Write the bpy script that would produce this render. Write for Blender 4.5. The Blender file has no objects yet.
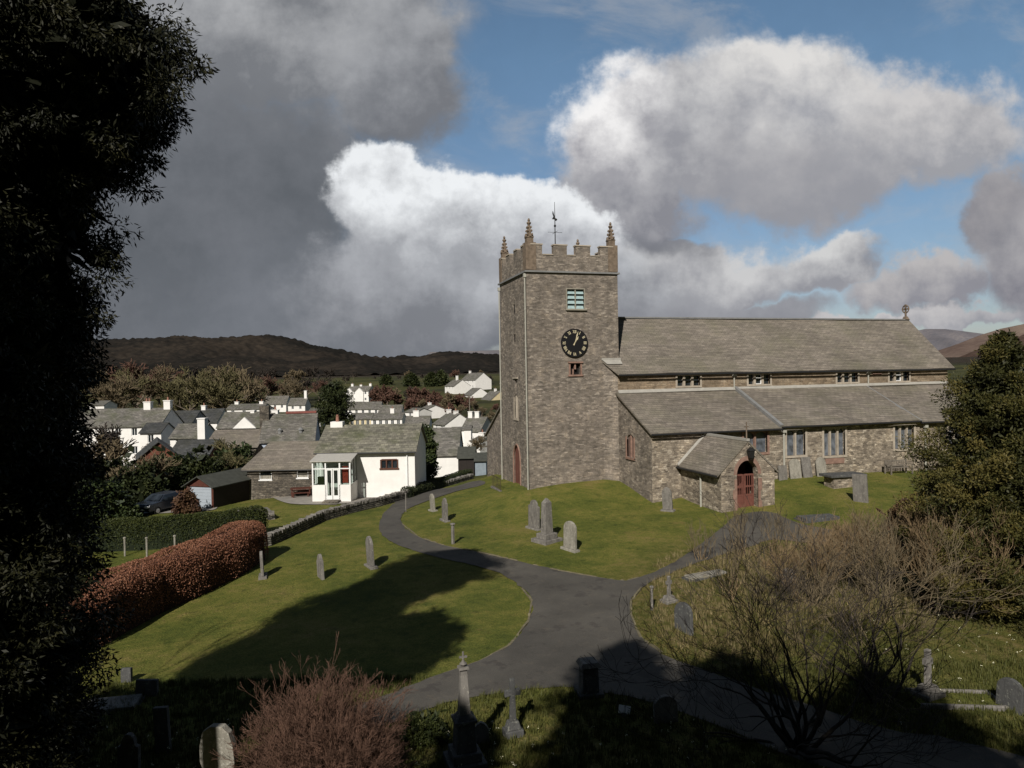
import bpy, bmesh, math, random
import numpy as np
from mathutils import Vector, Matrix
from mathutils.geometry import tessellate_polygon, delaunay_2d_cdt

sc = bpy.context.scene
col = sc.collection
R = math.radians

# ------------------------------------------------------------------ camera geometry
F_PX, PITCH, ROLL, HEAD = 700.0, 0.012, -0.017, 0.282
CAM = np.array([-14.036, -44.55, 7.622])
_d = np.array([math.sin(HEAD) * math.cos(PITCH), math.cos(HEAD) * math.cos(PITCH), -math.sin(PITCH)])
_r = np.array([math.cos(HEAD), -math.sin(HEAD), 0.0])
_u = np.cross(_r, _d)
_r2 = math.cos(ROLL) * _r + math.sin(ROLL) * _u
_u2 = -math.sin(ROLL) * _r + math.cos(ROLL) * _u

def ray(px, py):
    return _d + (px - 512) / F_PX * _r2 - (py - 384) / F_PX * _u2

def atd(px, py, dep):
    return CAM + ray(px, py) * dep

def on_z(px, py, z):
    k = ray(px, py)
    return CAM + k * ((z - CAM[2]) / k[2])

def cf(x, d):
    """view-frame (right, forward) metres -> world x, y"""
    return (CAM[0] + x * math.cos(HEAD) + d * math.sin(HEAD), CAM[1] - x * math.sin(HEAD) + d * math.cos(HEAD))

def to_cf(x, y):
    dx, dy = x - CAM[0], y - CAM[1]
    return dx * math.cos(HEAD) - dy * math.sin(HEAD), dx * math.sin(HEAD) + dy * math.cos(HEAD)

# ------------------------------------------------------------------ terrain height
ctrl = []
for p in [(0, 0, 0), (0, 7, -.25), (0, 12, -.6), (6, -1, .25), (6.2, -5.5, -.42), (8.2, -9.9, -.32), (11.8, -9.9, -.12),
          (15.7, -5.5, .6), (22, -5.5, .6), (28, -5.5, .5), (36, -5.5, .5), (36, 13, .2), (16, 14, 0), (50, 0, .5), (3, -3, 0), (17, -9, .35)]:
    ctrl.append(p)
for px, py, z in [(590, 600, -1.2), (400, 530, -1.3), (440, 500, -1.3), (475, 484, -1.5), (540, 540, -.95), (600, 560, -1.1),
                  (480, 520, -1.1), (600, 515, -.6), (330, 570, -1.3), (450, 600, -1.3), (250, 600, -1.4), (268, 558, -1.3),
                  (95, 645, -1.5), (250, 510, -1.75), (200, 508, -2.2), (120, 520, -2.4), (150, 560, -1.9), (318, 497, -1.7),
                  (413, 497, -1.7), (480, 740, -1.1), (200, 750, -1.0), (600, 700, -1.1), (800, 720, -1.1), (980, 760, -1.1),
                  (940, 690, -1.0), (700, 600, -1.1), (830, 540, -.5), (900, 505, .1), (985, 600, -.9), (1020, 640, -1.0), (60, 760, -1.0)]:
    q = on_z(px, py, z); ctrl.append((q[0], q[1], z))
for x, d, z in [(0, 2.5, 4.2), (-5, 2.5, 3.2), (5, 2.5, 3.2), (0, 5, 1.6), (-4, 5, 1.2), (4, 5, 1.2), (-7, 8, -.2), (7, 8, -.2), (0, 9, -.6), (0, 12, -.95), (-14, 8, -.4), (14, 8, -.4), (9, 12, -.9), (-9, 12, -.9),
                (-70, 30, -3), (-60, 75, -4.5), (-30, 75, -3.6), (-8, 75, -3.2), (-70, 110, -5.2), (-30, 110, -5.4), (0, 110, -5),
                (-60, 160, -5.5), (-20, 160, -5.6), (10, 160, -5), (-80, 250, -4.2), (0, 250, -4), (-120, 340, 0.5), (0, 340, -1.0),
                (-200, 480, 6), (0, 480, 6), (-250, 800, 12), (0, 800, 14), (60, 110, -3), (120, 250, 0), (200, 500, 8), (300, 800, 18),
                (70, 40, 0), (-45, 18, -1.5), (45, 15, -1)]:
    q = cf(x, d); ctrl.append((q[0], q[1], z))

def _warp(x, y):
    a, b = to_cf(x, y)
    r = np.sqrt(a * a + b * b) + 2.0
    return np.log(r) * 2.0, np.arctan2(a, b) * 2.0
_cp = np.array([_warp(c[0], c[1]) for c in ctrl]); _cz = np.array([c[2] for c in ctrl])

def _tps(r2):
    return 0.5 * r2 * np.log(r2 + 1e-12)
_n = len(ctrl)
_D = ((_cp[:, None, :] - _cp[None, :, :]) ** 2).sum(-1)
_A = np.zeros((_n + 3, _n + 3)); _A[:_n, :_n] = _tps(_D) + np.eye(_n) * 0.004
_A[:_n, _n] = 1; _A[:_n, _n + 1:] = _cp; _A[_n:, :_n] = _A[:_n, _n:].T
_w = np.linalg.solve(_A, np.concatenate([_cz, np.zeros(3)]))

def Hn(x, y):
    x = np.atleast_1d(np.asarray(x, float)); y = np.atleast_1d(np.asarray(y, float))
    u, v = _warp(x, y)
    out = _w[_n] + _w[_n + 1] * u + _w[_n + 2] * v
    for i in range(_n):
        out += _w[i] * _tps((u - _cp[i, 0]) ** 2 + (v - _cp[i, 1]) ** 2)
    a, b = to_cf(x, y)
    r = np.sqrt(a * a + b * b)
    out = np.where(b < 1.5, out + (5.4 - out) * np.clip((1.5 - b) / 6, 0, 1), out)
    far = np.clip((r - 900) / 600, 0, 1)
    return out * (1 - far) + 10 * far

def H(x, y):
    return float(Hn(x, y)[0])

def G(px, py):
    """ground point seen at a pixel of the photograph's frame"""
    k = ray(px, py)
    lo, hi = 9.0, None
    t = 9.0
    while t < 1200:
        p = CAM + k * t
        if p[2] < H(p[0], p[1]):
            hi = t; break
        lo = t; t *= 1.03
    if hi is None:
        hi = t
    for _ in range(24):
        m = (lo + hi) / 2; p = CAM + k * m
        if p[2] < H(p[0], p[1]): hi = m
        else: lo = m
    p = CAM + k * hi
    return Vector((p[0], p[1], H(p[0], p[1])))

def depth_of(p):
    return float((np.array(p) - CAM) @ _d)

# ------------------------------------------------------------------ objects and tags
def tag(o, label=None, cat=None, group=None, kind=None):
    if label: o['label'] = label
    if cat: o['category'] = cat
    if group: o['group'] = group
    if kind: o['kind'] = kind
    return o

def thing(name, label, cat, loc=(0, 0, 0), rz=0.0, group=None, rot=None):
    o = bpy.data.objects.new(name, None); col.objects.link(o)
    o.empty_display_size = .2
    o.location = loc; o.rotation_euler = rot if rot else (0, 0, rz)
    return tag(o, label, cat, group)

def copy_tree(o, parent=None):
    c = o.copy(); col.objects.link(c)
    if parent is not None: c.parent = parent
    for ch in list(o.children): copy_tree(ch, c)
    return c

class MB:
    """collects faces and links them as one mesh object"""
    def __init__(s): s.v = []; s.f = []; s.m = []; s.cur = 0; s.T = None
    def add(s, vs, fs):
        n = len(s.v)
        if s.T is not None: vs = [tuple(s.T @ Vector(v)) for v in vs]
        s.v += [tuple(v) for v in vs]; s.f += [tuple(i + n for i in f) for f in fs]; s.m += [s.cur] * len(fs)
        return s
    def box(s, x0, x1, y0, y1, z0, z1):
        return s.add([(x0, y0, z0), (x1, y0, z0), (x1, y1, z0), (x0, y1, z0), (x0, y0, z1), (x1, y0, z1), (x1, y1, z1), (x0, y1, z1)],
                     [(0, 3, 2, 1), (4, 5, 6, 7), (0, 1, 5, 4), (1, 2, 6, 5), (2, 3, 7, 6), (3, 0, 4, 7)])
    def frustum(s, cx, cy, z0, z1, a0, b0, a1, b1):
        v = [(cx + sx * a0 / 2, cy + sy * b0 / 2, z0) for sx, sy in ((-1, -1), (1, -1), (1, 1), (-1, 1))]
        v += [(cx + sx * a1 / 2, cy + sy * b1 / 2, z1) for sx, sy in ((-1, -1), (1, -1), (1, 1), (-1, 1))]
        return s.add(v, [(0, 3, 2, 1), (4, 5, 6, 7), (0, 1, 5, 4), (1, 2, 6, 5), (2, 3, 7, 6), (3, 0, 4, 7)])
    def prism(s, poly, O, U, V, N, t):
        """polygon in (U,V) from O, extruded t along N"""
        O, U, V, N = Vector(O), Vector(U), Vector(V), Vector(N)
        a = [O + U * p[0] + V * p[1] for p in poly]; b = [q + N * t for q in a]; n = len(poly)
        tri = tessellate_polygon([[Vector((p[0], p[1], 0)) for p in poly]])
        fs = [tuple(x) for x in tri] + [tuple(n + i for i in reversed(x)) for x in tri]
        fs += [(i, (i + 1) % n, n + (i + 1) % n, n + i) for i in range(n)]
        return s.add(a + b, fs)
    def wall(s, poly, holes, O, U, V, N, depth):
        """flat wall with openings; reveals run back from the face by depth (N = outward)"""
        O, U, V, N = Vector(O), Vector(U), Vector(V), Vector(N)
        loops = [[Vector((p[0], p[1], 0)) for p in poly]] + [[Vector((p[0], p[1], 0)) for p in h] for h in holes]
        flat = [p for l in loops for p in l]
        tri = tessellate_polygon(loops)
        s.add([O + U * p.x + V * p.y for p in flat], [tuple(t) for t in tri])
        for h in holes:
            a = [O + U * p[0] + V * p[1] for p in h]; b = [q - N * depth for q in a]; n = len(h)
            s.add(a + b, [(i, (i + 1) % n, n + (i + 1) % n, n + i) for i in range(n)])
        return s
    def tube(s, pts, rad, k=6, cap=True):
        pts = [Vector(p) for p in pts]
        if not hasattr(rad, '__len__'): rad = [rad] * len(pts)
        vs = []; fs = []
        for i, p in enumerate(pts):
            t = (pts[min(i + 1, len(pts) - 1)] - pts[max(i - 1, 0)])
            if t.length < 1e-9: t = Vector((0, 0, 1))
            t.normalize()
            a = t.cross(Vector((0, 0, 1)) if abs(t.z) < .9 else Vector((1, 0, 0))).normalized(); b = t.cross(a)
            for j in range(k):
                an = 2 * math.pi * j / k
                vs.append(p + (a * math.cos(an) + b * math.sin(an)) * rad[i])
        for i in range(len(pts) - 1):
            for j in range(k):
                fs.append((i * k + j, i * k + (j + 1) % k, (i + 1) * k + (j + 1) % k, (i + 1) * k + j))
        if cap:
            fs.append(tuple(range(k - 1, -1, -1))); fs.append(tuple((len(pts) - 1) * k + j for j in range(k)))
        return s.add(vs, fs)
    def lathe(s, prof, c=(0, 0, 0), k=12):
        vs = []; fs = []
        for r, z in prof:
            for j in range(k):
                an = 2 * math.pi * j / k; vs.append((c[0] + r * math.cos(an), c[1] + r * math.sin(an), c[2] + z))
        for i in range(len(prof) - 1):
            for j in range(k):
                fs.append((i * k + j, i * k + (j + 1) % k, (i + 1) * k + (j + 1) % k, (i + 1) * k + j))
        fs.append(tuple(range(k - 1, -1, -1))); fs.append(tuple((len(prof) - 1) * k + j for j in range(k)))
        return s.add(vs, fs)
    def build(s, name, mats, parent=None, smooth=False, bevel=0, weld=0, loc=None, rot=None, recalc=True):
        me = bpy.data.meshes.new(name); me.from_pydata(s.v, [], s.f)
        if not isinstance(mats, (list, tuple)): mats = [mats]
        for m in mats: me.materials.append(m)
        if len(mats) > 1: me.polygons.foreach_set('material_index', s.m)
        if recalc:
            b = bmesh.new(); b.from_mesh(me)
            if weld: bmesh.ops.remove_doubles(b, verts=b.verts, dist=weld)
            bmesh.ops.recalc_face_normals(b, faces=b.faces); b.to_mesh(me); b.free()
        if smooth: me.polygons.foreach_set('use_smooth', [True] * len(me.polygons))
        me.update()
        o = bpy.data.objects.new(name, me); col.objects.link(o)
        if parent is not None: o.parent = parent
        if loc is not None: o.location = loc
        if rot is not None: o.rotation_euler = rot
        if bevel:
            md = o.modifiers.new('bev', 'BEVEL'); md.width = bevel; md.segments = 2; md.limit_method = 'ANGLE'
        return o

def rect(x0, x1, y0, y1): return [(x0, y0), (x1, y0), (x1, y1), (x0, y1)]
def arch(x0, x1, y0, yt, rise, n=6):
    """pointed arch outline"""
    c = (x0 + x1) / 2; w = (x1 - x0) / 2; ys = yt - rise
    pts = [(x0, y0), (x1, y0), (x1, ys)]
    for i in range(1, n):
        t = i / n; pts.append((x1 - w * (1 - math.cos(t * math.pi / 2)) ** 1.0 * 1.0, ys + rise * math.sin(t * math.pi / 2 * .98)))
    pts.append((c, yt))
    for i in range(n - 1, 0, -1):
        t = i / n; pts.append((x0 + w * (1 - math.cos(t * math.pi / 2)), ys + rise * math.sin(t * math.pi / 2 * .98)))
    pts.append((x0, ys))
    return pts

def np_mesh(name, verts, nper, mats, parent=None, shade=None, mi=None, smooth=False):
    """many separate n-gons with nper corners each from a numpy array"""
    verts = np.ascontiguousarray(verts, dtype=np.float32); nv = len(verts); nf = nv // nper
    me = bpy.data.meshes.new(name)
    me.vertices.add(nv); me.vertices.foreach_set('co', verts.ravel())
    me.loops.add(nv); me.loops.foreach_set('vertex_index', np.arange(nv, dtype=np.int32))
    me.polygons.add(nf); me.polygons.foreach_set('loop_start', np.arange(nf, dtype=np.int32) * nper)
    me.polygons.foreach_set('loop_total', np.full(nf, nper, dtype=np.int32))
    for m in (mats if isinstance(mats, (list, tuple)) else [mats]): me.materials.append(m)
    if shade is not None:
        a = me.attributes.new('shade', 'FLOAT', 'POINT'); a.data.foreach_set('value', np.repeat(shade, nper).astype(np.float32))
    me.update(); me.validate()
    o = bpy.data.objects.new(name, me); col.objects.link(o)
    if parent is not None: o.parent = parent
    return o
# ------------------------------------------------------------------ materials
def new_mat(name):
    m = bpy.data.materials.new(name); m.use_nodes = True; nt = m.node_tree
    for n in list(nt.nodes): nt.nodes.remove(n)
    out = nt.nodes.new('ShaderNodeOutputMaterial'); b = nt.nodes.new('ShaderNodeBsdfPrincipled')
    nt.links.new(b.outputs[0], out.inputs[0]); b.inputs['Roughness'].default_value = .85
    b.inputs['Specular IOR Level'].default_value = .25
    return m, nt, b
def L(nt, a, b): nt.links.new(a, b)
def math_n(nt, op, a, b=None, c=None, clamp=False):
    n = nt.nodes.new('ShaderNodeMath'); n.operation = op; n.use_clamp = clamp
    for i, v in enumerate((a, b, c)):
        if v is None: continue
        if hasattr(v, 'links'): nt.links.new(v, n.inputs[i])
        else: n.inputs[i].default_value = v
    return n.outputs[0]
def noise(nt, vec, scale, detail=4, rough=.55, col_out=False, dim='3D'):
    n = nt.nodes.new('ShaderNodeTexNoise'); n.noise_dimensions = dim; n.inputs['Scale'].default_value = scale
    n.inputs['Detail'].default_value = detail; n.inputs['Roughness'].default_value = rough
    if vec is not None: nt.links.new(vec, n.inputs['Vector'])
    return n.outputs['Color' if col_out else 'Fac']
def ramp(nt, fac, stops):
    n = nt.nodes.new('ShaderNodeValToRGB'); e = n.color_ramp.elements
    while len(e) > 1: e.remove(e[0])
    e[0].position = stops[0][0]; e[0].color = (*stops[0][1], 1)
    for p, c in stops[1:]:
        x = e.new(p); x.color = (*c, 1)
    nt.links.new(fac, n.inputs[0]); return n.outputs[0]
def mixc(nt, fac, a, b, mode='MIX'):
    n = nt.nodes.new('ShaderNodeMix'); n.data_type = 'RGBA'; n.blend_type = mode
    for i, v in ((0, fac), (6, a), (7, b)):
        if hasattr(v, 'links'): nt.links.new(v, n.inputs[i])
        elif i == 0: n.inputs[0].default_value = v
        else: n.inputs[i].default_value = (*v, 1)
    return n.outputs[2]
def bump(nt, b, h, dist=.05, strength=.6):
    n = nt.nodes.new('ShaderNodeBump'); n.inputs['Distance'].default_value = dist; n.inputs['Strength'].default_value = strength
    nt.links.new(h, n.inputs['Height']); nt.links.new(n.outputs[0], b.inputs['Normal'])
def wall_uv(nt, zscale=1.0):
    """u along the wall, v up, from the object's own coordinates"""
    tc = nt.nodes.new('ShaderNodeTexCoord')
    s = nt.nodes.new('ShaderNodeSeparateXYZ'); L(nt, tc.outputs['Object'], s.inputs[0])
    sn = nt.nodes.new('ShaderNodeSeparateXYZ'); L(nt, tc.outputs['Normal'], sn.inputs[0])
    ax = math_n(nt, 'ABSOLUTE', sn.outputs[0]); ay = math_n(nt, 'ABSOLUTE', sn.outputs[1])
    g = math_n(nt, 'GREATER_THAN', ax, ay)
    mx = nt.nodes.new('ShaderNodeMix'); L(nt, g, mx.inputs[0]); L(nt, s.outputs[0], mx.inputs[2]); L(nt, s.outputs[1], mx.inputs[3])
    c = nt.nodes.new('ShaderNodeCombineXYZ'); L(nt, mx.outputs[0], c.inputs[0]); L(nt, math_n(nt, 'MULTIPLY', s.outputs[2], zscale), c.inputs[1])
    return c.outputs[0], tc.outputs['Object'], s
def masonry(name, cols, mortar, bw=.42, bh=.14, mort=.012, var=.35, rough=.9, warp=.06, stain=.5):
    m, nt, b = new_mat(name)
    uv, obj, sep = wall_uv(nt)
    nz = noise(nt, obj, 3.5, 3, .6, True)
    vm = nt.nodes.new('ShaderNodeVectorMath'); vm.operation = 'SUBTRACT'; L(nt, nz, vm.inputs[0]); vm.inputs[1].default_value = (.5, .5, .5)
    vs = nt.nodes.new('ShaderNodeVectorMath'); vs.operation = 'SCALE'; vq = nt.nodes.new('ShaderNodeVectorMath'); vq.operation = 'MULTIPLY'; L(nt, vm.outputs[0], vq.inputs[0]); vq.inputs[1].default_value = (1, .3, 1); L(nt, vq.outputs[0], vs.inputs[0]); vs.inputs['Scale'].default_value = warp * 4
    va = nt.nodes.new('ShaderNodeVectorMath'); va.operation = 'ADD'; L(nt, uv, va.inputs[0]); L(nt, vs.outputs[0], va.inputs[1])
    br = nt.nodes.new('ShaderNodeTexBrick'); L(nt, va.outputs[0], br.inputs['Vector'])
    br.inputs['Scale'].default_value = 1; br.inputs['Brick Width'].default_value = bw; br.inputs['Row Height'].default_value = bh
    br.inputs['Mortar Size'].default_value = mort; br.inputs['Mortar Smooth'].default_value = .3; br.offset = .42; br.squash = 1.5; br.squash_frequency = 3
    br.inputs['Color1'].default_value = (0, 0, 0, 1); br.inputs['Color2'].default_value = (1, 1, 1, 1); br.inputs['Mortar'].default_value = (.5, .5, .5, 1)
    # stone colours: per brick value + cell noise
    vo = nt.nodes.new('ShaderNodeTexVoronoi'); vo.inputs['Scale'].default_value = 1
    sc2 = nt.nodes.new('ShaderNodeVectorMath'); sc2.operation = 'MULTIPLY'; L(nt, va.outputs[0], sc2.inputs[0]); sc2.inputs[1].default_value = (1 / bw * .9, 1 / bh * .7, 1)
    L(nt, sc2.outputs[0], vo.inputs['Vector'])
    svo = nt.nodes.new('ShaderNodeSeparateColor'); L(nt, vo.outputs['Color'], svo.inputs[0])
    sbr = nt.nodes.new('ShaderNodeSeparateColor'); L(nt, br.outputs['Color'], sbr.inputs[0])
    f = math_n(nt, 'ADD', math_n(nt, 'MULTIPLY', svo.outputs[0], .65), math_n(nt, 'MULTIPLY', sbr.outputs[0], .35))
    c = ramp(nt, f, cols)
    big = noise(nt, obj, .55, 5, .6)
    c = mixc(nt, stain, c, ramp(nt, big, [(.3, (.55, .54, .52)), (.5, (.95, .94, .92)), (.68, (1.35, 1.3, 1.25))]), 'MULTIPLY')
    c = mixc(nt, .75, c, ramp(nt, noise(nt, obj, 9, 4, .8), [(.3, (.6, .58, .56)), (.7, (1.4, 1.4, 1.4))]), 'MULTIPLY')
    c = mixc(nt, .8, c, ramp(nt, noise(nt, obj, 1.6, 6, .7), [(.36, (.72, .70, .68)), (.5, (1, 1, 1)), (.62, (1.22, 1.18, 1.1))]), 'MULTIPLY')
    st = nt.nodes.new('ShaderNodeMapping'); st.inputs['Scale'].default_value = (1, 1, .12); L(nt, obj, st.inputs[0])
    c = mixc(nt, .6, c, ramp(nt, noise(nt, st.outputs[0], 1.3, 5, .65), [(.36, (.68, .67, .66)), (.52, (1, 1, 1)), (.7, (1.12, 1.1, 1.08))]), 'MULTIPLY')
    c = mixc(nt, ramp(nt, noise(nt, obj, 5, 5, .8), [(.62, (0, 0, 0)), (.72, (.55, .55, .55))]), c, (.5, .44, .36))
    c = mixc(nt, br.outputs['Fac'], c, mortar)
    L(nt, c, b.inputs['Base Color']); b.inputs['Roughness'].default_value = rough
    h = math_n(nt, 'ADD', math_n(nt, 'MULTIPLY', math_n(nt, 'SUBTRACT', 1, br.outputs['Fac']), .6), math_n(nt, 'MULTIPLY', f, .5))
    bump(nt, b, h, .035, .8)
    return m
def slate(name, cols, rw=.38, rh=.2, zs=1.7, moss=(.10, .095, .05), lich=.0, stain=.6):
    m, nt, b = new_mat(name)
    uv, obj, sep = wall_uv(nt, zs)
    br = nt.nodes.new('ShaderNodeTexBrick'); L(nt, uv, br.inputs['Vector'])
    br.inputs['Scale'].default_value = 1; br.inputs['Brick Width'].default_value = rw; br.inputs['Row Height'].default_value = rh
    br.inputs['Mortar Size'].default_value = .008; br.inputs['Mortar Smooth'].default_value = .4
    br.inputs['Color1'].default_value = (0, 0, 0, 1); br.inputs['Color2'].default_value = (1, 1, 1, 1); br.inputs['Mortar'].default_value = (0, 0, 0, 1)
    sbr = nt.nodes.new('ShaderNodeSeparateColor'); L(nt, br.outputs['Color'], sbr.inputs[0])
    st = nt.nodes.new('ShaderNodeMapping'); st.inputs['Scale'].default_value = (1.2, 1.2, 5); L(nt, obj, st.inputs[0])
    n1 = noise(nt, st.outputs[0], 1.4, 6, .65)
    f = math_n(nt, 'ADD', math_n(nt, 'MULTIPLY', sbr.outputs[0], .35), math_n(nt, 'MULTIPLY', n1, .75))
    c = ramp(nt, f, cols)
    c = mixc(nt, ramp(nt, noise(nt, obj, .45, 6, .65), [(.45, (0, 0, 0)), (.72, (1, 1, 1))]), c, moss)
    n3 = noise(nt, obj, 3.5, 5, .75)
    c = mixc(nt, ramp(nt, n3, [(.62, (0, 0, 0)), (.75, (.55, .55, .55))]), c, tuple(min(1, x * 1.9) for x in cols[-1][1]))
    c = mixc(nt, stain, c, ramp(nt, noise(nt, obj, .25, 4, .6), [(.3, (.7, .7, .7)), (.7, (1.25, 1.25, 1.25))]), 'MULTIPLY')
    sk = nt.nodes.new('ShaderNodeMapping'); sk.inputs['Scale'].default_value = (.5, .5, 9); L(nt, obj, sk.inputs[0])
    c = mixc(nt, .8, c, ramp(nt, noise(nt, sk.outputs[0], 1.1, 5, .7), [(.34, (.72, .71, .7)), (.5, (1, 1, 1)), (.66, (1.28, 1.25, 1.2))]), 'MULTIPLY')
    c = mixc(nt, math_n(nt, 'MULTIPLY', br.outputs['Fac'], .4), c, (.03, .028, .025))
    L(nt, c, b.inputs['Base Color']); b.inputs['Roughness'].default_value = .75
    fr = math_n(nt, 'FRACT', math_n(nt, 'DIVIDE', math_n(nt, 'MULTIPLY', sep.outputs[2], zs), rh))
    bump(nt, b, math_n(nt, 'ADD', math_n(nt, 'SUBTRACT', math_n(nt, 'MULTIPLY', sbr.outputs[0], .4), br.outputs['Fac']), math_n(nt, 'MULTIPLY', fr, -.6)), .025, .7)
    return m
def plain(name, c, rough=.8, var=.25, scale=4, metal=0, spec=.25, bmp=0, bscale=20):
    m, nt, b = new_mat(name)
    tc = nt.nodes.new('ShaderNodeTexCoord')
    n = noise(nt, tc.outputs['Object'], scale, 5, .6)
    cc = ramp(nt, n, [(.25, tuple(x * (1 - var) for x in c)), (.75, tuple(min(1, x * (1 + var)) for x in c))])
    L(nt, cc, b.inputs['Base Color']); b.inputs['Roughness'].default_value = rough; b.inputs['Metallic'].default_value = metal
    b.inputs['Specular IOR Level'].default_value = spec
    if bmp: bump(nt, b, noise(nt, tc.outputs['Object'], bscale, 4), bmp, .7)
    return m
def gravestone_mat(name, c, dark, lich):
    m, nt, b = new_mat(name)
    tc = nt.nodes.new('ShaderNodeTexCoord'); g = nt.nodes.new('ShaderNodeNewGeometry')
    ad = nt.nodes.new('ShaderNodeVectorMath'); ad.operation = 'ADD'; L(nt, tc.outputs['Object'], ad.inputs[0])
    oi = nt.nodes.new('ShaderNodeObjectInfo'); L(nt, oi.outputs['Location'], ad.inputs[1])
    st = nt.nodes.new('ShaderNodeMapping'); st.inputs['Scale'].default_value = (1, 1, .35); L(nt, ad.outputs[0], st.inputs[0])
    cc = ramp(nt, noise(nt, st.outputs[0], 5, 6, .7), [(.3, dark), (.62, c)])
    cc = mixc(nt, ramp(nt, noise(nt, ad.outputs[0], 9, 5, .8), [(.56, (0, 0, 0)), (.64, (.8, .8, .8))]), cc, lich)
    L(nt, cc, b.inputs['Base Color']); bump(nt, b, noise(nt, ad.outputs[0], 25, 4), .012, .8)
    return m
def foliage(name, stops, rough=.6, trans=.0, scale=.7, tint=.4):
    """leaf colour from the per-clump attribute, varied by a world noise"""
    m, nt, b = new_mat(name)
    at = nt.nodes.new('ShaderNodeAttribute'); at.attribute_name = 'shade'
    g = nt.nodes.new('ShaderNodeNewGeometry')
    f = math_n(nt, 'ADD', math_n(nt, 'MULTIPLY', at.outputs['Fac'], 1 - tint), math_n(nt, 'MULTIPLY', noise(nt, g.outputs['Position'], scale, 4, .6), tint))
    c = ramp(nt, f, stops); L(nt, c, b.inputs['Base Color']); b.inputs['Roughness'].default_value = rough
    b.inputs['Specular IOR Level'].default_value = .2
    if trans:
        tr = nt.nodes.new('ShaderNodeBsdfTranslucent'); L(nt, c, tr.inputs[0]); mx = nt.nodes.new('ShaderNodeMixShader'); mx.inputs[0].default_value = trans
        L(nt, b.outputs[0], mx.inputs[1]); L(nt, tr.outputs[0], mx.inputs[2])
        out = [n for n in nt.nodes if n.type == 'OUTPUT_MATERIAL'][0]; L(nt, mx.outputs[0], out.inputs[0])
    return m
def glassy(name, c=(.02, .025, .03), rough=.08, spec=.6):
    m, nt, b = new_mat(name)
    tc = nt.nodes.new('ShaderNodeTexCoord')
    cc = ramp(nt, noise(nt, tc.outputs['Object'], 2.5, 3), [(.35, tuple(x * .5 for x in c)), (.65, tuple(x * 1.5 for x in c))])
    L(nt, cc, b.inputs['Base Color']); b.inputs['Roughness'].default_value = rough; b.inputs['Specular IOR Level'].default_value = spec
    return m

M = {}
M['tower'] = masonry('tower_rubble', [(.0, (.118, .102, .086)), (.3, (.176, .153, .130)), (.5, (.228, .198, .168)), (.72, (.287, .248, .208)), (1, (.44, .39, .335))], (.185, .163, .138), .26, .085, .009, stain=.5, warp=.03)
M['rubble'] = masonry('aisle_rubble', [(.0, (.09, .075, .06)), (.3, (.18, .152, .12)), (.5, (.27, .228, .178)), (.7, (.38, .325, .255)), (1, (.62, .56, .46))], (.24, .205, .162), .26, .11, .014, warp=.06, stain=.5)
M['cler'] = masonry('clerestory_rubble', [(.0, (.12, .09, .06)), (.5, (.24, .185, .13)), (1, (.36, .3, .22))], (.22, .18, .13), .4, .13, .012)
M['garden'] = masonry('garden_stone', [(.0, (.05, .045, .04)), (.5, (.12, .105, .085)), (1, (.25, .22, .18))], (.06, .055, .045), .35, .14, .02, warp=.1)
M['dry'] = masonry('dry_stone', [(.0, (.05, .047, .04)), (.5, (.14, .13, .11)), (1, (.3, .28, .24))], (.02, .02, .018), .3, .12, .03, warp=.14)
M['brickred'] = masonry('red_brick', [(.0, (.16, .05, .03)), (1, (.3, .10, .06))], (.15, .1, .08), .24, .08, .008)
M['slate'] = slate('church_slate', [(.2, (.128, .112, .094)), (.55, (.185, .161, .134)), (.85, (.25, .218, .182))], moss=(.155, .142, .105))
M['slate2'] = slate('grey_slate', [(.25, (.085, .08, .072)), (.55, (.15, .14, .125)), (.8, (.24, .225, .2))], moss=(.09, .095, .06))
M['slate3'] = slate('dark_slate', [(.25, (.03, .032, .034)), (.55, (.06, .062, .062)), (.8, (.10, .10, .10))], moss=(.05, .05, .04))
M['slate4'] = slate('cottage_slate', [(.25, (.10, .095, .078)), (.55, (.18, .17, .135)), (.8, (.27, .255, .2))], moss=(.09, .10, .045), rw=.3, rh=.24, stain=.8)
M['white'] = plain('white_render', (.80, .78, .74), .85, .08, 1.3, bmp=.01)
M['cream'] = plain('cream_render', (.62, .52, .32), .85, .08, 1.3)
M['bluewhite'] = plain('pale_render', (.42, .47, .55), .85, .1, 1.3)
M['greyrender'] = plain('grey_render', (.35, .34, .33), .85, .12, 1.3)
M['paleshed'] = plain('faded_blue_boards', (.22, .26, .29), .8, .2, 3)
M['pvc'] = plain('white_paint', (.82, .82, .80), .4, .03, 2)
M['ashlar'] = plain('dressed_stone', (.37, .32, .255), .9, .25, 3, bmp=.01)
M['pinn'] = plain('pinnacle_stone', (.17, .13, .095), .9, .45, 4, bmp=.02)
M['pale'] = plain('pale_lead', (.33, .315, .28), .6, .15, 3)
M['lead'] = plain('lead_grey', (.20, .20, .195), .5, .2, 3)
M['pipe'] = plain('downpipe_paint', (.36, .35, .30), .55, .1, 3)
M['sand'] = plain('red_sandstone', (.24, .15, .115), .9, .3, 4, bmp=.01)
M['door'] = plain('red_brown_wood', (.15, .06, .045), .6, .25, 6)
M['doordk'] = plain('shadowed_wood', (.07, .025, .02), .6, .25, 6)
M['iron'] = plain('black_iron', (.02, .02, .02), .5, .2, 5)
M['ironrust'] = plain('rusty_iron', (.05, .035, .028), .7, .3, 5)
M['gold'] = plain('gilt', (.55, .48, .32), .4, .1, 5)
M['black'] = plain('clock_black', (.008, .008, .009), .6, .1, 5)
M['louvre'] = plain('louvre_paint', (.30, .40, .40), .6, .1, 5)
M['glass'] = glassy('window_glass')
M['leadglass'] = glassy('leaded_glass', (.10, .11, .125), .3, .5)
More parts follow.
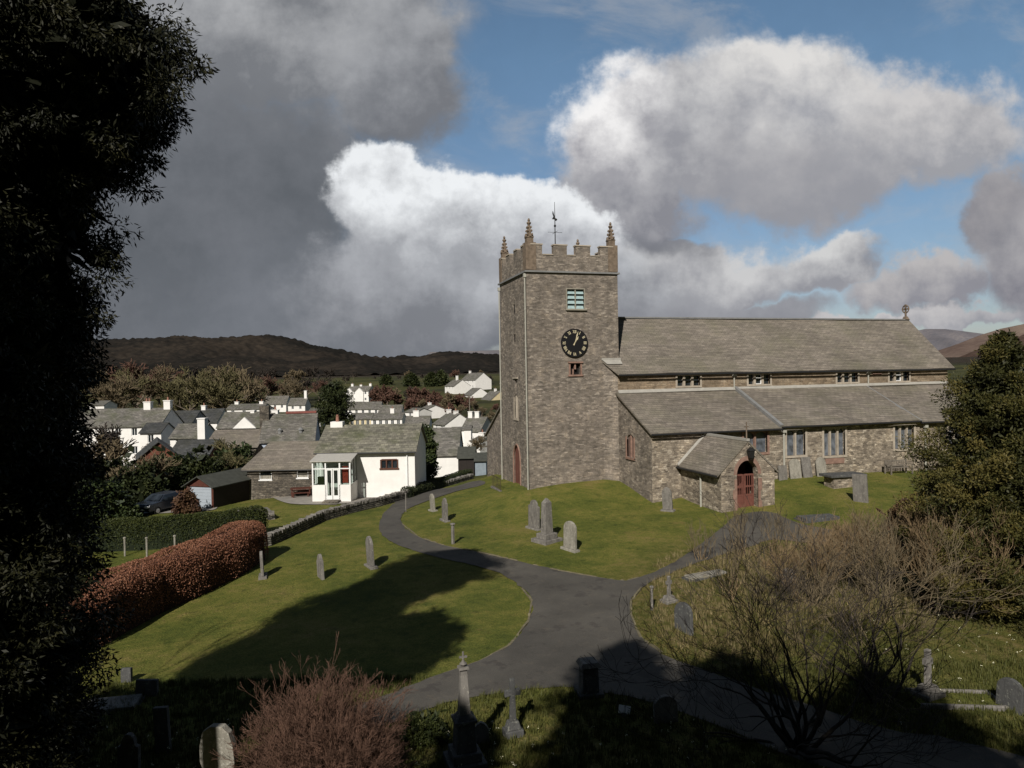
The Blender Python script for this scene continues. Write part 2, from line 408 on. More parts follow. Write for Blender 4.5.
M['dark'] = plain('dark_interior', (.012, .011, .010), .9, .1, 3)
M['asphalt'] = None
M['kerb'] = plain('edging_stone', (.15, .13, .08), .9, .35, 5, bmp=.02)
M['stoneg'] = gravestone_mat('grey_headstone', (.20, .185, .165), (.095, .088, .078), (.33, .31, .26))
M['stoned'] = gravestone_mat('dark_slate_headstone', (.09, .09, .088), (.045, .045, .043), (.2, .2, .17))
M['stonel'] = gravestone_mat('pale_headstone', (.29, .27, .225), (.15, .14, .115), (.44, .42, .36))
M['stonew'] = gravestone_mat('white_marble', (.72, .71, .68), (.5, .5, .47), (.8, .8, .77))
M['wood'] = plain('weathered_oak', (.16, .14, .115), .8, .3, 6)
M['timber'] = plain('stained_boards', (.085, .03, .02), .7, .3, 5)
M['garage'] = plain('pale_blue_door', (.34, .38, .42), .6, .06, 2)
M['boards'] = plain('dark_creosote', (.025, .02, .017), .8, .3, 5)
M['felt'] = plain('roof_felt', (.06, .062, .052), .9, .3, 3)
M['bark'] = plain('dark_bark', (.03, .025, .02), .9, .35, 6, bmp=.02)
M['barkp'] = plain('pale_bark', (.26, .235, .19), .9, .3, 5, bmp=.01)
M['barkm'] = plain('brown_bark', (.13, .105, .08), .9, .3, 5)
M['twig'] = plain('brown_twigs', (.16, .125, .075), .9, .35, .8)
M['twigd'] = plain('dark_twigs', (.05, .04, .033), .9, .4, 3)
M['twigm'] = plain('warm_brown_twigs', (.10, .07, .048), .9, .4, 1.5)
M['twigo'] = plain('olive_twigs', (.13, .115, .055), .9, .35, .8)
M['twigr'] = plain('russet_twigs', (.13, .072, .052), .9, .35, .8)
M['twigred'] = plain('red_brown_stems', (.125, .07, .048), .8, .5, 3)
M['twigstraw'] = plain('straw_twigs', (.22, .155, .085), .9, .35, 3)
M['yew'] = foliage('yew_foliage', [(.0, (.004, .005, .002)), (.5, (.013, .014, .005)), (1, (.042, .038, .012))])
M['cypress'] = foliage('cypress_foliage', [(.1, (.010, .012, .004)), (.45, (.050, .050, .013)), (.9, (.15, .115, .032))], scale=1.3)
M['dkgreen'] = foliage('dark_evergreen', [(.1, (.008, .012, .004)), (.55, (.03, .038, .012)), (1, (.07, .075, .022))], scale=.5)
M['hedgeg'] = foliage('green_hedge_leaves', [(.1, (.012, .018, .005)), (.55, (.045, .055, .014)), (1, (.09, .09, .025))], scale=1)
M['beech'] = foliage('beech_leaves', [(.1, (.12, .048, .028)), (.5, (.25, .112, .065)), (1, (.38, .20, .12))], trans=.1, scale=1.2)
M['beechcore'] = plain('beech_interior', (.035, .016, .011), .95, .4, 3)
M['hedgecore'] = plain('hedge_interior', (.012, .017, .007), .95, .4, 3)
M['hollyred'] = foliage('bronze_shrub_leaves', [(.1, (.04, .02, .015)), (.5, (.10, .055, .03)), (1, (.18, .11, .05))], scale=2)
M['ivy'] = foliage('ivy_leaves', [(.1, (.01, .02, .006)), (.55, (.04, .055, .018)), (1, (.10, .11, .035))], scale=1)
M['blade'] = foliage('grass_blades', [(.0, (.03, .035, .008)), (.5, (.075, .08, .02)), (1, (.15, .135, .045))], scale=.8)
M['straw'] = foliage('straw_blades', [(.0, (.07, .06, .02)), (.5, (.19, .15, .07)), (1, (.33, .26, .14))], scale=.8)
M['car'] = plain('dark_blue_car_paint', (.02, .025, .035), .25, .1, 2, spec=.6)
M['tyre'] = plain('tyre_rubber', (.015, .015, .015), .9, .1, 5)
M['chrome'] = plain('silver_metal', (.5, .5, .5), .3, .1, 5, metal=.8)
M['terracotta'] = plain('terracotta_pot', (.28, .14, .10), .8, .15, 5)
M['redtile'] = plain('red_ridge_tile', (.22, .08, .065), .8, .2, 5)
M['cobble'] = plain('patio_gravel', (.26, .24, .21), .9, .25, 2, bmp=.02)
M['flower'] = plain('pale_petals', (.75, .72, .5), .7, .2, 5)
M['curtain'] = plain('red_curtain', (.30, .05, .03), .9, .3, 5)

def asphalt_mat():
    m, nt, b = new_mat('worn_asphalt')
    g = nt.nodes.new('ShaderNodeNewGeometry')
    c = ramp(nt, noise(nt, g.outputs['Position'], .5, 6, .65), [(.3, (.064, .059, .051)), (.7, (.096, .089, .077))])
    c = mixc(nt, .6, c, ramp(nt, noise(nt, g.outputs['Position'], 30, 3, .8), [(.3, (.55, .55, .55)), (.7, (1.4, 1.4, 1.4))]), 'MULTIPLY')
    c = mixc(nt, ramp(nt, noise(nt, g.outputs['Position'], 1.7, 7, .82), [(.54, (0, 0, 0)), (.70, (.75, .75, .75))]), c, (.13, .11, .085))
    c = mixc(nt, ramp(nt, noise(nt, g.outputs['Position'], .9, 5, .7), [(.56, (0, 0, 0)), (.62, (.6, .6, .6))]), c, (.045, .040, .037))
    c = mixc(nt, .7, c, ramp(nt, noise(nt, g.outputs['Position'], .18, 5, .6), [(.35, (.75, .75, .75)), (.65, (1.2, 1.18, 1.15))]), 'MULTIPLY')
    L(nt, c, b.inputs['Base Color']); b.inputs['Roughness'].default_value = .85
    bump(nt, b, noise(nt, g.outputs['Position'], 60, 3), .01, .6)
    return m
M['asphalt'] = asphalt_mat()

def ground_mat():
    m, nt, b = new_mat('ground_cover')
    at = nt.nodes.new('ShaderNodeAttribute'); at.attribute_name = 'cover'
    g = nt.nodes.new('ShaderNodeNewGeometry'); P = g.outputs['Position']
    s = nt.nodes.new('ShaderNodeSeparateColor'); L(nt, at.outputs['Color'], s.inputs[0])
    straw, field, wood = s.outputs[0], s.outputs[1], s.outputs[2]
    n1 = noise(nt, P, .35, 6, .62); n2 = noise(nt, P, 2.6, 6, .75); n3 = noise(nt, P, 18, 4, .75)
    lawn = ramp(nt, math_n(nt, 'ADD', math_n(nt, 'MULTIPLY', n1, .6), math_n(nt, 'MULTIPLY', n2, .4)),
                [(.34, (.062, .082, .019)), (.46, (.110, .124, .026)), (.55, (.165, .16, .038)), (.66, (.235, .185, .066))])
    lawn = mixc(nt, ramp(nt, noise(nt, P, 1.1, 7, .75), [(.55, (0, 0, 0)), (.68, (.65, .65, .65))]), lawn, (.045, .062, .014))
    lawn = mixc(nt, ramp(nt, noise(nt, P, .8, 8, .8), [(.58, (0, 0, 0)), (.70, (.6, .6, .6))]), lawn, (.19, .135, .055))
    lawn = mixc(nt, .9, lawn, ramp(nt, n3, [(.3, (.45, .48, .4)), (.52, (1, 1, 1)), (.7, (1.6, 1.5, 1.5))]), 'MULTIPLY')
    dry = ramp(nt, n2, [(.32, (.05, .055, .014)), (.5, (.12, .10, .035)), (.68, (.21, .165, .08))])
    dry = mixc(nt, .8, dry, ramp(nt, n3, [(.3, (.4, .4, .4)), (.7, (1.6, 1.55, 1.5))]), 'MULTIPLY')
    sf = math_n(nt, 'ADD', straw, math_n(nt, 'MULTIPLY', math_n(nt, 'SUBTRACT', n2, .5), math_n(nt, 'MULTIPLY', straw, 2.2)), clamp=True)
    c = mixc(nt, sf, lawn, dry)
    fl = ramp(nt, noise(nt, P, .02, 5, .6), [(.38, (.030, .030, .014)), (.5, (.050, .052, .018)), (.62, (.085, .080, .030))])
    c = mixc(nt, field, c, fl)
    wl = ramp(nt, noise(nt, P, .12, 6, .7), [(.35, (.018, .014, .009)), (.65, (.05, .038, .024))])
    c = mixc(nt, wood, c, wl)
    L(nt, c, b.inputs['Base Color']); b.inputs['Roughness'].default_value = .95; b.inputs['Specular IOR Level'].default_value = .1
    bump(nt, b, math_n(nt, 'ADD', math_n(nt, 'MULTIPLY', n2, 1.5), n3), .09, .8)
    return m
M['ground'] = ground_mat()
def hill_mat(name, stops, scale):
    m, nt, b = new_mat(name)
    g = nt.nodes.new('ShaderNodeNewGeometry')
    f = math_n(nt, 'ADD', math_n(nt, 'MULTIPLY', noise(nt, g.outputs['Position'], scale, 8, .6), .6), math_n(nt, 'MULTIPLY', noise(nt, g.outputs['Position'], scale * 14, 5, .7), .4))
    L(nt, ramp(nt, f, stops), b.inputs['Base Color']); b.inputs['Roughness'].default_value = 1; b.inputs['Specular IOR Level'].default_value = 0
    return m
M['hill'] = hill_mat('wooded_hill', [(.36, (.010, .011, .010)), (.5, (.020, .018, .016)), (.64, (.045, .036, .028))], .006)  # forest colour darkened to stand for the cloud shadow on the hill
M['fell'] = hill_mat('brown_fell', [(.35, (.10, .07, .06)), (.5, (.15, .11, .09)), (.65, (.21, .165, .13))], .004)
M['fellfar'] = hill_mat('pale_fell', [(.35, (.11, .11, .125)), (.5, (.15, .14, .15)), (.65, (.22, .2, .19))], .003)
# ------------------------------------------------------------------ ground sheet, paths, hills
def pix_poly(pts, jit=0):
    """smooth closed outline through ground points"""
    W = [G(*p) for p in pts]; out = []
    k = len(W)
    for i in range(k):
        p0, p1, p2, p3 = W[(i - 1) % k], W[i], W[(i + 1) % k], W[(i + 2) % k]
        m = max(2, min(24, int((p2 - p1).length / .35)))
        for j in range(m):
            t = j / m
            q = .5 * ((2 * p1) + (-p0 + p2) * t + (2 * p0 - 5 * p1 + 4 * p2 - p3) * t * t + (-p0 + 3 * p1 - 3 * p2 + p3) * t ** 3)
            out.append((q.x, q.y))
    if jit:
        rj = random.Random(1); out = [(a + rj.gauss(0, jit), b + rj.gauss(0, jit)) for a, b in out]
    return out
def in_poly(x, y, poly):
    x = np.asarray(x); y = np.asarray(y); c = np.zeros(x.shape, bool); n = len(poly)
    for i in range(n):
        x1, y1 = poly[i]; x2, y2 = poly[(i + 1) % n]
        if y1 == y2: continue
        c ^= ((y1 > y) != (y2 > y)) & (x < (x2 - x1) * (y - y1) / (y2 - y1) + x1)
    return c
def sheet(name, poly, lift, mat, cell=.5, kind='structure'):
    xs = [p[0] for p in poly]; ys = [p[1] for p in poly]
    gx, gy = np.meshgrid(np.arange(min(xs), max(xs), cell), np.arange(min(ys), max(ys), cell))
    gx = gx.ravel(); gy = gy.ravel(); k = in_poly(gx, gy, poly)
    pts = [Vector(p) for p in poly] + [Vector((a, b)) for a, b in zip(gx[k], gy[k])]
    n = len(poly)
    v, e, f, _, _, _ = delaunay_2d_cdt(pts, [(i, (i + 1) % n) for i in range(n)], [], 1, 1e-4)
    hz = Hn([p.x for p in v], [p.y for p in v])
    mb = MB(); mb.add([(p.x, p.y, z + lift) for p, z in zip(v, hz)], [tuple(t) for t in f])
    o = mb.build(name, mat, smooth=True, recalc=False)
    if kind: o['kind'] = kind
    return o
PATH = [(478, 481), (440, 489), (405, 498), (387, 510), (379, 525), (384, 537), (402, 547), (435, 557), (470, 565), (500, 574), (522, 588), (532, 601),
        (528, 622), (510, 645), (478, 662), (440, 675), (405, 689), (360, 705), (300, 722), (285, 738), (330, 738), (400, 721), (445, 704), (500, 694),
        (560, 688), (600, 692), (660, 706), (740, 735), (810, 764), (1010, 800), (1060, 772), (960, 742), (880, 728), (800, 703), (730, 680), (664, 655), (640, 637), (631, 615), (631, 601), (641, 589), (660, 578),
        (690, 566), (720, 556), (750, 547), (775, 540), (830, 546), (870, 548), (905, 552), (905, 543), (850, 533), (800, 524), (768, 512), (738, 516), (722, 528), (700, 545), (668, 566), (645, 576), (625, 581),
        (600, 578), (560, 571), (520, 562), (480, 553), (445, 546), (418, 537), (402, 524), (405, 511), (428, 501), (455, 492), (483, 485)]
pathW = pix_poly(PATH, .03)
sheet('path', pathW, .03, M['asphalt'])
PATIO = [(272, 497), (285, 503), (310, 505), (345, 504), (380, 502), (400, 499), (412, 495), (402, 489), (350, 489), (300, 490), (280, 492)]
patioW = pix_poly(PATIO)
sheet('patio', patioW, .05, M['cobble'])
DRIVE = [(105, 512), (150, 514), (186, 512), (214, 510), (214, 505), (190, 503), (150, 502), (110, 504)]
driveW = pix_poly(DRIVE)
sheet('driveway', driveW, .04, M['cobble'])

# ground sheet: rings round the viewpoint
def build_ground():
    rs = [1.0]
    while rs[-1] < 5000: rs.append(rs[-1] * 1.022 + .02)
    rs = np.array(rs)
    th = np.concatenate([np.arange(-45, 45, .35), np.arange(45, 315, 5)]) * math.pi / 180
    rr, tt = np.meshgrid(rs, th, indexing='ij')
    X = rr * np.sin(tt); D = rr * np.cos(tt)
    wx = CAM[0] + X * math.cos(HEAD) + D * math.sin(HEAD); wy = CAM[1] - X * math.sin(HEAD) + D * math.cos(HEAD)
    z = Hn(wx.ravel(), wy.ravel())
    # small undulation of turf away from the buildings
    rng = np.sin(wx.ravel() * .9 + 1.3 * np.sin(wy.ravel() * .55)) * np.sin(wy.ravel() * .8 + np.sin(wx.ravel() * .6)) * .012
    z = z + rng
    nr, nt_ = rr.shape
    v = np.stack([wx.ravel(), wy.ravel(), z], 1)
    idx = np.arange(nr * nt_).reshape(nr, nt_); nx = np.roll(idx, -1, 1)
    q = np.stack([idx[:-1], nx[:-1], nx[1:], idx[1:]], -1).reshape(-1, 4)
    me = bpy.data.meshes.new('ground')
    nv = len(v); me.vertices.add(nv); me.vertices.foreach_set('co', v.astype(np.float32).ravel())
    nf = len(q); me.loops.add(nf * 4); me.loops.foreach_set('vertex_index', q[:, ::-1].astype(np.int32).ravel())
    me.polygons.add(nf); me.polygons.foreach_set('loop_start', np.arange(nf, dtype=np.int32) * 4); me.polygons.foreach_set('loop_total', np.full(nf, 4, np.int32))
    me.polygons.foreach_set('use_smooth', np.ones(nf, bool))
    a = me.attributes.new('cover', 'FLOAT_COLOR', 'POINT')
    x = X.ravel(); d = D.ravel(); r = rr.ravel()
    def blob(cx, cd, rx, rd, rot=0):
        return np.clip(1.3 - np.sqrt(((x - cx) / rx) ** 2 + ((d - cd) / rd) ** 2), 0, 1)
    straw = np.maximum.reduce([blob(11, 28, 6, 7) * 1.1, blob(7, 25, 4.5, 6.5) * 1.0, blob(15, 23, 7, 6) * .6, blob(14, 17, 9, 4) * .4, blob(-2, 15.5, 12, 3.2) * .55, blob(2.5, 16, 4, 3) * .5])
    field = np.clip((r - 62) / 12, 0, 1) * np.clip((d - 20) / 10, 0, 1)
    wood = np.clip((r - 560) / 60, 0, 1) + np.clip(blob(-62, 90, 30, 36) * 1.2, 0, 1) * .8
    wood = np.clip(wood, 0, 1)
    a.data.foreach_set('color', np.stack([straw, field, wood, np.ones_like(r)], 1).astype(np.float32).ravel())
    me.materials.append(M['ground']); me.update(); me.validate()
    o = bpy.data.objects.new('ground', me); col.objects.link(o); o['kind'] = 'structure'
build_ground()

# pale edging stones along the path
def edging(name, pix, label, seed):
    rnd = random.Random(seed); W = [G(*p) for p in pix]; mb = MB(); path = []
    for i in range(len(W) - 1):
        m = max(1, int((W[i + 1] - W[i]).length / .12))
        for j in range(m): path.append(W[i].lerp(W[i + 1], j / m))
    vs = []; fs = []; n = len(path); hh = .06; ww_ = .05
    for i, p in enumerate(path):
        if i % rnd.choice((3, 4, 5)) == 0: hh = rnd.uniform(.0, .07); ww_ = rnd.uniform(.03, .065)
        t = path[min(i + 1, n - 1)] - path[max(i - 1, 0)]; t.z = 0; t.normalize(); s_ = Vector((-t.y, t.x, 0)) * ww_; z = H(p.x, p.y)
        for q, zz in ((p - s_, -.05), (p - s_ * .8, hh), (p + s_ * .8, hh), (p + s_, -.05)): vs.append((q.x, q.y, z + zz))
    for i in range(n - 1):
        for j in range(3): fs.append((i * 4 + j, i * 4 + j + 1, i * 4 + 5 + j, i * 4 + 4 + j))
    mb.add(vs, fs)
    o = mb.build(name, M['kerb']); tag(o, label, 'edging')
edging('path_edging', [(402, 524), (418, 537), (445, 546), (480, 553), (520, 562), (560, 571), (600, 578), (625, 581), (645, 576)], 'rough pale stone edging along the lawn below the tower', 3)
edging('path_edging', [(522, 588), (532, 601), (528, 622), (510, 645), (478, 662), (440, 675)], 'rough pale stone edging around the rounded corner of the shaded lawn', 5)
edging('path_edging', [(641, 589), (631, 601), (631, 615), (640, 637), (664, 655)], 'rough pale stone edging beside the thin white post at the fork', 7)

# ------------------------------------------------------------------ hills
def hill(name, prof, depth, thick, mat, base_z=4, bumps=2.5, res=2.0, seed=0, treeh=0.0):
    """a long hill whose skyline passes through the given pixels at about the given depth"""
    rs = np.random.RandomState(seed)
    px = np.array([p[0] for p in prof], float); py = np.array([p[1] for p in prof], float)
    n = int((px[-1] - px[0]) / 700 * depth / res); m = 110
    u = np.linspace(px[0], px[-1], n)
    top = np.interp(u, px, py)
    k = max(3, int(n / (px[-1] - px[0]) * 6)); ker = np.hanning(k); top = np.convolve(np.pad(top, k, mode='edge'), ker / ker.sum(), 'same')[k:-k]
    P = np.array([atd(a, b, depth) for a, b in zip(u, top)])
    fw = np.array([math.sin(HEAD), math.cos(HEAD), 0])
    V = []
    ph = rs.rand(8) * 6; carry = rs.rand(n) ** 2
    for j in range(m):
        t = j / (m - 1)          # 0 crest, 1 foot
        prof_h = (1 - t) ** 1.25 if t < 1 else 0
        back = -thick * t
        q = P + fw * back
        q[:, 2] = base_z + (P[:, 2] - base_z) * prof_h
        w = u * depth / 700
        q[:, 2] += prof_h * (1 - prof_h) * 4 * (P[:, 2].max() - base_z) * .10 * (np.sin(w / 70 + t * 4 + ph[0]) + .6 * np.sin(w / 31 - t * 7 + ph[1]) + .4 * np.sin(w / 17 + t * 11 + ph[2]))
        if bumps:
            bb = rs.rand(n) ** 2; bb = .5 * bb + .25 * np.roll(bb, 1) + .25 * np.roll(bb, -1); carry = .45 * carry + .55 * bb; q[:, 2] += bumps * (carry if j else bb)
        V.append(q)
    bq = P + fw * thick * .5; bq[:, 2] = base_z - 20; V.insert(0, bq)
    V = np.array(V); mm = len(V)
    idx = np.arange(mm * n).reshape(mm, n)
    q = np.stack([idx[:-1, :-1], idx[:-1, 1:], idx[1:, 1:], idx[1:, :-1]], -1).reshape(-1, 4)
    me = bpy.data.meshes.new(name); me.from_pydata(V.reshape(-1, 3).tolist(), [], q.tolist()); me.materials.append(mat); me.update()
    o = bpy.data.objects.new(name, me); col.objects.link(o); o['kind'] = 'structure'
    b = bmesh.new(); b.from_mesh(me); bmesh.ops.recalc_face_normals(b, faces=b.faces); b.to_mesh(me); b.free(); me.polygons.foreach_set('use_smooth', [True] * len(me.polygons))
    return o
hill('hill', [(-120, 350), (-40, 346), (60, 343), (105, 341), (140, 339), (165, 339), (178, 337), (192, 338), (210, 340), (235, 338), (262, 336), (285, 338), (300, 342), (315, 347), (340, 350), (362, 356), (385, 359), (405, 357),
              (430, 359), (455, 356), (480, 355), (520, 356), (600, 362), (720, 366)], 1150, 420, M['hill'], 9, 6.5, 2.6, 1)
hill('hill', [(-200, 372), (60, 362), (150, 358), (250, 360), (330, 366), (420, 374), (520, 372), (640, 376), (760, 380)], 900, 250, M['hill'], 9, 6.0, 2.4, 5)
hill('hill', [(430, 352), (470, 351), (500, 350), (560, 356), (640, 362)], 4200, 600, M['fellfar'], 10, 0, 14, 2)
hill('hill', [(860, 352), (900, 334), (925, 329), (945, 329), (962, 331), (985, 334), (1010, 338), (1100, 348), (1200, 352)], 4200, 900, M['fellfar'], 10, 0, 14, 3)
hill('hill', [(900, 366), (940, 350), (958, 344), (978, 336), (1000, 329), (1024, 324), (1060, 316), (1120, 310), (1250, 318), (1400, 330)], 2400, 900, M['fell'], 10, 1.5, 8, 4)
hill('hill', [(940, 372), (975, 352), (1000, 342), (1024, 336), (1080, 328), (1200, 330), (1400, 345)], 1300, 400, hill_mat('brown_wood', [(.38, (.05, .034, .028)), (.5, (.085, .058, .046)), (.62, (.13, .09, .07))], .006), 10, 6, 3, 6)
# ------------------------------------------------------------------ the church
X, Y, Z = Vector((1, 0, 0)), Vector((0, 1, 0)), Vector((0, 0, 1))
church = thing('church', 'grey rubble stone church with a battlemented clock tower and slate roofs', 'church')
TW, TD, TZ = 6.6, 6.8, 14.5
# tower walls
mb = MB()
louv = rect(2.86, 4.08, 12.08, 13.42); smal = rect(3.02, 3.74, 7.62, 8.38)
mb.wall(rect(0, TW, -2, TZ), [louv, smal], (0, 0, 0), X, Z, -Y, .35)
lanc = arch(TD - 3.35, TD - 2.55, 4.62, 6.3, .5); sq = rect(TD - 3.2, TD - 2.7, 6.75, 7.35); wd = arch(TD - 3.75, TD - 2.05, -.3, 2.75, 1.15)
slit1 = rect(TD - 3.25, TD - 2.85, 12.0, 12.65); slit2 = rect(TD - 3.3, TD - 2.85, 9.95, 10.55)
mb.wall(rect(0, TD, -2, TZ), [lanc, sq, wd, slit1, slit2], (0, TD, 0), -Y, Z, -X, .35)
mb.wall(rect(0, TD, -2, TZ), [], (TW, 0, 0), Y, Z, X, .3)
mb.wall(rect(0, TW, -2, TZ), [], (TW, TD, 0), -X, Z, Y, .3)
mb.box(.3, TW - .3, .3, TD - .3, 14.3, 14.48)
tower = mb.build('tower', M['tower'], church)
mb = MB(); mb.box(-.13, TW + .13, -.13, 0, TZ, TZ + .11).box(-.13, 0, 0, TD, TZ, TZ + .11).box(TW, TW + .13, 0, TD, TZ, TZ + .11).box(-.13, TW + .13, TD, TD + .13, TZ, TZ + .11)
mb.build('string_course', M['lead'], tower, weld=.001)
mb = MB(); PZ = 15.68
def parapet_side(L_, segs, O, U, N):
    poly = [(0, TZ)]; poly.append((L_, TZ))
    pts = []
    for a, b in segs: pts += [(a, PZ), (a, 16.34), (b, 16.34), (b, PZ)]
    if pts[0][0] <= 0.001: pts = pts[1:]
    if pts[-1][0] >= L_ - .001: pts = pts[:-1]
    mb.prism([(0, TZ), (L_, TZ)] + pts[::-1], O, U, Z, N, .4)
sS = [(0, 1.13), (1.95, 2.9), (3.55, 4.6), (5.34, TW)]
parapet_side(TW, sS, (0, 0, 0), X, Y)
parapet_side(TW, sS, (0, TD - .4, 0), X, Y)
sW = [(0, .85), (1.6, 2.6), (3.55, 4.6), (5.4, TD - .8)]
parapet_side(TD - .8, sW, (0, .4, 0), Y, X)
parapet_side(TD - .8, sW, (TW - .4, .4, 0), Y, X)
mb.build('parapet', M['tower'], tower)
def cope(*q): MB().box(*q).build('coping_stone', M['ashlar'], tower)
for a, b in sS:
    for y0 in (-.05, TD - .45): cope(a - (.04 if a > 0 else -.3), b + (.04 if b < TW else -.3), y0, y0 + .5, 16.345, 16.43)
for a, b in ((1.13, 1.95), (2.9, 3.55), (4.6, 5.34)): cope(a + .04, b - .04, -.05, .45, PZ + .004, PZ + .07)
for a, b in sW:
    for x0 in (-.05, TW - .45): cope(x0, x0 + .5, a + .5, b + .3, 16.345, 16.43)
for cx, cy in ((.33, .33), (.33, TD - .33), (TW - .33, .33), (TW - .33, TD - .33)):
    mb = MB(); mb.box(cx - .36, cx + .36, cy - .36, cy + .36, TZ + .17, 16.5)
    mb.box(cx - .23, cx + .23, cy - .23, cy + .23, 16.5, 16.84).box(cx - .26, cx + .26, cy - .26, cy + .26, 16.84, 16.92)
    mb.frustum(cx, cy, 16.92, 17.75, .30, .30, .13, .13)
    for zz, w in ((17.06, .2), (17.3, .17), (17.54, .13)):
        for sx, sy in ((-1, -1), (1, -1), (1, 1), (-1, 1)):
            a = cx + sx * w * .86; b = cy + sy * w * .86; mb.frustum(a, b, zz, zz + .1, .11, .11, .04, .04); mb.frustum(a, b, zz - .07, zz, .04, .04, .11, .11)
    for a, b in ((-.24, 0), (.24, 0), (0, -.24), (0, .24)): mb.frustum(cx + a, cy + b, 16.92, 17.12, .14, .14, .04, .04)
    mb.lathe([(.06, 17.7), (.15, 17.8), (.16, 17.87), (.06, 17.95), (.1, 18.02), (.05, 18.15)], (cx, cy, 0), 8)
    mb.build('pinnacle', M['pinn'], tower)
# weather vane
mb = MB(); cx, cy = 3.3, 3.4
mb.tube([(cx, cy, 14.4), (cx, cy, 18.2), (cx, cy, 20.15)], [.05, .035, .015], 6)
mb.tube([(cx - .55, cy, 17.95), (cx + .55, cy, 17.95)], .014, 5).tube([(cx, cy - .55, 17.95), (cx, cy + .55, 17.95)], .014, 5)
mb.lathe([(.02, 18.3), (.1, 18.42), (.02, 18.54)], (cx, cy, 0), 8)
vane = mb.build('weather_vane', M['iron'], tower)
mb = MB(); mb.prism([(a * .4, b * .7) for a, b in [(-.6, .05), (-.15, .0), (.1, -.18), (.35, -.15), (.5, .0), (.32, .05), (.12, .1), (-.1, .35), (-.3, .75), (-.42, .9), (-.5, .6), (-.3, .3)]], (cx, cy, 18.9), Vector((.7, -.7, 0)), Z, Vector((.7, .7, 0)), .03)
mb.build('cockerel', M['iron'], vane)
# clock
ck = thing('clock', None, None); ck.parent = church; ck.location = (3.31, -.03, 9.77)
mb = MB(); n = 40; rr = .97
mb.prism([(rr * math.cos(2 * math.pi * i / n), rr * math.sin(2 * math.pi * i / n)) for i in range(n)], (0, 0, 0), X, Z, -Y, .09)
for k in range(12): pass
ckf = mb.build('clock_face', M['black'], ck)
def numeral(txt, ang):
    """roman numeral built from strokes, reading outward"""
    mb_ = MB(); ws = {'I': .05, 'V': .12, 'X': .12}; tot = sum(ws[c] for c in txt) + .018 * (len(txt) - 1); x = -tot / 2
    mb_.T = Matrix.Translation((0, -.092, 0)) @ Matrix.Rotation(ang, 4, 'Y') @ Matrix.Translation((0, 0, .76))
    h = .105
    def stroke(x0, x1, w, zt=h):
        mb_.add([(x0 - w, -.012, -h), (x0 + w, -.012, -h), (x1 + w, -.012, h), (x1 - w, -.012, h), (x0 - w, 0, -h), (x0 + w, 0, -h), (x1 + w, 0, h), (x1 - w, 0, h)],
                [(0, 1, 2, 3), (4, 7, 6, 5), (0, 4, 5, 1), (1, 5, 6, 2), (2, 6, 7, 3), (3, 7, 4, 0)])
    for c in txt:
        w = ws[c]; m_ = x + w / 2
        if c == 'I': stroke(m_, m_, .019)
        if c == 'V': stroke(m_, x + .015, .02); stroke(m_, x + w - .012, .011)
        if c == 'X': stroke(x + w - .015, x + .015, .02); stroke(x + .015, x + w - .015, .011)
        x += w + .018
    mb_.build('numeral', M['gold'], ckf)
for i, t in enumerate(['XII', 'I', 'II', 'III', 'IIII', 'V', 'VI', 'VII', 'VIII', 'IX', 'X', 'XI']): numeral(t, i * math.pi / 6)
for nm, an, ln, w, yy in (('hour_hand', R(32), .52, .055, -.115), ('minute_hand', R(18), .84, .035, -.13)):
    mb = MB(); mb.T = Matrix.Rotation(an, 4, 'Y'); mb.prism([(-w * .5, -.18), (w * .5, -.18), (w * .5, ln * .4), (w * 1.3, ln * .62), (0, ln), (-w * 1.3, ln * .62), (-w * .5, ln * .4)], (0, yy, 0), X, Z, -Y, .012)
    mb.build(nm, M['gold'], ck)
# louvred belfry window
lw = MB(); lw.box(2.79, 2.86, -.02, .1, 12.08, 13.49).box(4.08, 4.17, -.02, .1, 12.08, 13.49).box(2.86, 4.08, -.02, .1, 13.42, 13.49).box(2.74, 4.24, -.14, .1, 11.98, 12.08).box(3.44, 3.5, .02, .2, 12.081, 13.419)
lwo = lw.build('belfry_window', plain('belfry_stone', (.27, .25, .20), .9, .2, 3), church)
mb = MB()
for i in range(4):
    z = 12.1 + i * .335
    for x0, x1 in ((2.865, 3.43), (3.51, 4.075)):
        mb.add([(x0, .03, z), (x1, .03, z), (x1, .22, z + .30), (x0, .22, z + .30), (x0, .05, z - .02), (x1, .05, z - .02), (x1, .25, z + .28), (x0, .25, z + .28)],
               [(0, 1, 2, 3), (4, 7, 6, 5), (0, 4, 5, 1), (2, 6, 7, 3), (0, 3, 7, 4), (1, 5, 6, 2)])
mb.build('louvres', M['louvre'], lwo)
mb = MB(); mb.box(2.87, 4.07, .3, .34, 12.09, 13.41); mb.build('dark_backing', M['dark'], lwo)
# small stair opening under the clock
mb = MB(); mb.box(2.9, 3.02, -.02, .1, 7.55, 8.4).box(3.74, 3.86, -.02, .1, 7.55, 8.4).box(2.84, 3.92, -.1, .1, 8.4, 8.5).box(2.84, 3.92, -.09, .1, 7.5, 7.62)
mb.box(3.33, 3.43, .03, .2, 7.98, 8.38).box(3.2, 3.27, .05, .2, 7.63, 8.0)
so = mb.build('small_window', M['sand'], church)
mb = MB(); mb.box(3.02, 3.74, .28, .33, 7.62, 8.38); mb.build('dark_backing', M['dark'], so)
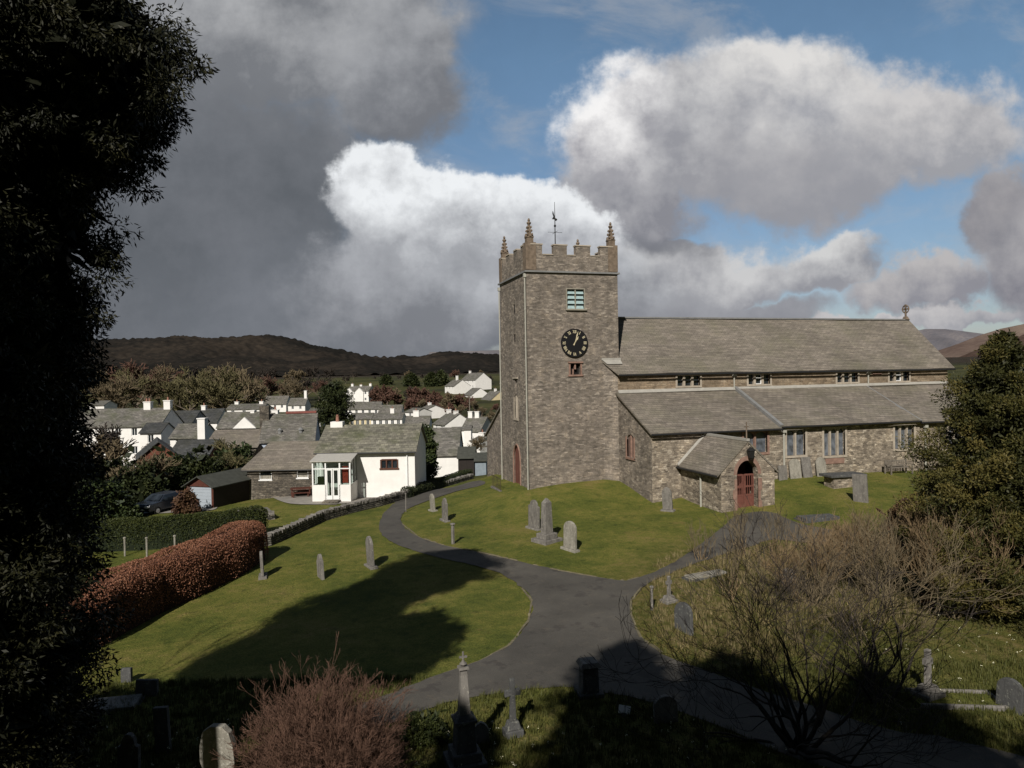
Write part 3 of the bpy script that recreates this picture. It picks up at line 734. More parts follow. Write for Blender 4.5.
# west face openings
mb = MB(); mb.box(.16, .3, TD - (TD - 2.7), 3.2, 4.6, 7.4)
mb = MB(); mb.T = None
def west_fill(y0, y1, z0, z1, x=.3): return MB().box(x, x + .04, y0, y1, z0, z1)
wo = MB().box(-.03, .12, 2.55 - .12, 2.55, 4.55, 6.1).box(-.03, .12, 3.35, 3.47, 4.55, 6.1).box(-.02, .15, 2.91, 2.99, 4.62, 6.2).box(-.06, .1, 2.4, 3.5, 4.45, 4.6).build('lancet_window', M['ashlar'], church)
west_fill(2.5, 3.4, 4.6, 6.35, .08).build('glass', M['leadglass'], wo)
wo = MB().box(-.08, .1, 2.35, 3.55, 7.4, 7.5).build('square_opening', M['ashlar'], church); west_fill(2.65, 3.25, 6.7, 7.4).build('dark_backing', M['dark'], wo)
for z0, z1, y0, y1 in ((11.95, 12.7, 2.8, 3.3), (9.9, 10.6, 2.8, 3.35)):
    west_fill(y0, y1, z0, z1, .05).build('slit_opening', M['dark'], church)
wdoor = west_fill(2.0, 3.8, -.4, 2.8, .09).build('west_door', M['door'], church)
mb = MB(); pts = arch(0, 1.7, 0, 3.05, 1.15); inn = arch(.14, 1.56, -.01, 2.88, 1.06)
o2 = [(p[0], p[1]) for p in pts]
mb.tube([(-.02, 2.05 + p[0], -.3 + p[1]) for p in pts[2:] + [pts[0]]][:-1], .06, 6); mb.tube([(-.02, 2.05, -.3), (-.02, 2.05, 1.6)], .06, 6); mb.tube([(-.02, 3.75, -.3), (-.02, 3.75, 1.6)], .06, 6)
mb.build('door_surround', M['sand'], wdoor)
# railing in front of the west door
rl = thing('railing', 'low iron railing guarding the arched red door of the tower', 'railing', (-1.5, 2.3, H(-1.5, 2.3)))
mb = MB()
for i in range(7): mb.tube([(0, i * .38 - .3, -.1), (0, i * .38 - .3, .85)], .018, 5)
mb.build('baluster', M['ironrust'], rl); MB().tube([(0, -.35, .85), (0, 2.1, .85)], .022, 5).build('top_rail', M['ironrust'], rl)
MB().box(-.08, .12, -.4, 2.15, -.2, .03).build('kerb_stone', M['stoneg'], rl)
# drainpipes on the tower
for x, y, z1 in ((-.09, .12, 14.42), (-.09, TD - .1, 14.3)):
    mb = MB(); mb.tube([(x, y, -.6), (x, y, z1)], .048, 8)
    for z in (2, 4.5, 7, 9.5, 12): mb.tube([(x, y, z), (x, y, z + .1)], .065, 8)
    mb.box(x - .09, x + .08, y - .09, y + .09, z1 - .25, z1); mb.build('drainpipe', M['pipe'], church)

# --- nave
EX = 34.8; NY = -.66; ry = 3.4; RZ = 11.78; ez = 7.62; ey = -1.02
mb = MB()
ch_w = [(10.73, 12.53), (16.47, 18.31), (24.2, 26.1), (29.06, 30.97)]
mb.wall(rect(6.2, EX, 5.6, 7.9), [rect(a, b, 6.7, 7.4) for a, b in ch_w], (0, NY, 0), X, Z, -Y, .3)
mb.build('clerestory_wall', M['cler'], church)
mb = MB()
mb.wall([(NY, -2), (7.46, -2), (7.46, 7.9), (ry, RZ - .1), (NY, 7.9)], [], (EX, 0, 0), Y, Z, X, .3)
mb.build('east_gable', M['tower'], church); mb = MB()
# west gable, chamfered corner and lower west walls
mb.wall([(TD, 3), (8.0, 3), (8.0, 7.5), (ry, RZ - .15), (NY, 7.8), (NY, 6.5), (.3, 6.5)], [], (6.7, 0, 0), Y, Z, -X, .3)
mb.build('nave_west_gable', M['tower'], church); mb = MB()
mb.wall(rect(0, math.hypot(.8, .66), -2, 8.0), [], (5.4, 0, 0), Vector((.8, -.66, 0)).normalized(), Z, Vector((-.66, -.8, 0)).normalized(), .3)
mb.add([(5.4, .02, 8.6), (6.2, -.66, 7.9), (6.2, .02, 8.6), (5.4, .02, 7.99), (6.2, -.66, 7.99)], [(0, 3, 4, 1), (0, 1, 2)])
aw = [(.66, -2.4), (5.47, -2.4), (5.47, 3.98), (.66, 6.36)]
mb.wall(aw, [arch(1.96, 3.02, 2.12, 3.62, .35)], (6.2, 0, 0), -Y, Z, -X, .3)
mb.build('west_wall', M['tower'], church)
def roof_plane(x0, x1, y0, z0, y1, z1, t=.12, vw=None):
    """slab from eave (y0,z0) to top (y1,z1)"""
    n = Vector((0, z0 - z1, y1 - y0)).normalized() if y1 > y0 else Vector((0, z1 - z0, y0 - y1)).normalized()
    if n.z < 0: n = -n
    m_ = MB(); xa, xb = x0, x1
    a = [Vector((x0, y0, z0)), Vector((x1, y0, z0)), Vector((x1, y1, z1)), Vector((x0, y1, z1))]
    b = [p - n * t for p in a]
    return m_.add(a + b, [(0, 1, 2, 3), (4, 7, 6, 5), (0, 4, 5, 1), (1, 5, 6, 2), (2, 6, 7, 3), (3, 7, 4, 0)])
def sag(o, amt, seed):
    """slight unevenness of an old roof"""
    b = bmesh.new(); b.from_mesh(o.data)
    es = [e for e in b.edges if (e.verts[0].co - e.verts[1].co).length > 2.5]
    for _ in range(3):
        es = [e for e in b.edges if (e.verts[0].co - e.verts[1].co).length > 2.5]
        if es: bmesh.ops.subdivide_edges(b, edges=es, cuts=2, use_grid_fill=True)
    for v in b.verts:
        v.co.z += amt * (math.sin(v.co.x * .55 + seed) * .6 + math.sin(v.co.x * 1.3 + v.co.y + seed * 2) * .4)
    b.to_mesh(o.data); b.free()
nr = roof_plane(6.72, EX + .35, ey, ez, ry, RZ)
k = roof_plane(6.72, EX + .35, 7.8, ez, ry, RZ); nr.add(k.v, k.f)
nro = nr.build('nave_roof', M['slate'], church); sag(nro, .035, 1)
# lower west strip of the nave roof that passes in front of the tower
s_ = (RZ - ez) / (ry - ey)
mb = MB(); a = [(5.35, -.04, ez + s_ * (-.04 - ey)), (6.12, ey, ez), (6.72, ey, ez), (6.72, -.04, ez + s_ * (-.04 - ey))]
mb.add(a + [(p[0], p[1], p[2] - .12) for p in a], [(0, 1, 2, 3), (4, 7, 6, 5), (0, 4, 5, 1), (1, 5, 6, 2), (2, 6, 7, 3), (3, 7, 4, 0)])
mb.build('west_roof_strip', M['slate'], church)
mb = MB(); mb.box(5.3, 6.72, -.1, -.005, 8.56, 8.72); mb.add([(5.36, -.1, 8.575), (6.7, -.1, 8.575), (6.7, -.4, 8.30), (5.55, -.4, 8.30)], [(0, 1, 2, 3)]); mb.build('lead_flashing', M['pale'], church)
MB().box(6.72, EX + .36, ry - .14, ry + .14, RZ - .02, RZ + .09).build('ridge', M['lead'], nro)
mb = MB(); mb.tube([(6.1, ey - .06, ez - .1), (EX + .3, ey - .06, ez - .1)], .065, 8); mb.build('gutter', M['iron'], nro)
# cross on the east gable
cr = thing('gable_cross', None, None); cr.parent = church; cr.location = (EX + .05, ry, RZ + .05)
mb = MB(); mb.frustum(0, 0, 0, .25, .4, .4, .22, .22).tube([(0, 0, .2), (0, 0, .6)], .08, 8)
mb.tube([(0, .32 * math.cos(t * math.pi / 8), .88 + .32 * math.sin(t * math.pi / 8)) for t in range(17)], .055, 6).box(-.05, .05, -.36, .36, .82, .94).box(-.05, .05, -.06, .06, .5, 1.28)
mb.build('cross_head', M['pinn'], cr)
def mullion(name, x0, x1, z0, z1, y, lights, mf, mg, arched=False, fw=.13, mw=.12, proud=.04, surround=True):
    m_ = MB()
    m_.box(x0 - fw, x0, y - proud, y + .12, z0 - fw, z1 + fw).box(x1, x1 + fw, y - proud, y + .12, z0 - fw, z1 + fw)
    m_.box(x0, x1, y - proud, y + .12, z1, z1 + fw).box(x0, x1, y - proud - .03, y + .12, z0 - fw, z0)
    lw_ = (x1 - x0 - mw * (lights - 1)) / lights
    for i in range(1, lights):
        a = x0 + i * lw_ + (i - 1) * mw; m_.box(a, a + mw, y + .03, y + .2, z0 + .002, z1 - .002)
    if arched:
        for i in range(lights):
            a = x0 + i * (lw_ + mw); c = a + lw_ / 2; h = .3
            for s in (-1, 1):
                poly = [(c + s * lw_ / 2, z1), (c + s * lw_ / 2, z1 - h), (c + s * lw_ * .42, z1 - h * .5), (c + s * lw_ * .25, z1 - h * .18), (c, z1 - .02), (c, z1)]
                m_.prism(poly, (0, y + .06, 0), X, Z, Y, .1)
    o = m_.build(name, mf, church)
    MB().box(x0, x1, y + .2, y + .24, z0, z1).build('glass', mg, o)
    return o
for i, (a, b) in enumerate(ch_w):
    o = mullion('clerestory_window', a, b, 6.7, 7.4, NY, 3, M['ashlar'], M['glass'], proud=.05, mw=.17)
    if i in (1, 3):
        c = (a + b) / 2; MB().box(c - .27, c - .2, NY + .1, NY + .16, 6.67, 7.39).box(c + .2, c + .27, NY + .1, NY + .16, 6.67, 7.39).box(c - .2, c + .2, NY + .1, NY + .16, 6.67, 6.75).box(c - .2, c + .2, NY + .1, NY + .16, 7.1, 7.18).box(c - .2, c + .2, NY + .1, NY + .16, 7.46, 7.39).build('casement', M['pvc'], o)
for x in (15.25, 27.0):
    mb = MB(); mb.tube([(x, NY - .1, 6.3), (x, NY - .1, 7.5)], .055, 8).box(x - .14, x + .14, NY - .25, NY - .02, 7.32, 7.56); mb.build('drainpipe', M['pipe'], church)
MB().box(27.5, 28.3, NY - .05, NY, 7.18, 7.34).build('wall_plaque', M['sand'], church)
# --- south aisle
AY = -5.47
aw_ = [(12.75, 14.5, 2.37, 3.72, 2, 'sand'), (15.98, 17.42, 2.05, 3.74, 2, 'ashlar'), (18.9, 20.6, 1.9, 3.68, 3, 'ashlar'), (24.75, 26.4, 2.1, 3.72, 3, 'ashlar'), (29.5, 31.2, 2.1, 3.72, 3, 'ashlar')]
mb = MB(); mb.wall(rect(6.2, EX, -2.4, 4.02), [rect(a, b, c, d) for a, b, c, d, _, _ in aw_], (0, AY, 0), X, Z, -Y, .35)
mb.wall([(0, -2), (4.81, -2), (4.81, 6.3), (0, 3.9)], [], (EX, AY, 0), Y, Z, X, .3)
mb.build('aisle_wall', M['rubble'], church)
for i, (a, b, c, d, n, mt) in enumerate(aw_):
    mullion('aisle_window', a, b, c, d, AY, n, M[mt], M['leadglass'], True, fw=.15)
MB().box(19.0, 20.5, AY - .05, AY, 1.35, 1.72).build('red_stone_panel', M['sand'], church)
# west window of the aisle
wo = MB().box(6.14, 6.3, -1.96, -1.84, 2.0, 3.45).box(6.14, 6.3, -3.14, -3.02, 2.0, 3.45).box(6.12, 6.3, -3.14, -1.84, 1.96, 2.1).box(6.2, 6.36, -2.54, -2.44, 2.12, 3.55).build('west_aisle_window', M['sand'], church)
MB().box(6.3, 6.34, -3.05, -1.93, 2.1, 3.65).build('glass', plain('pinkish_blocked_lights', (.16, .105, .085), .8, .3, 4), wo)
for i, (x0, x1, dz) in enumerate(((6.02, 15.4, 0), (15.4, 26.7, .12), (26.7, EX + .3, .02))):
    rp = roof_plane(x0, x1, AY - .32, 3.93 + dz, NY, 6.34 + dz)
    o = rp.build('aisle_roof', M['slate'], church); sag(o, .03, i * 2 + 4)
    if i:
        n_ = roof_plane(x0 - .12, x0 + .13, AY - .34, 4.02 + dz, NY - .01, 6.46 + dz, .2); n_.build('raised_verge', M['lead'], o)
    MB().tube([(x0, AY - .38, 3.84 + dz), (x1, AY - .38, 3.84 + dz)], .06, 8).build('gutter', M['iron'], o)
mb = MB(); mb.add([(6.2, NY - .03, 6.52), (EX, NY - .03, 6.6), (EX, NY - .2, 6.42), (6.2, NY - .2, 6.3), (6.2, NY - .03, 6.2), (EX, NY - .03, 6.3)], [(0, 1, 2, 3), (3, 2, 5, 4), (0, 4, 5, 1)])
mb.build('lead_flashing', M['pale'], church)
for x, z1 in ((15.68, 3.85), (27.3, 3.75)):
    mb = MB(); mb.tube([(x, AY - .12, .2), (x, AY - .12, z1)], .065, 8).box(x - .13, x + .13, AY - .26, AY - .02, z1 - .25, z1); mb.build('drainpipe', M['pipe'], church)
# --- north aisle (seen beside the tower)
NA, NZ = 6.85, 2.6
mb = MB(); mb.wall([(0, -2.5), (4.2, -2.5), (4.2, 2.9), (0, 6.6)], [], (.9, TD + 4.2, 0), -Y, Z, -X, .3) if False else None
mb.wall([(TD + .002, -2.5), (TD + NA, -2.5), (TD + NA, NZ), (TD + .002, 6.1)], [], (.5, 0, 0), Y, Z, -X, .3)
mb.wall(rect(.5, EX, -2.5, NZ), [], (0, TD + NA, 0), X, Z, Y, .3)
mb.build('north_aisle_wall', M['tower'], church)
mb = MB(); a = [(.35, TD + .02, 6.22), (6.6, TD + .02, 6.22), (6.6, TD + NA + .25, NZ - .05), (.35, TD + NA + .25, NZ - .05)]
mb.add(a + [(p[0], p[1], p[2] - .12) for p in a], [(0, 1, 2, 3), (4, 7, 6, 5), (0, 4, 5, 1), (1, 5, 6, 2), (2, 6, 7, 3), (3, 7, 4, 0)])
a = [(6.6, 7.5, 6.1), (EX, 7.5, 6.1), (EX, TD + NA + .25, NZ - .05), (6.6, TD + NA + .25, NZ - .05)]
mb.add(a + [(p[0], p[1], p[2] - .12) for p in a], [(0, 1, 2, 3), (4, 7, 6, 5), (0, 4, 5, 1), (1, 5, 6, 2), (2, 6, 7, 3), (3, 7, 4, 0)])
mb.build('north_aisle_roof', M['slate'], church)
# --- porch
px0, px1, PY, pcx = 8.2, 11.72, -9.9, 9.93
po = thing('porch', None, None); po.parent = church
mb = MB(); dr = arch(9.22, 10.62, -.9, 2.55, .8)
mb.wall([(px0, -1.6), (px1, -1.6), (px1, 1.95), (pcx, 3.62), (px0, 1.95)], [dr], (0, PY, 0), X, Z, -Y, .45)
mb.wall(rect(0, AY - PY, -1.6, 2.0), [], (px0, AY, 0), -Y, Z, -X, .3).wall(rect(0, AY - PY, -1.6, 2.0), [], (px1, PY, 0), Y, Z, X, .3)
mb.build('porch_wall', M['rubble'], po)
for s in (-1, 1):
    x_e = px0 - .25 if s < 0 else px1 + .25
    xs = [x_e, pcx]
    m_ = MB(); a = [Vector((x_e, PY - .05, 1.84)), Vector((pcx, PY - .05, 3.72)), Vector((pcx, AY, 3.72)), Vector((x_e, AY, 1.84))]
    b_ = [p - Vector((0, 0, .13)) for p in a]
    m_.add(a + b_, [(0, 1, 2, 3), (4, 7, 6, 5), (0, 4, 5, 1), (1, 5, 6, 2), (2, 6, 7, 3), (3, 7, 4, 0)]).build('porch_roof', M['slate'], po)
mb = MB(); mb.box(pcx - .1, pcx + .1, PY - .1, AY, 3.66, 3.8)
a = [(px0 - .25, AY - .16, 1.87), (pcx, AY - .16, 3.75), (pcx, AY - .01, 3.86), (px0 - .25, AY - .01, 1.98)]
mb.add(a + [(p[0], p[1] + .005, p[2] - .2) for p in a], [(0, 1, 2, 3), (4, 7, 6, 5), (0, 4, 5, 1), (1, 5, 6, 2), (2, 6, 7, 3), (3, 7, 4, 0)])
mb.build('lead_flashing', M['pale'], po)
MB().tube([(px0 - .3, PY, 1.72), (px0 - .3, AY, 1.72)], .07, 8).build('gutter', M['iron'], po)
mb = MB(); mb.tube([(px0 - .1, -7.9, -.9), (px0 - .1, -7.9, 1.5), (px0 - .28, -7.9, 1.68)], .06, 8); mb.build('drainpipe', M['pipe'], po)
mb = MB()
for z0, z1, s, w in ((-.9, .35, -1, .16), (.36, .9, -1, .26), (.91, 1.5, -1, .15), (-.9, .2, 1, .24), (.21, .8, 1, .15), (.81, 1.5, 1, .25)):
    x = 9.22 if s < 0 else 10.62; mb.box(min(x, x + s * w), max(x, x + s * w), PY - .025, PY + .06, z0, z1)
for i in range(7):
    t0 = i / 7; t1 = (i + 1) / 7
    for s in (-1, 1):
        def pt(t, o): return (9.92 + s * (.7 + o) * math.cos(t * math.pi / 2), 1.75 + (.8 + o * 1.25) * math.sin(t * math.pi / 2))
        p = [pt(t0, 0.0), pt(t1, 0.0), pt(t1, .2), pt(t0, .2)]
        mb.prism(p, (0, PY - .02, 0), X, Z, Y, .05)
mb.build('door_surround', M['sand'], po)
gate = thing('porch_gate', None, None); gate.parent = po
for x0, x1 in ((9.24, 9.905), (9.935, 10.6)):
    mb = MB(); y = PY + .38
    mb.box(x0, x0 + .07, y, y + .05, -.45, 1.7).box(x1 - .07, x1, y, y + .05, -.45, 1.7)
    for z in (-.45, .45, .95, 1.62): mb.box(x0 + .07, x1 - .07, y + .005, y + .045, z, z + .1)
    for i in range(4):
        x = x0 + .07 + (x1 - x0 - .14) * (i + .5) / 4; mb.box(x - .018, x + .018, y + .012, y + .038, -.34, 1.62)
    mb.box(x0 + .07, x1 - .07, y + .02, y + .03, -.35, .45); mb.build('gate_leaf', M['door'], gate)
MB().box(9.0, 10.9, PY + 1.6, PY + 1.65, -.9, 2.7).build('inner_door', M['door'], po)
MB().box(8.5, 11.5, PY + .3, AY, -.8, -.42).build('porch_floor', M['ashlar'], po)
# lantern over the door, finial at the porch apex
la = thing('lantern', None, None); la.parent = po; la.location = (pcx + .05, PY - .28, 2.72)
mb = MB(); mb.frustum(0, 0, 0, .42, .2, .2, .32, .32).frustum(0, 0, .42, .6, .38, .38, .08, .08).box(-.05, .05, -.05, .05, -.08, 0).tube([(0, 0, .55), (0, .05, .75), (0, .28, .72)], .02, 5)
mb.build('lamp_housing', M['iron'], la)
mb = MB(); mb.tube([(pcx, PY + .05, 3.7), (pcx, PY + .05, 4.75)], [.045, .03], 6).box(pcx - .14, pcx + .14, PY + .02, PY + .07, 4.45, 4.5); mb.build('finial', M['pinn'], po)
# ------------------------------------------------------------------ gravestones and churchyard things
def outline(style, w, h):
    a = w / 2
    if style == 'round': pts = [(-a, 0), (a, 0), (a, h - a * .9)] + [(a * math.cos(t * math.pi / 10), h - a * .9 + a * .9 * math.sin(t * math.pi / 10)) for t in range(1, 10)] + [(-a, h - a * .9)]
    elif style == 'gothic': pts = [(-a, 0), (a, 0), (a, h * .74), (a * .8, h * .86), (a * .45, h * .95), (0, h), (-a * .45, h * .95), (-a * .8, h * .86), (-a, h * .74)]
    elif style == 'shoulder': pts = [(-a, 0), (a, 0), (a, h * .78), (a * .68, h * .8)] + [(a * .68 * math.cos(t * math.pi / 8), h * .8 + (h * .2) * math.sin(t * math.pi / 8)) for t in range(1, 8)] + [(-a * .68, h * .8), (-a, h * .78)]
    elif style == 'wavy': pts = [(-a * .8, 0), (a * .8, 0), (a * .82, h * .4), (a, h * .55), (a * .95, h * .75), (a * .75, h * .92), (a * .4, h), (-a * .3, h), (-a * .75, h * .93), (-a * .98, h * .74), (-a, h * .55), (-a * .82, h * .42)]
    else: pts = [(-a, 0), (a, 0), (a, h), (-a, h)]
    return pts
def headstone(label, p, h, w, style, mat, t=.12, yaw=0.0, lean=(0, 0), base=True, group='headstones on the lawns'):
    """a slab standing on the turf; yaw turns it from facing the viewpoint"""
    if lean == (0, 0): _r = random.Random(len(label) * 7 + int(w * 100)); lean = (_r.uniform(-4, 3), _r.uniform(-3.5, 3.5))
    o = thing('headstone', label, 'gravestone', (p[0], p[1], H(p[0], p[1]) - .04), rot=(R(lean[0]), R(lean[1]), -HEAD + R(yaw)), group=group)
    mb = MB(); z0 = .14 if base else -.2
    pts = [(x, y + (z0 if y > 0 else (z0 if base else -.2))) for x, y in outline(style, w, h - (.14 if base else 0))]
    mb.prism(pts, (0, -t / 2, 0), Vector((1, 0, 0)), Z, Vector((0, 1, 0)), t)
    s = mb.build('slab', mat, o, bevel=.012)
    mb = MB(); mb.prism([(x * .78, z0 + (h * .12) + y * .8) for x, y in outline(style, w, h - .14)], (0, -t / 2 - .006, 0), Vector((1, 0, 0)), Z, Vector((0, 1, 0)), .004)
    mb.build('inscription_panel', mat, s)
    if base: MB().frustum(0, 0, -.25, .137, w + .26, t + .3, w + .2, t + .24).build('base', mat, o, bevel=.015)
    return o
def at_px(px, py_top, py_bot):
    p = G(px, py_bot); d = depth_of(p); return p, (py_bot - py_top) / 700 * d, d
def hs(label, px, yt, yb, wpx, style, mat, **k):
    p, h, d = at_px(px, yt, yb); return headstone(label, p, h, k.pop('w', wpx / 700 * d), style, M[mat], **k)
GL = 'headstones on the lawns'
hs('narrow headstone seen edge-on, nearest to the end of the copper beech hedge', 263, 550, 577, 5, 'shoulder', 'stoneg', w=.7, yaw=-72)
hs('dark headstone leaning left, between the beech hedge and the pale pointed headstone', 321, 549, 578, 9, 'shoulder', 'stoneg', w=.7, yaw=-58, lean=(0, -9), base=False)
hs('grey pointed headstone on a base, on the lawn left of the path bend', 371, 535, 567, 10, 'gothic', 'stoneg', w=.8, yaw=-60)
hs('small grey headstone with a round top close to the inside of the path bend', 445, 497, 521, 6, 'shoulder', 'stoneg', w=.7, yaw=-62)
hs('smallest slim headstone standing farthest up the path toward the village', 433, 493, 511, 5, 'round', 'stonel', w=.6, yaw=-60)
hs('rounded headstone left of the short obelisk below the tower', 534, 499, 529, 12, 'shoulder', 'stoneg', w=.95, yaw=-56)
hs('pale lichen-blotched headstone right of the short obelisk below the tower', 570, 520, 550, 12, 'round', 'stonel', w=.85, yaw=-52, lean=(0, 2))
hs('solitary slim headstone on a wide base in front of the aisle west corner', 668, 486, 511, 8, 'gothic', 'stoneg', w=.6, yaw=-35)
hs('broad dark slate headstone leaning back beside the small weathered cross', 684, 596, 632, 15, 'round', 'stoned', w=.85, yaw=-64, lean=(-6, -9), base=False)
hs('grey headstone leaning left with a shadow behind it at the right edge', 1009, 668, 710, 15, 'round', 'stoned', w=.6, yaw=-62, lean=(0, 4), base=False)
hs('rounded headstone with a pale rim standing in the shade beside the lower path', 666, 685, 722, 24, 'round', 'stoneg', yaw=8, base=False)
hs('low flat grey slab headstone tucked behind the tall obelisk monument', 482, 712, 742, 15, 'gothic', 'stoneg', yaw=5, base=False)
hs('big pale worn headstone with a wavy rounded top left of the red-stemmed bush', 221, 712, 792, 37, 'wavy', 'stonel', yaw=-8, base=False, t=.16, lean=(2, -1))
hs('grey slab headstone half hidden by bare twigs above the shadowed path', 838, 545, 573, 11, 'flat', 'stoned', w=.62, yaw=-30, base=False)
hs('bluish slab headstone behind the branches of the spreading bare tree', 789, 562, 585, 10, 'round', 'stoneg', w=.62, yaw=-35, base=False)
hs('tall upright plain slab in front of the table tomb on the aisle lawn', 861, 470, 502, 9, 'flat', 'stoneg', w=.8, yaw=-48, base=False)
hs('thin dark post-like headstone in the deep shade, nearest the sunlit streaks', 127, 660, 682, 5, 'flat', 'stoned', w=.3, base=False)
hs('left one of the paired thin dark slabs in the shaded lawn', 141, 671, 695, 5, 'flat', 'stoned', w=.28, base=False)
hs('right one of the paired thin dark slabs in the shaded lawn', 152, 671, 696, 6, 'flat', 'stoned', w=.32, base=False)
hs('tall dark headstone in the shade next to the pale wavy-topped headstone', 164, 696, 752, 14, 'flat', 'stoned', base=False)
hs('wide dark headstone with shoulders at the bottom left in the shade', 129, 722, 780, 21, 'shoulder', 'stoned', base=False)
# slabs leaning on the aisle wall
for i, (px, w, h, mt, st, an, lb) in enumerate([(783, .62, 1.0, 'stoneg', 'flat', 6, 'grey slab leaning on the aisle wall, closest to the downpipe'), (796, .85, 1.35, 'stonel', 'round', 9, 'bright pale rounded slab leaning on the aisle wall'),
                                             (808, .7, 1.4, 'stoneg', 'flat', 12, 'dark streaked tall slab leaning on the aisle wall'), (822, .75, 1.35, 'stonel', 'gothic', 9, 'pale pointed slab leaning on the aisle wall beside the table tomb')]):
    q = CAM + ray(px, 474) * ((AY - .35 - CAM[1]) / ray(px, 474)[1])
    o = thing('leaning_slab', lb, 'gravestone', (q[0], AY - .42, H(q[0], AY - .42) - .05), rot=(R(-an), 0, 0), group='old slabs leaning on the aisle wall')
    MB().prism(outline(st, w, h), (0, 0, 0), X, Z, Y, .1).build('slab', M[mt], o, bevel=.012)
# table tomb
p = G(843, 486); tt = thing('table_tomb', 'low table tomb with a thick dark overhanging slab near the aisle wall', 'tomb', p, rz=R(-4))
MB().box(-1.0, 1.0, -.45, .45, -.3, .62).build('chest', M['rubble'], tt)
MB().box(-1.25, 1.25, -.62, .62, .622, .78).build('top_slab', M['stoned'], tt, bevel=.03)
# ledgers
def ledger(label, px, py, wl, wd, yaw, mat, h=.12):
    p = G(px, py); o = thing('ledger_slab', label, 'grave slab', p, rz=-HEAD + R(yaw), group='flat grave slabs')
    MB().box(-wl / 2, wl / 2, -wd / 2, wd / 2, -.1, h).build('slab', M[mat], o, bevel=.02); MB().box(-wl / 2 - .08, wl / 2 + .08, -wd / 2 - .08, wd / 2 + .08, -.15, .03).build('plinth', M['stoned'], o)
ledger('flat dark ledger slab in the grass right of the porch path', 818, 519, 2.0, .9, 12, 'stoned', .16)
ledger('long pale ledger slab lying in the rough grass behind the small cross', 706, 576, 1.9, .5, 25, 'stonel')
ledger('long flat slab lying in the darkest shade at the lower left', 100, 708, 1.9, .8, 12, 'stoneg')
# small obelisk on stepped base
p, h, d = at_px(547, 498, 541)
o = thing('obelisk_grave', 'short blunt obelisk on a broad square base between two headstones below the tower', 'gravestone', p, rz=-HEAD + R(40))
MB().box(-.62, .62, -.55, .55, -.3, .16).box(-.42, .42, -.36, .36, .162, .42).build('base', M['stoneg'], o, bevel=.02)
MB().frustum(0, 0, .42, h - .22, .52, .40, .42, .32).frustum(0, 0, h - .22, h, .42, .32, .08, .08).build('shaft', M['stoneg'], o, bevel=.01)
# tall obelisk monument
p, h, d = at_px(465, 651, 764)
o = thing('obelisk_monument', 'tall slender obelisk monument with a cross finial on a heavy dark pedestal', 'monument', p, rz=-HEAD + R(18))
MB().box(-.42, .42, -.42, .42, -.4, .16).box(-.32, .32, -.32, .32, .162, .36).build('step', M['stoned'], o, bevel=.02)
MB().frustum(0, 0, .36, .98, .46, .46, .40, .40).box(-.25, .25, -.25, .25, .982, 1.06).frustum(0, 0, 1.06, 1.16, .42, .42, .28, .28).build('pedestal', M['stoned'], o, bevel=.015)
MB().frustum(0, 0, 1.16, h - .38, .25, .25, .14, .14).frustum(0, 0, h - .38, h - .33, .24, .24, .22, .22).build('shaft', M['stoneg'], o, bevel=.008)
MB().lathe([(.04, h - .33), (.09, h - .27), (.04, h - .22), (.025, h - .18), (.02, h)], (0, 0, 0), 8).box(-.09, .09, -.02, .02, h - .14, h - .1).build('cross_finial', M['stoneg'], o)
def stone_cross(label, px, t, b, arm, mat, yaw, foot=.0, thick=.13, wheel=False, bw=.5):
    p, h, d = at_px(px, t, b)
    o = thing('stone_cross', label, 'cross', (p[0], p[1], p[2] - .03), rz=-HEAD + R(yaw))
    f = h * .28
    MB().frustum(0, 0, -.25, f * .5, bw, bw * .8, bw * .9, bw * .7).frustum(0, 0, f * .5 + .002, f, bw * .72, bw * .55, bw * .5, bw * .38).build('stepped_base', M[mat], o, bevel=.02)
    w = thick; mb = MB(); za = h * .76
    mb.prism([(-w * .6, f), (w * .6, f), (w * .45, za - w * .5), (arm, za - w * .6), (arm, za + w * .6), (w * .45, za + w * .5), (w * .5, h), (-w * .5, h), (-w * .45, za + w * .5), (-arm, za + w * .6), (-arm, za - w * .6), (-w * .45, za - w * .5)], (0, -w * .4, 0), X, Z, Y, w * .8)
    mb.build('cross_shaft', M[mat], o, bevel=.012)
    return o
stone_cross('dark latin cross on a stepped base in the grass right of the tall obelisk', 513, 677, 735, .2, 'stoned', 20, thick=.13)
stone_cross('small weathered cross with a spreading triangular base beside the slate headstone', 669, 575, 602, .13, 'stoneg', 30, thick=.12, bw=.62)
stone_cross('worn stone cross at the head of the kerbed grave below the conifer', 928, 648, 697, .14, 'stoneg', 25, thick=.15, bw=.75)
# kerbed grave plot
a = G(915, 697); b = G(992, 706)
o = thing('kerbed_grave', 'grave plot framed by low mossy kerb stones running out from the worn cross', 'grave', G(955, 702), rz=-HEAD + R(-6))
for x0, x1, y0, y1 in ((-1.0, 1.0, -.42, -.32), (-1.0, 1.0, .46, .56), (1.0, 1.1, -.42, .56)): MB().box(x0, x1, y0, y1, -.2, .11).build('kerb', M['stoneg'], o, bevel=.03)
MB().box(-1.0, 1.0, -.28, .42, -.1, .05).build('bed', M['ground'], o)
# squat draped pedestal in the shade
p, h, d = at_px(589, 660, 694)
o = thing('pedestal_tomb', 'squat dark square pedestal tomb with a pale cap at the path edge', 'tomb', p, rz=-HEAD + R(10))
MB().box(-.34, .34, -.34, .34, -.2, .12).frustum(0, 0, .12, h - .12, .46, .46, .42, .42).build('body', M['stoned'], o, bevel=.015)
MB().frustum(0, 0, h - .12, h, .58, .58, .44, .44).build('cap', M['stoneg'], o, bevel=.01)
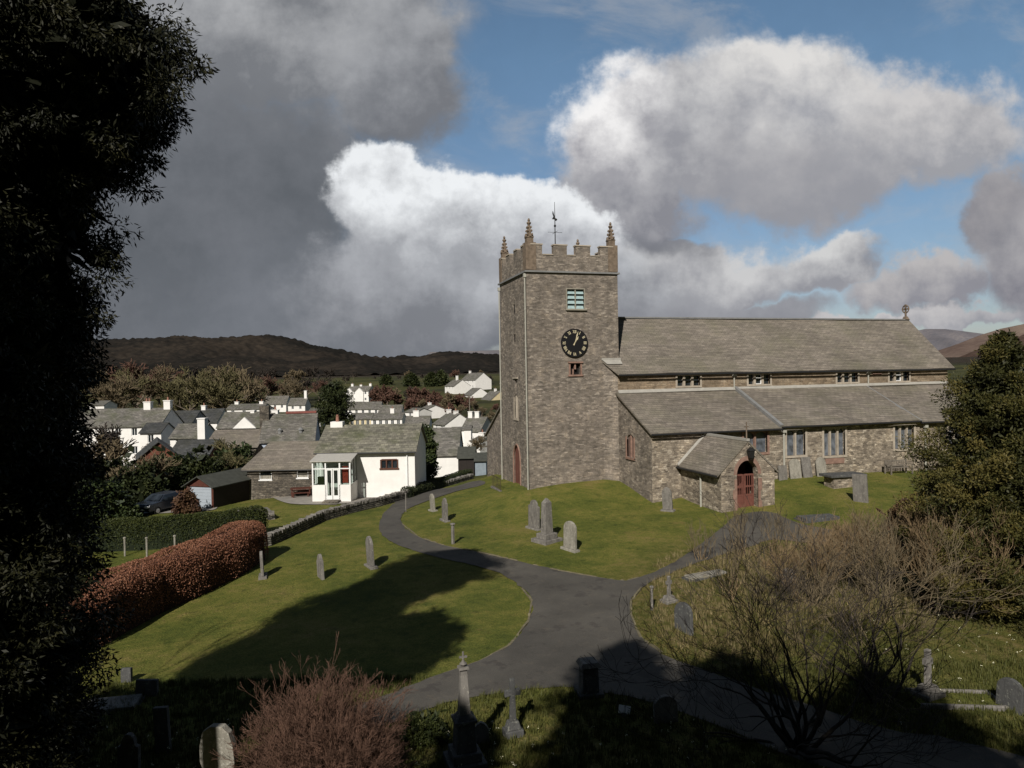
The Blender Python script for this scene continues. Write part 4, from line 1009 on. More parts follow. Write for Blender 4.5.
# white tablet
p = G(624, 717); o = thing('memorial_tablet', 'small tilted white marble tablet on a dark vase in the shaded grass', 'memorial', p, rot=(R(-38), R(6), -HEAD + R(-10)))
MB().prism(rect(-.15, .15, .08, .28), (0, 0, 0), X, Z, Y, .04).build('tablet', M['stonew'], o, bevel=.005); MB().frustum(0, .05, -.12, .1, .16, .14, .12, .1).build('stand', M['stoned'], o)
# posts
def post(label, px, t, b, mat, r=.03, name='post', grp=None):
    p, h, d = at_px(px, t, b); o = thing(name, label, 'post', p, group=grp)
    MB().tube([(0, 0, -.2), (0, 0, h)], r, 6).build('shaft', M[mat], o); MB().lathe([(r * 1.6, h - .02), (r * 1.6, h + .03), (r * .5, h + .06)], (0, 0, 0), 8).build('cap', M[mat], o)
post('short grey stone post in the grass by the lower edge of the path bend', 453, 524, 544, 'stoneg', .09)
post('slim pale post standing by the far end of the path near the white cottage', 406, 494, 512, 'stoneg', .04)
post('slim white post at the grass corner where the path forks', 652, 587, 610, 'stoneg', .05)
for px, t, b, lb in ((125, 538, 556, 'weathered fence post, leftmost in front of the clipped green hedge'), (147, 538, 557, 'weathered fence post, middle one of three by the green hedge'), (175, 536, 554, 'weathered fence post, nearest to the beech hedge top')):
    post(lb, px, t, b, 'stonel', .05, 'fence_post', 'fence posts by the green hedge')
p = atd(470, 427, 150); z_ = H(p[0], p[1]); pt_ = atd(470, 395, 150)
o = thing('utility_pole', 'thin wooden utility pole rising above the grey roofs left of the tower', 'pole', (p[0], p[1], z_))
MB().tube([(0, 0, -.3), (0, 0, pt_[2] - z_)], [.14, .1], 6).build('pole', M['wood'], o); MB().box(-.6, .6, -.05, .05, pt_[2] - z_ - .5, pt_[2] - z_ - .4).build('crossbar', M['wood'], o)
# bench by the aisle wall
q = CAM + ray(900, 474) * ((AY - 1.0 - CAM[1]) / ray(900, 474)[1])
bz = H(q[0], AY - .9)
o = thing('bench', 'weathered wooden slatted bench with arms against the aisle wall', 'bench', (q[0], AY - .75, bz))
mb = MB(); [mb.box(-.85, .85, -.3 + i * .12, -.21 + i * .12, .42, .455) for i in range(3)]; mb.build('seat', M['wood'], o)
mb = MB(); mb.box(-.85, .85, .1, .14, .84, .92).box(-.85, .85, .1, .14, .5, .56); [mb.box(-.8 + i * .145, -.75 + i * .145, .105, .135, .56, .84) for i in range(12)]; mb.build('backrest', M['wood'], o)
for s in (-1, 1):
    x = s * .88
    MB().box(x - .035, x + .035, -.45, -.38, 0, .64).build('leg', M['wood'], o); MB().box(x - .035, x + .035, .08, .15, 0, .94).build('leg', M['wood'], o); MB().box(x - .045, x + .045, -.48, .079, .641, .68).build('armrest', M['wood'], o)

# ------------------------------------------------------------------ dry stone wall by the path
def run_wall(name, pix, label, cat, h=.75, t=.45, mat='dry', seed=1):
    W = [G(*p) for p in pix]; pts = []
    for i in range(len(W) - 1):
        m = max(1, int((W[i + 1] - W[i]).length / .5))
        for j in range(m): pts.append(W[i].lerp(W[i + 1], j / m))
    pts.append(W[-1]); rnd = random.Random(seed); mb = MB(); O = pts[0].copy(); n = len(pts); sec = []
    for i, p in enumerate(pts):
        d_ = pts[min(i + 1, n - 1)] - pts[max(i - 1, 0)]; d_.z = 0; d_.normalize(); s = Vector((-d_.y, d_.x, 0)); z = H(p.x, p.y); hh = h + rnd.uniform(-.06, .06)
        sec.append([p - s * t * .5 + Vector((0, 0, z - p.z - .3)), p - s * t * .38 + Vector((0, 0, z - p.z + hh)), p + s * t * .38 + Vector((0, 0, z - p.z + hh + .03)), p + s * t * .5 + Vector((0, 0, z - p.z - .3))])
    vs = [v - O for q in sec for v in q]; fs = []
    for i in range(n - 1):
        for j in range(3): fs.append((i * 4 + j, i * 4 + j + 1, i * 4 + 5 + j, i * 4 + 4 + j))
    fs += [(0, 3, 2, 1), ((n - 1) * 4, (n - 1) * 4 + 1, (n - 1) * 4 + 2, (n - 1) * 4 + 3)]
    o = thing(name, label, cat, O); mb.add(vs, fs); mb.build('wall_face', M[mat], o)
    mb = MB(); i = 0
    while i < n - 1:      # cope stones on edge
        a = pts[i]; b = pts[i + 1]; k = 3
        for j in range(k):
            c = a.lerp(b, (j + .5) / k); d_ = (b - a); d_.z = 0; ln = d_.length / k; d_.normalize(); an = math.atan2(d_.y, d_.x)
            mb.T = Matrix.Translation(Vector((c.x, c.y, H(c.x, c.y) + h - .03)) - O) @ Matrix.Rotation(an + rnd.uniform(-.25, .25), 4, 'Z') @ Matrix.Rotation(rnd.uniform(-.25, .25), 4, 'Y')
            mb.box(-ln * .46, ln * .46, -t * rnd.uniform(.36, .5), t * rnd.uniform(.36, .5), 0, rnd.uniform(.12, .24))
        i += 1
    mb.build('cope_stones', M['stoneg'], o)
run_wall('dry_stone_wall', [(268, 546), (290, 536), (320, 522), (350, 513), (380, 506), (408, 498)], 'dry stone wall with rough cope stones between the lawn and the cottage garden', 'wall', h=.5, seed=2)
run_wall('dry_stone_wall', [(410, 497), (440, 488), (472, 479)], 'short mossy wall end below the dark clipped hedge beside the upper path', 'wall', h=.35, seed=4)
run_wall('garden_wall', [(232, 517), (262, 514), (272, 520)], 'low pale rubble garden wall beside the end of the beech hedge', 'wall', h=.35, seed=6)
# ------------------------------------------------------------------ houses of the village
def house(label, xl, xr, yridge, yeave, dep, mat='white', roof='slate2', gd=6.0, rot=0.0, base=None, wins=(), chim=(), cat='house', name='cottage', group='whitewashed village houses', wmat='dark', hwin=1.1, wwin=.8, roofover=.25, zb=-1.5, gable_mat=None):
    """house whose front eave spans pixels xl..xr at depth dep; local x runs along the front, y away from the viewpoint.
    wins: (fraction along, storeys down from the eave); chim: (fraction, top pixel, width m, pot)"""
    cxp = (xl + xr) / 2
    pe = atd(cxp, yeave, dep); w = (xr - xl) / 700 * dep / max(.3, math.cos(rot)) ; ze = pe[2]
    pr = atd(cxp, yridge, dep + gd / 2); rise = pr[2] - ze
    gz = min(H(pe[0], pe[1]), ze - 2.0) if base is None else base
    o = thing(name, label, cat, (pe[0], pe[1], gz), rz=-HEAD + rot, group=group)
    hw = w / 2; E_ = ze - gz
    slope = rise / (gd / 2)
    gm = M[gable_mat or mat]
    holes = []
    for u, s in wins:
        cx = -hw + u * w; z1 = E_ - .35 - s * 2.6; z0 = z1 - hwin
        if z0 > .2: holes.append(rect(cx - wwin / 2, cx + wwin / 2, z0, z1))
    mb = MB(); mb.wall(rect(-hw, hw, zb, E_), holes, (0, 0, 0), X, Z, -Y, .18)
    mb.wall(rect(-hw, hw, zb, E_), [], (0, gd, 0), X, Z, Y, .1)
    for x, N in ((-hw, -X), (hw, X)): mb.wall([(0, zb), (gd, zb), (gd, E_), (gd / 2, E_ + rise - .05), (0, E_)], [], (x, 0, 0), Y, Z, N, .1)
    mb.build('wall', M[mat], o, weld=.005)
    t = .12; ov = roofover; dz = slope * ov
    mb = MB()
    for (ya, za, yb, zb_) in ((-ov, E_ - dz + .06, gd / 2, E_ + rise + .06), (gd + ov, E_ - dz + .06, gd / 2, E_ + rise + .06)):
        a = [(-hw - .12, ya, za), (hw + .12, ya, za), (hw + .12, yb, zb_), (-hw - .12, yb, zb_)]
        mb.add(a + [(p[0], p[1], p[2] - t) for p in a], [(0, 1, 2, 3), (4, 7, 6, 5), (0, 4, 5, 1), (1, 5, 6, 2), (2, 6, 7, 3), (3, 7, 4, 0)])
    rf = mb.build('roof', M[roof], o)
    for h_ in holes:
        x0, x1, z0, z1 = h_[0][0], h_[1][0], h_[0][1], h_[2][1]
        fr = MB().box(x0, x0 + .07, .08, .13, z0, z1).box(x1 - .07, x1, .08, .13, z0, z1).box(x0 + .07, x1 - .07, .08, .13, z1 - .07, z1).box(x0 + .07, x1 - .07, .08, .13, z0, z0 + .07).box((x0 + x1) / 2 - .03, (x0 + x1) / 2 + .03, .08, .13, z0 + .07, z1 - .07).build('window', M['pvc'], o)
        MB().box(x0, x1, .14, .17, z0, z1).build('pane', M['glass'], fr)
    for c in chim:
        u, ytop, cw, pot = c[:4]; cm = M[c[4]] if len(c) > 4 else M['white']
        x = -hw + u * w; zt = atd(cxp, ytop, dep + gd / 2)[2] - gz
        mb = MB(); mb.box(x - cw / 2, x + cw / 2, gd / 2 - .4, gd / 2 + .4, E_ + rise - .8, zt).box(x - cw / 2 - .07, x + cw / 2 + .07, gd / 2 - .47, gd / 2 + .47, zt + .001, zt + .12)
        ch = mb.build('chimney', cm, rf)
        if pot:
            mb = MB()
            for i in range(pot): mb.lathe([(.14, zt + .12), (.11, zt + .6), (.14, zt + .62)], (x + (i - (pot - 1) / 2) * .42, gd / 2, 0), 8)
            mb.build('chimney_pot', M['terracotta'], ch)
    return o
VG = 'whitewashed village houses'
def ww(n, s=1): return [((i + .6) / (n + .2), k) for i in range(n) for k in range(s)]
# left cluster, nearest first
house('long white terrace with a stone slate roof and two white chimneys at the far left', 60, 160, 409, 426, 100, wins=ww(6, 2), chim=((.76, 403, 1.0, 2), (.965, 402, .95, 1)), gd=7, zb=-3)
house('white projecting cottage wing with a lean dark roof below the long terrace', 140, 161, 423, 432, 93, roof='slate3', gd=4, wins=((.5, 0),), zb=-2)
house('low white cottage with a very stout white chimney stack', 170, 200, 424, 437, 86, gd=5, wins=((.3, 0), (.7, 0)), chim=(), zb=-2)
# stout chimney is a part of it
_c = bpy.data.objects['cottage.002']
p_ = atd(203, 437, 86.2); inv = Matrix.Rotation(HEAD, 4, 'Z') @ Matrix.Translation(-_c.location); l_ = inv @ Vector(p_); zt = atd(203, 419, 86)[2] - _c.location.z
MB().box(l_.x - .45, l_.x + .45, -.3, .7, -1, zt).box(l_.x - .52, l_.x + .52, -.37, .77, zt + .001, zt + .12).build('chimney', M['white'], _c)
house('dark slate roofed house behind the stout chimney', 160, 191, 411, 424, 118, mat='greyrender', roof='slate3', gd=7, group='slate roofed village buildings')
house('dark roofed house set back between two paler roofs', 194, 217, 409, 422, 132, roof='slate3', gd=7, chim=((.1, 406, .8, 1),), group='slate roofed village buildings')
house('brown roofed barn in front of the white gabled row', 205, 271, 430, 446, 76, mat='garden', roof='slate', gd=6, group='slate roofed village buildings', name='barn', cat='barn')
house('white row with a small white gable and a slim end chimney', 217, 268, 412, 427, 108, wins=ww(4, 1), chim=((1.0, 411, 1.0, 1), (.55, 411, .6, 0)), gd=7)
o = bpy.data.objects['cottage.005']
MB().prism([(-1.8, 0), (1.8, 0), (0, 1.7)], (.4, -.32, 0), X, Z, Y, .4).build('small_gable', M['white'], o); bpy.data.objects['small_gable'].location = (0, 0, atd(240, 427, 108)[2] - o.location.z - .2)
# red brick gable building
p = atd(157, 458, 68); gz = H(p[0], p[1])
o = thing('workshop', 'low building with a reddish gable and a dark slate roof behind the shrubs', 'workshop', (p[0], p[1], gz), rz=-HEAD + R(28))
zt = atd(158, 442, 68)[2] - gz; ze_ = atd(143, 457, 68)[2] - gz
MB().wall([(-1.6, -1), (1.9, -1), (1.9, ze_), (.15, zt), (-1.6, ze_)], [rect(-.3, .5, ze_ - .6, ze_ + .2)], (0, 0, 0), X, Z, -Y, .15).wall(rect(0, 6, -1, ze_), [], (1.9, 0, 0), Y, Z, X, .1).wall(rect(0, 6, -1, ze_), [], (-1.6, 0, 0), Y, Z, -X, .1).build('wall', M['brickred'], o)
MB().box(-.3, .5, .1, .14, ze_ - .6, ze_ + .2).build('window', M['dark'], o)
mb = MB()
for x in (-1.85, 2.15):
    a = [(x, -.2, ze_ - .18), (.15, -.2, zt + .08), (.15, 6.2, zt + .08), (x, 6.2, ze_ - .18)]
    mb.add(a + [(q[0], q[1], q[2] - .1) for q in a], [(0, 1, 2, 3), (4, 7, 6, 5), (0, 4, 5, 1), (1, 5, 6, 2), (2, 6, 7, 3), (3, 7, 4, 0)])
mb.build('roof', M['slate3'], o)
house('long low dark slate roof beside the reddish gable building', 168, 208, 440, 456, 70, mat='brickred', roof='slate3', gd=5, group='slate roofed village buildings', name='outbuilding', cat='outbuilding')
# pale gabled house with the red ridge and roof vents
o = house('steep stone-slated house with a red tiled ridge and a pale blue gable', 262, 313, 414, 440, 76, mat='bluewhite', roof='slate2', gd=6.5, rot=R(10), chim=(), zb=-2)
w_ = 51 / 700 * 76
rz_ = atd(288, 414, 79.2)[2] - o.location.z
MB().box(-w_ * .1, w_ / 2, 3.1, 3.4, rz_ + .05, rz_ + .3).build('ridge_tile', M['redtile'], o)
for x in (-.9, 1.3):
    MB().lathe([(.22, 0), (.2, .5), (.3, .55), (.1, .8)], (x, .9, rz_ - 2.2), 8).build('roof_vent', M['lead'], o)
mb = MB(); mb.box(-w_ / 2 - .5, -w_ / 2 + .5, 2.4, 3.4, rz_ - 3, rz_ + 1.0); mb.build('chimney', M['garden'], o)
# far middle houses
house('tall thin white gable end among dark evergreens', 246, 254, 394, 398, 235, gd=6, wins=((.5, 0),), rot=R(50))
house('white house with grey slates left of the twin cottages', 264, 286, 396, 404, 252, wins=ww(3, 1), gd=7)
house('white cottage with a tall white end chimney beyond the brown roof', 288, 305, 398, 405, 246, wins=ww(2, 1), chim=((.88, 391, .9, 0),), gd=7)
house('little white outhouse below the white house with grey slates', 264, 272, 407, 410, 225, gd=4, group=VG)
house('tall old white house with many gables beyond the dark evergreen', 346, 369, 386, 391, 300, wins=ww(4, 2), chim=((.1, 384, 1, 1), (.5, 385, 1, 1), (.93, 384, 1, 1)), gd=8, rot=R(-12))
for u in (.12, .6):
    o = bpy.data.objects['cottage.011']
    MB().prism([(-1.9, -4), (1.9, -4), (1.9, 0), (0, 1.8), (-1.9, 0)], (-5 + u * 10, -.7, 4.0), X, Z, Y, 1.2).build('gabled_bay', M['white'], o)
house('white row of cottages under a light grey roof, upper left of the cream terrace', 346, 380, 402, 409, 222, wins=ww(5, 1), gd=7)
house('white cottage with a small dormer right of the light grey row', 378, 401, 405, 414, 205, wins=ww(3, 1), gd=7)
house('cream terrace, the yellowish half of the long row behind the white cottage', 349, 371, 413, 419, 178, mat='cream', wins=ww(4, 1), gd=7)
house('white half of the long terrace joined to the cream one', 371, 402, 413, 419, 178, wins=ww(5, 1), chim=((.62, 409, 1, 1),), gd=7)
house('small white gabled cottage with a stout chimney on its corner', 405, 429, 416, 424, 160, wins=ww(2, 1), chim=((.4, 411, 1.3, 1),), gd=6)
house('white gabled house turned to the sun above the modern flat boxes', 432, 446, 413, 424, 152, wins=ww(2, 2), chim=((.1, 410, .9, 1), (.7, 411, .9, 1)), gd=7, rot=R(-60))
house('low white box-like house beneath the turned gable', 451, 465, 427, 430, 128, wins=((.5, 0),), gd=5)
house('slim white upright house end beside the box-like house', 464, 471, 425, 429, 126, gd=4, roof='slate2')
house('grey roofed shed with pale walls near the tower buttress', 460, 480, 417, 431, 140, mat='white', gd=8, rot=R(-20), chim=((.15, 412, .9, 0), (.5, 412, .9, 0)), group='slate roofed village buildings')
house('large white house on the slope with a steep left gable', 444, 455, 380, 386, 345, wins=ww(3, 2), chim=((.45, 376, 1.2, 0),), gd=9, rot=R(-58))
house('large white house on the slope with a sunlit right gable, highest of all', 460, 476, 373, 380, 372, wins=ww(3, 2), chim=((.1, 371, 1.2, 1),), gd=10, rot=R(-55))
house('white fronted gabled house just below the two large white ones', 463, 472, 388, 395, 318, wins=ww(2, 1), gd=9, rot=R(-62))
house('house with a cream gable and grey roof beside the tower', 480, 491, 391, 400, 300, mat='cream', gd=10, rot=R(-58), chim=((.5, 389, 1, 1),))
house('small white cottage at the far left beyond the big tree', 88, 104, 401, 405, 150, gd=5)
house('white gable-ended cottage half hidden by the russet trees on the lane', 417, 426, 405, 410, 215, gd=7, rot=R(-58), wins=((.4, 0),), chim=((.2, 403, 1, 1),))
house('small white cottage wedged behind the dark timber garage', 470, 480, 436, 441, 118, gd=6, rot=R(-30), wins=((.5, 0),), chim=((.3, 433, .9, 1),))
house('white house with tall end chimney glimpsed left of the dark evergreen', 308, 320, 408, 412, 190, gd=6, wins=ww(2, 1), chim=((.9, 404, .9, 1),))
house('long grey roof with a white wall under the brown wood', 226, 262, 404, 409, 165, gd=7, wins=ww(3, 1), chim=((.15, 402, .9, 1), (.85, 402, .9, 1)))
house('white cottage seen between the two rows above the cream terrace', 404, 416, 408, 412, 190, gd=6, rot=R(-40), wins=((.5, 0),))
# right behind the cottage
o = house('white walled house with a broad slate roof, just right of the white cottage', 428, 458, 428, 454, 76, roof='slate2', gd=7, wins=(), zb=-3)
house('dark timber garage against the hedge by the upper path', 458, 474, 447, 457, 74, mat='boards', roof='felt', gd=4, name='shed', cat='shed', group='slate roofed village buildings')
house('pale blue-grey shed close to the tower base', 475, 486, 453, 460, 72, mat='paleshed', roof='felt', gd=4, name='shed', cat='shed', group='slate roofed village buildings')

# ------------------------------------------------------------------ white cottage with conservatory
dep = 55; pe = atd(366, 450, dep); gz = -1.72
hm = thing('white_cottage', 'white rendered bungalow with a glazed conservatory and a brown three-light window', 'cottage', (pe[0], pe[1], gz), rz=-HEAD)
def lx(px, d_=55): return (px - 512) / 700 * d_ - (366 - 512) / 700 * 55
xl, xr = lx(316), lx(414.5); E_ = pe[2] - gz; gd = 7.0
rise = atd(366, 425, dep + gd / 2)[2] - pe[2]
wx0, wx1 = lx(380.5), lx(397.5); wz1 = atd(390, 459.5, dep)[2] - gz; wz0 = atd(390, 468, dep)[2] - gz
mb = MB(); mb.wall(rect(xl, xr, -2, E_), [rect(wx0, wx1, wz0, wz1)], (0, 0, 0), X, Z, -Y, .16)
for x, N in ((xl, -X), (xr, X)): mb.wall([(0, -2), (gd, -2), (gd, E_), (gd / 2, E_ + rise - .05), (0, E_)], [], (x, 0, 0), Y, Z, N, .1)
mb.wall(rect(xl, xr, -2, E_), [], (0, gd, 0), X, Z, Y, .1); mb.build('wall', M['white'], hm, weld=.005)
mb = MB(); s_ = rise / (gd / 2)
for ya, yb in ((-.3, gd / 2), (gd + .3, gd / 2)):
    a = [(xl - .1, ya, E_ - .3 * s_ + .06), (xr + .18, ya, E_ - .3 * s_ + .06), (xr + .18, yb, E_ + rise + .06), (xl - .1, yb, E_ + rise + .06)]
    mb.add(a + [(q[0], q[1], q[2] - .12) for q in a], [(0, 1, 2, 3), (4, 7, 6, 5), (0, 4, 5, 1), (1, 5, 6, 2), (2, 6, 7, 3), (3, 7, 4, 0)])
rf = mb.build('roof', M['slate4'], hm)
MB().tube([(xl - .1, -.38, E_ - .2), (xr + .15, -.38, E_ - .2)], .06, 8).build('gutter', M['iron'], hm)
cz = atd(338, 421.5, dep + 3.5)[2] - gz; x = lx(338, 58.5)
ch = MB().box(x - .5, x + .5, 3.1, 3.9, E_ + rise - .5, cz).build('chimney', M['white'], rf); MB().lathe([(.15, cz), (.12, cz + .4), (.15, cz + .45), (.09, cz + .47), (.09, cz + .58)], (x, 3.5, 0), 10).build('chimney_pot', M['terracotta'], ch)
fr = MB(); fr.box(wx0 - .05, wx0 + .06, -.02, .1, wz0, wz1).box(wx1 - .06, wx1 + .05, -.02, .1, wz0, wz1).box(wx0 + .06, wx1 - .06, -.02, .1, wz1 - .06, wz1 + .05).box(wx0 - .1, wx1 + .1, -.08, .1, wz0 - .12, wz0)
for k in (1, 2): x = wx0 + (wx1 - wx0) * k / 3; fr.box(x - .05, x + .05, 0, .1, wz0, wz1 - .06)
fo = fr.build('window', plain('brown_window_paint', (.10, .045, .03), .5, .2, 4), hm); MB().box(wx0, wx1, .11, .14, wz0, wz1).build('pane', M['glass'], fo)
MB().tube([(lx(407), -.1, -1), (lx(407), -.1, E_ - .25)], .045, 6).build('drainpipe', M['pvc'], hm)
# conservatory
cd = 2.4; cw0, cw1 = lx(311.5, 52.6), lx(350, 52.6)
ctz = atd(331, 461, 52.6)[2] - gz; cbz = atd(331, 453, dep)[2] - gz; gt = -.02
sill = atd(331, 485, 52.6)[2] - gz
co = thing('conservatory', None, None); co.parent = hm
mb = MB(); dr0, dr1 = cw0 + (cw1 - cw0) * .36, cw0 + (cw1 - cw0) * .7
mb.box(cw0, dr0, -cd, -cd + .18, -1, sill).box(dr1, cw1, -cd, -cd + .18, -1, sill).box(cw0, cw0 + .18, -cd + .18, 0, -1, sill).box(cw1 - .18, cw1, -cd + .18, 0, -1, sill); mb.build('dwarf_wall', M['white'], co)
mb = MB(); tr = ctz - .55
for x in (cw0, dr0 - .08, dr1, cw1 - .1): mb.box(x, x + .1, -cd, -cd + .1, sill + .001 if x not in (dr0 - .08, dr1) else .25, ctz)
mb.box(cw0 + .1, cw1 - .1, -cd, -cd + .1, ctz - .12, ctz).box(cw0 + .1, cw1 - .1, -cd + .01, -cd + .09, tr - .07, tr)
for a in (.33, .66):
    pass
xm = (dr0 + dr1) / 2
for x in (dr0 + .02, xm - .1, xm + .02, dr1 - .1): mb.box(x, x + .08, -cd + .02, -cd + .08, .25, tr - .07)
for x0, x1 in ((dr0 + .02, xm - .02), (xm + .02, dr1 - .02)): mb.box(x0, x1, -cd + .025, -cd + .075, .25, .55).box(x0, x1, -cd + .025, -cd + .075, tr - .16, tr - .071)
for x in (cw0, cw1 - .1):
    for y in (-cd * .66, -cd * .33): mb.box(x + .01, x + .09, y - .04, y + .04, sill, ctz + (cbz - ctz) * (1 + y / cd))
    mb.add([(x, -cd, ctz - .1), (x + .1, -cd, ctz - .1), (x + .1, 0, cbz - .1), (x, 0, cbz - .1), (x, -cd, ctz), (x + .1, -cd, ctz), (x + .1, 0, cbz), (x, 0, cbz)], [(0, 3, 2, 1), (4, 5, 6, 7), (0, 1, 5, 4), (1, 2, 6, 5), (2, 3, 7, 6), (3, 0, 4, 7)])
mb.build('glazing_frame', M['pvc'], co)
gl = bpy.data.materials.new('clear_glass'); gl.use_nodes = True; nt = gl.node_tree
for n in list(nt.nodes): nt.nodes.remove(n)
oo = nt.nodes.new('ShaderNodeOutputMaterial'); mx = nt.nodes.new('ShaderNodeMixShader'); t_ = nt.nodes.new('ShaderNodeBsdfTransparent'); g_ = nt.nodes.new('ShaderNodeBsdfGlossy'); g_.inputs['Roughness'].default_value = .03
fz = nt.nodes.new('ShaderNodeFresnel'); fz.inputs[0].default_value = 1.5; t_.inputs[0].default_value = (.85, .9, .88, 1)
nt.links.new(fz.outputs[0], mx.inputs[0]); nt.links.new(t_.outputs[0], mx.inputs[1]); nt.links.new(g_.outputs[0], mx.inputs[2]); nt.links.new(mx.outputs[0], oo.inputs[0])
mb = MB(); mb.box(cw0 + .1, dr0 - .08, -cd + .04, -cd + .05, sill, ctz - .12).box(dr1 + .1, cw1 - .1, -cd + .04, -cd + .05, sill, ctz - .12).box(dr0 + .02, dr1 - .02, -cd + .045, -cd + .052, .3, ctz - .12)
for x in (cw0 + .05, cw1 - .05): mb.add([(x, -cd + .1, sill), (x, 0, sill), (x, 0, cbz - .1), (x, -cd + .1, ctz - .1)], [(0, 1, 2, 3)])
mb.build('glass', gl, co)
MB().add([(cw0 - .12, -cd - .15, ctz + .02), (cw1 + .12, -cd - .15, ctz + .02), (cw1 + .12, -.01, cbz + .06), (cw0 - .12, -.01, cbz + .06), (cw0 - .12, -cd - .15, ctz - .05), (cw1 + .12, -cd - .15, ctz - .05), (cw1 + .12, -.01, cbz - .01), (cw0 - .12, -.01, cbz - .01)],
         [(0, 1, 2, 3), (4, 7, 6, 5), (0, 4, 5, 1), (1, 5, 6, 2), (2, 6, 7, 3), (3, 7, 4, 0)]).build('conservatory_roof', plain('polycarbonate', (.42, .40, .36), .5, .1, 3), co)
MB().box(dr1 + .15, cw1 - .25, -cd + .35, -cd + .42, sill + .1, tr + .1).build('curtain', M['curtain'], co)
MB().box(cw0 + .3, dr0 - .2, -cd + .4, -cd + .8, sill - .1, sill + .55).build('pot_plant', M['hedgeg'], co)
MB().box(dr0 - .1, dr1 + .1, -cd - .9, -cd - .002, -.3, .24).box(dr0 - .1, dr1 + .1, -cd - 1.3, -cd - .902, -.3, .1).build('door_step', M['garden'], co)
# stone wing
dep2 = 57; pw = atd(285, 466, dep2); wl, wr = (247 - 285) / 700 * dep2, (319 - 285) / 700 * dep2; E2 = pw[2] - gz
wg = thing('stone_wing', 'single-storey rubble stone wing joined to the left of the white bungalow', 'outbuilding', (pw[0], pw[1], gz), rz=-HEAD)
ri = atd(285, 442, dep2 + 3)[2] - pw[2]; mb = MB()
w1 = rect((259 - 285) / 700 * 57, (271.5 - 285) / 700 * 57, E2 - 1.1, E2 - .15); w2 = rect((296.5 - 285) / 700 * 57, (308 - 285) / 700 * 57, E2 - 1.0, E2 - .15)
mb.wall(rect(wl, wr, -2, E2), [w1, w2], (0, 0, 0), X, Z, -Y, .2); mb.wall([(0, -2), (6, -2), (6, E2), (3, E2 + ri - .05), (0, E2)], [], (wl, 0, 0), Y, Z, -X, .1)
mb.build('wall', M['garden'], wg, weld=.005)
s_ = ri / 3; a = [(wl - .35, -.35, E2 - .35 * s_ + .06), (wr, -.35, E2 - .35 * s_ + .06), (wr, 3, E2 + ri + .06), (wl + .9, 3, E2 + ri + .06)]; b_ = [(wl - .35, 6.35, E2 - .35 * s_ + .06), (wr, 6.35, E2 - .35 * s_ + .06), (wr, 3, E2 + ri + .06), (wl + .9, 3, E2 + ri + .06)]
mb = MB()
for a_ in (a, b_): mb.add(a_ + [(q[0], q[1], q[2] - .12) for q in a_], [(0, 1, 2, 3), (4, 7, 6, 5), (0, 4, 5, 1), (1, 5, 6, 2), (2, 6, 7, 3), (3, 7, 4, 0)])
mb.add([a[0], a[3], b_[0]], [(0, 1, 2)]); mb.build('roof', M['slate'], wg)
MB().tube([(wl - .3, -.42, E2 - .3), (wr, -.42, E2 - .3)], .05, 8).build('gutter', M['iron'], wg)
for w_ in (w1, w2):
    x0, x1, z0, z1 = w_[0][0], w_[1][0], w_[0][1], w_[2][1]
    fo = MB().box(x0, x0 + .06, .06, .12, z0, z1).box(x1 - .06, x1, .06, .12, z0, z1).box(x0 + .06, x1 - .06, .06, .12, z0, z0 + .06).box(x0 - .05, x1 + .05, -.05, .1, z0 - .08, z0).build('window', M['pvc'], wg)
    MB().box(x0, x1, .13, .16, z0, z1).build('pane', M['glass'], fo)
    MB().box(x0 + .1, x1 - .1, .09, .11, z0 + .06, z0 + .38).build('ornaments', M['stonel'], fo)

# ------------------------------------------------------------------ garage, shed, car
gp = G(200, 509); gdp = depth_of(gp)
ga = thing('garage', 'small gabled wooden garage with a pale blue up-and-over door', 'garage', gp, rz=-HEAD + R(-17))
k = gdp / 700; hw = 16.5 * k; ev = 23.5 * k; ap = 32.5 * k; gl_ = 7.0
mb = MB(); mb.wall([(-hw, -.3), (hw, -.3), (hw, ev), (0, ap), (-hw, ev)], [rect(-13 * k, 14 * k, -.29, 22.5 * k)], (0, 0, 0), X, Z, -Y, .12); mb.build('front', M['timber'], ga)
MB().wall(rect(0, gl_, -.6, ev), [], (hw, 0, 0), Y, Z, X, .1).wall(rect(0, gl_, -.6, ev), [], (-hw, 0, 0), Y, Z, -X, .1).wall([(-hw, -.6), (hw, -.6), (hw, ev), (0, ap), (-hw, ev)], [], (0, gl_, 0), X, Z, Y, .1).build('side_wall', M['boards'], ga)
mb = MB(); mb.box(-13 * k, 14 * k, .1, .14, -.28, 22.4 * k)
for i in range(1, 8): mb.box(-13 * k, 14 * k, .085, .099, i * .25, i * .25 + .03)
mb.build('door', M['garage'], ga)
mb = MB()
for s in (-1, 1):
    a = [(s * (hw + .2), -.3, ev - .08), (0, -.3, ap + .06), (0, gl_ + .2, ap + .06), (s * (hw + .2), gl_ + .2, ev - .08)]
    mb.add(a + [(q[0], q[1], q[2] - .07) for q in a], [(0, 1, 2, 3), (4, 7, 6, 5), (0, 4, 5, 1), (1, 5, 6, 2), (2, 6, 7, 3), (3, 7, 4, 0)])
mb.build('roof', M['felt'], ga)
sp = G(172, 500); k = depth_of(sp) / 700
sh = thing('shed', 'small reddish timber shed with a white roof edge left of the garage', 'shed', sp, rz=-HEAD + R(-20))
MB().box(-7 * k, 7 * k, 0, 2.2, -.3, 18 * k).build('wall', M['timber'], sh)
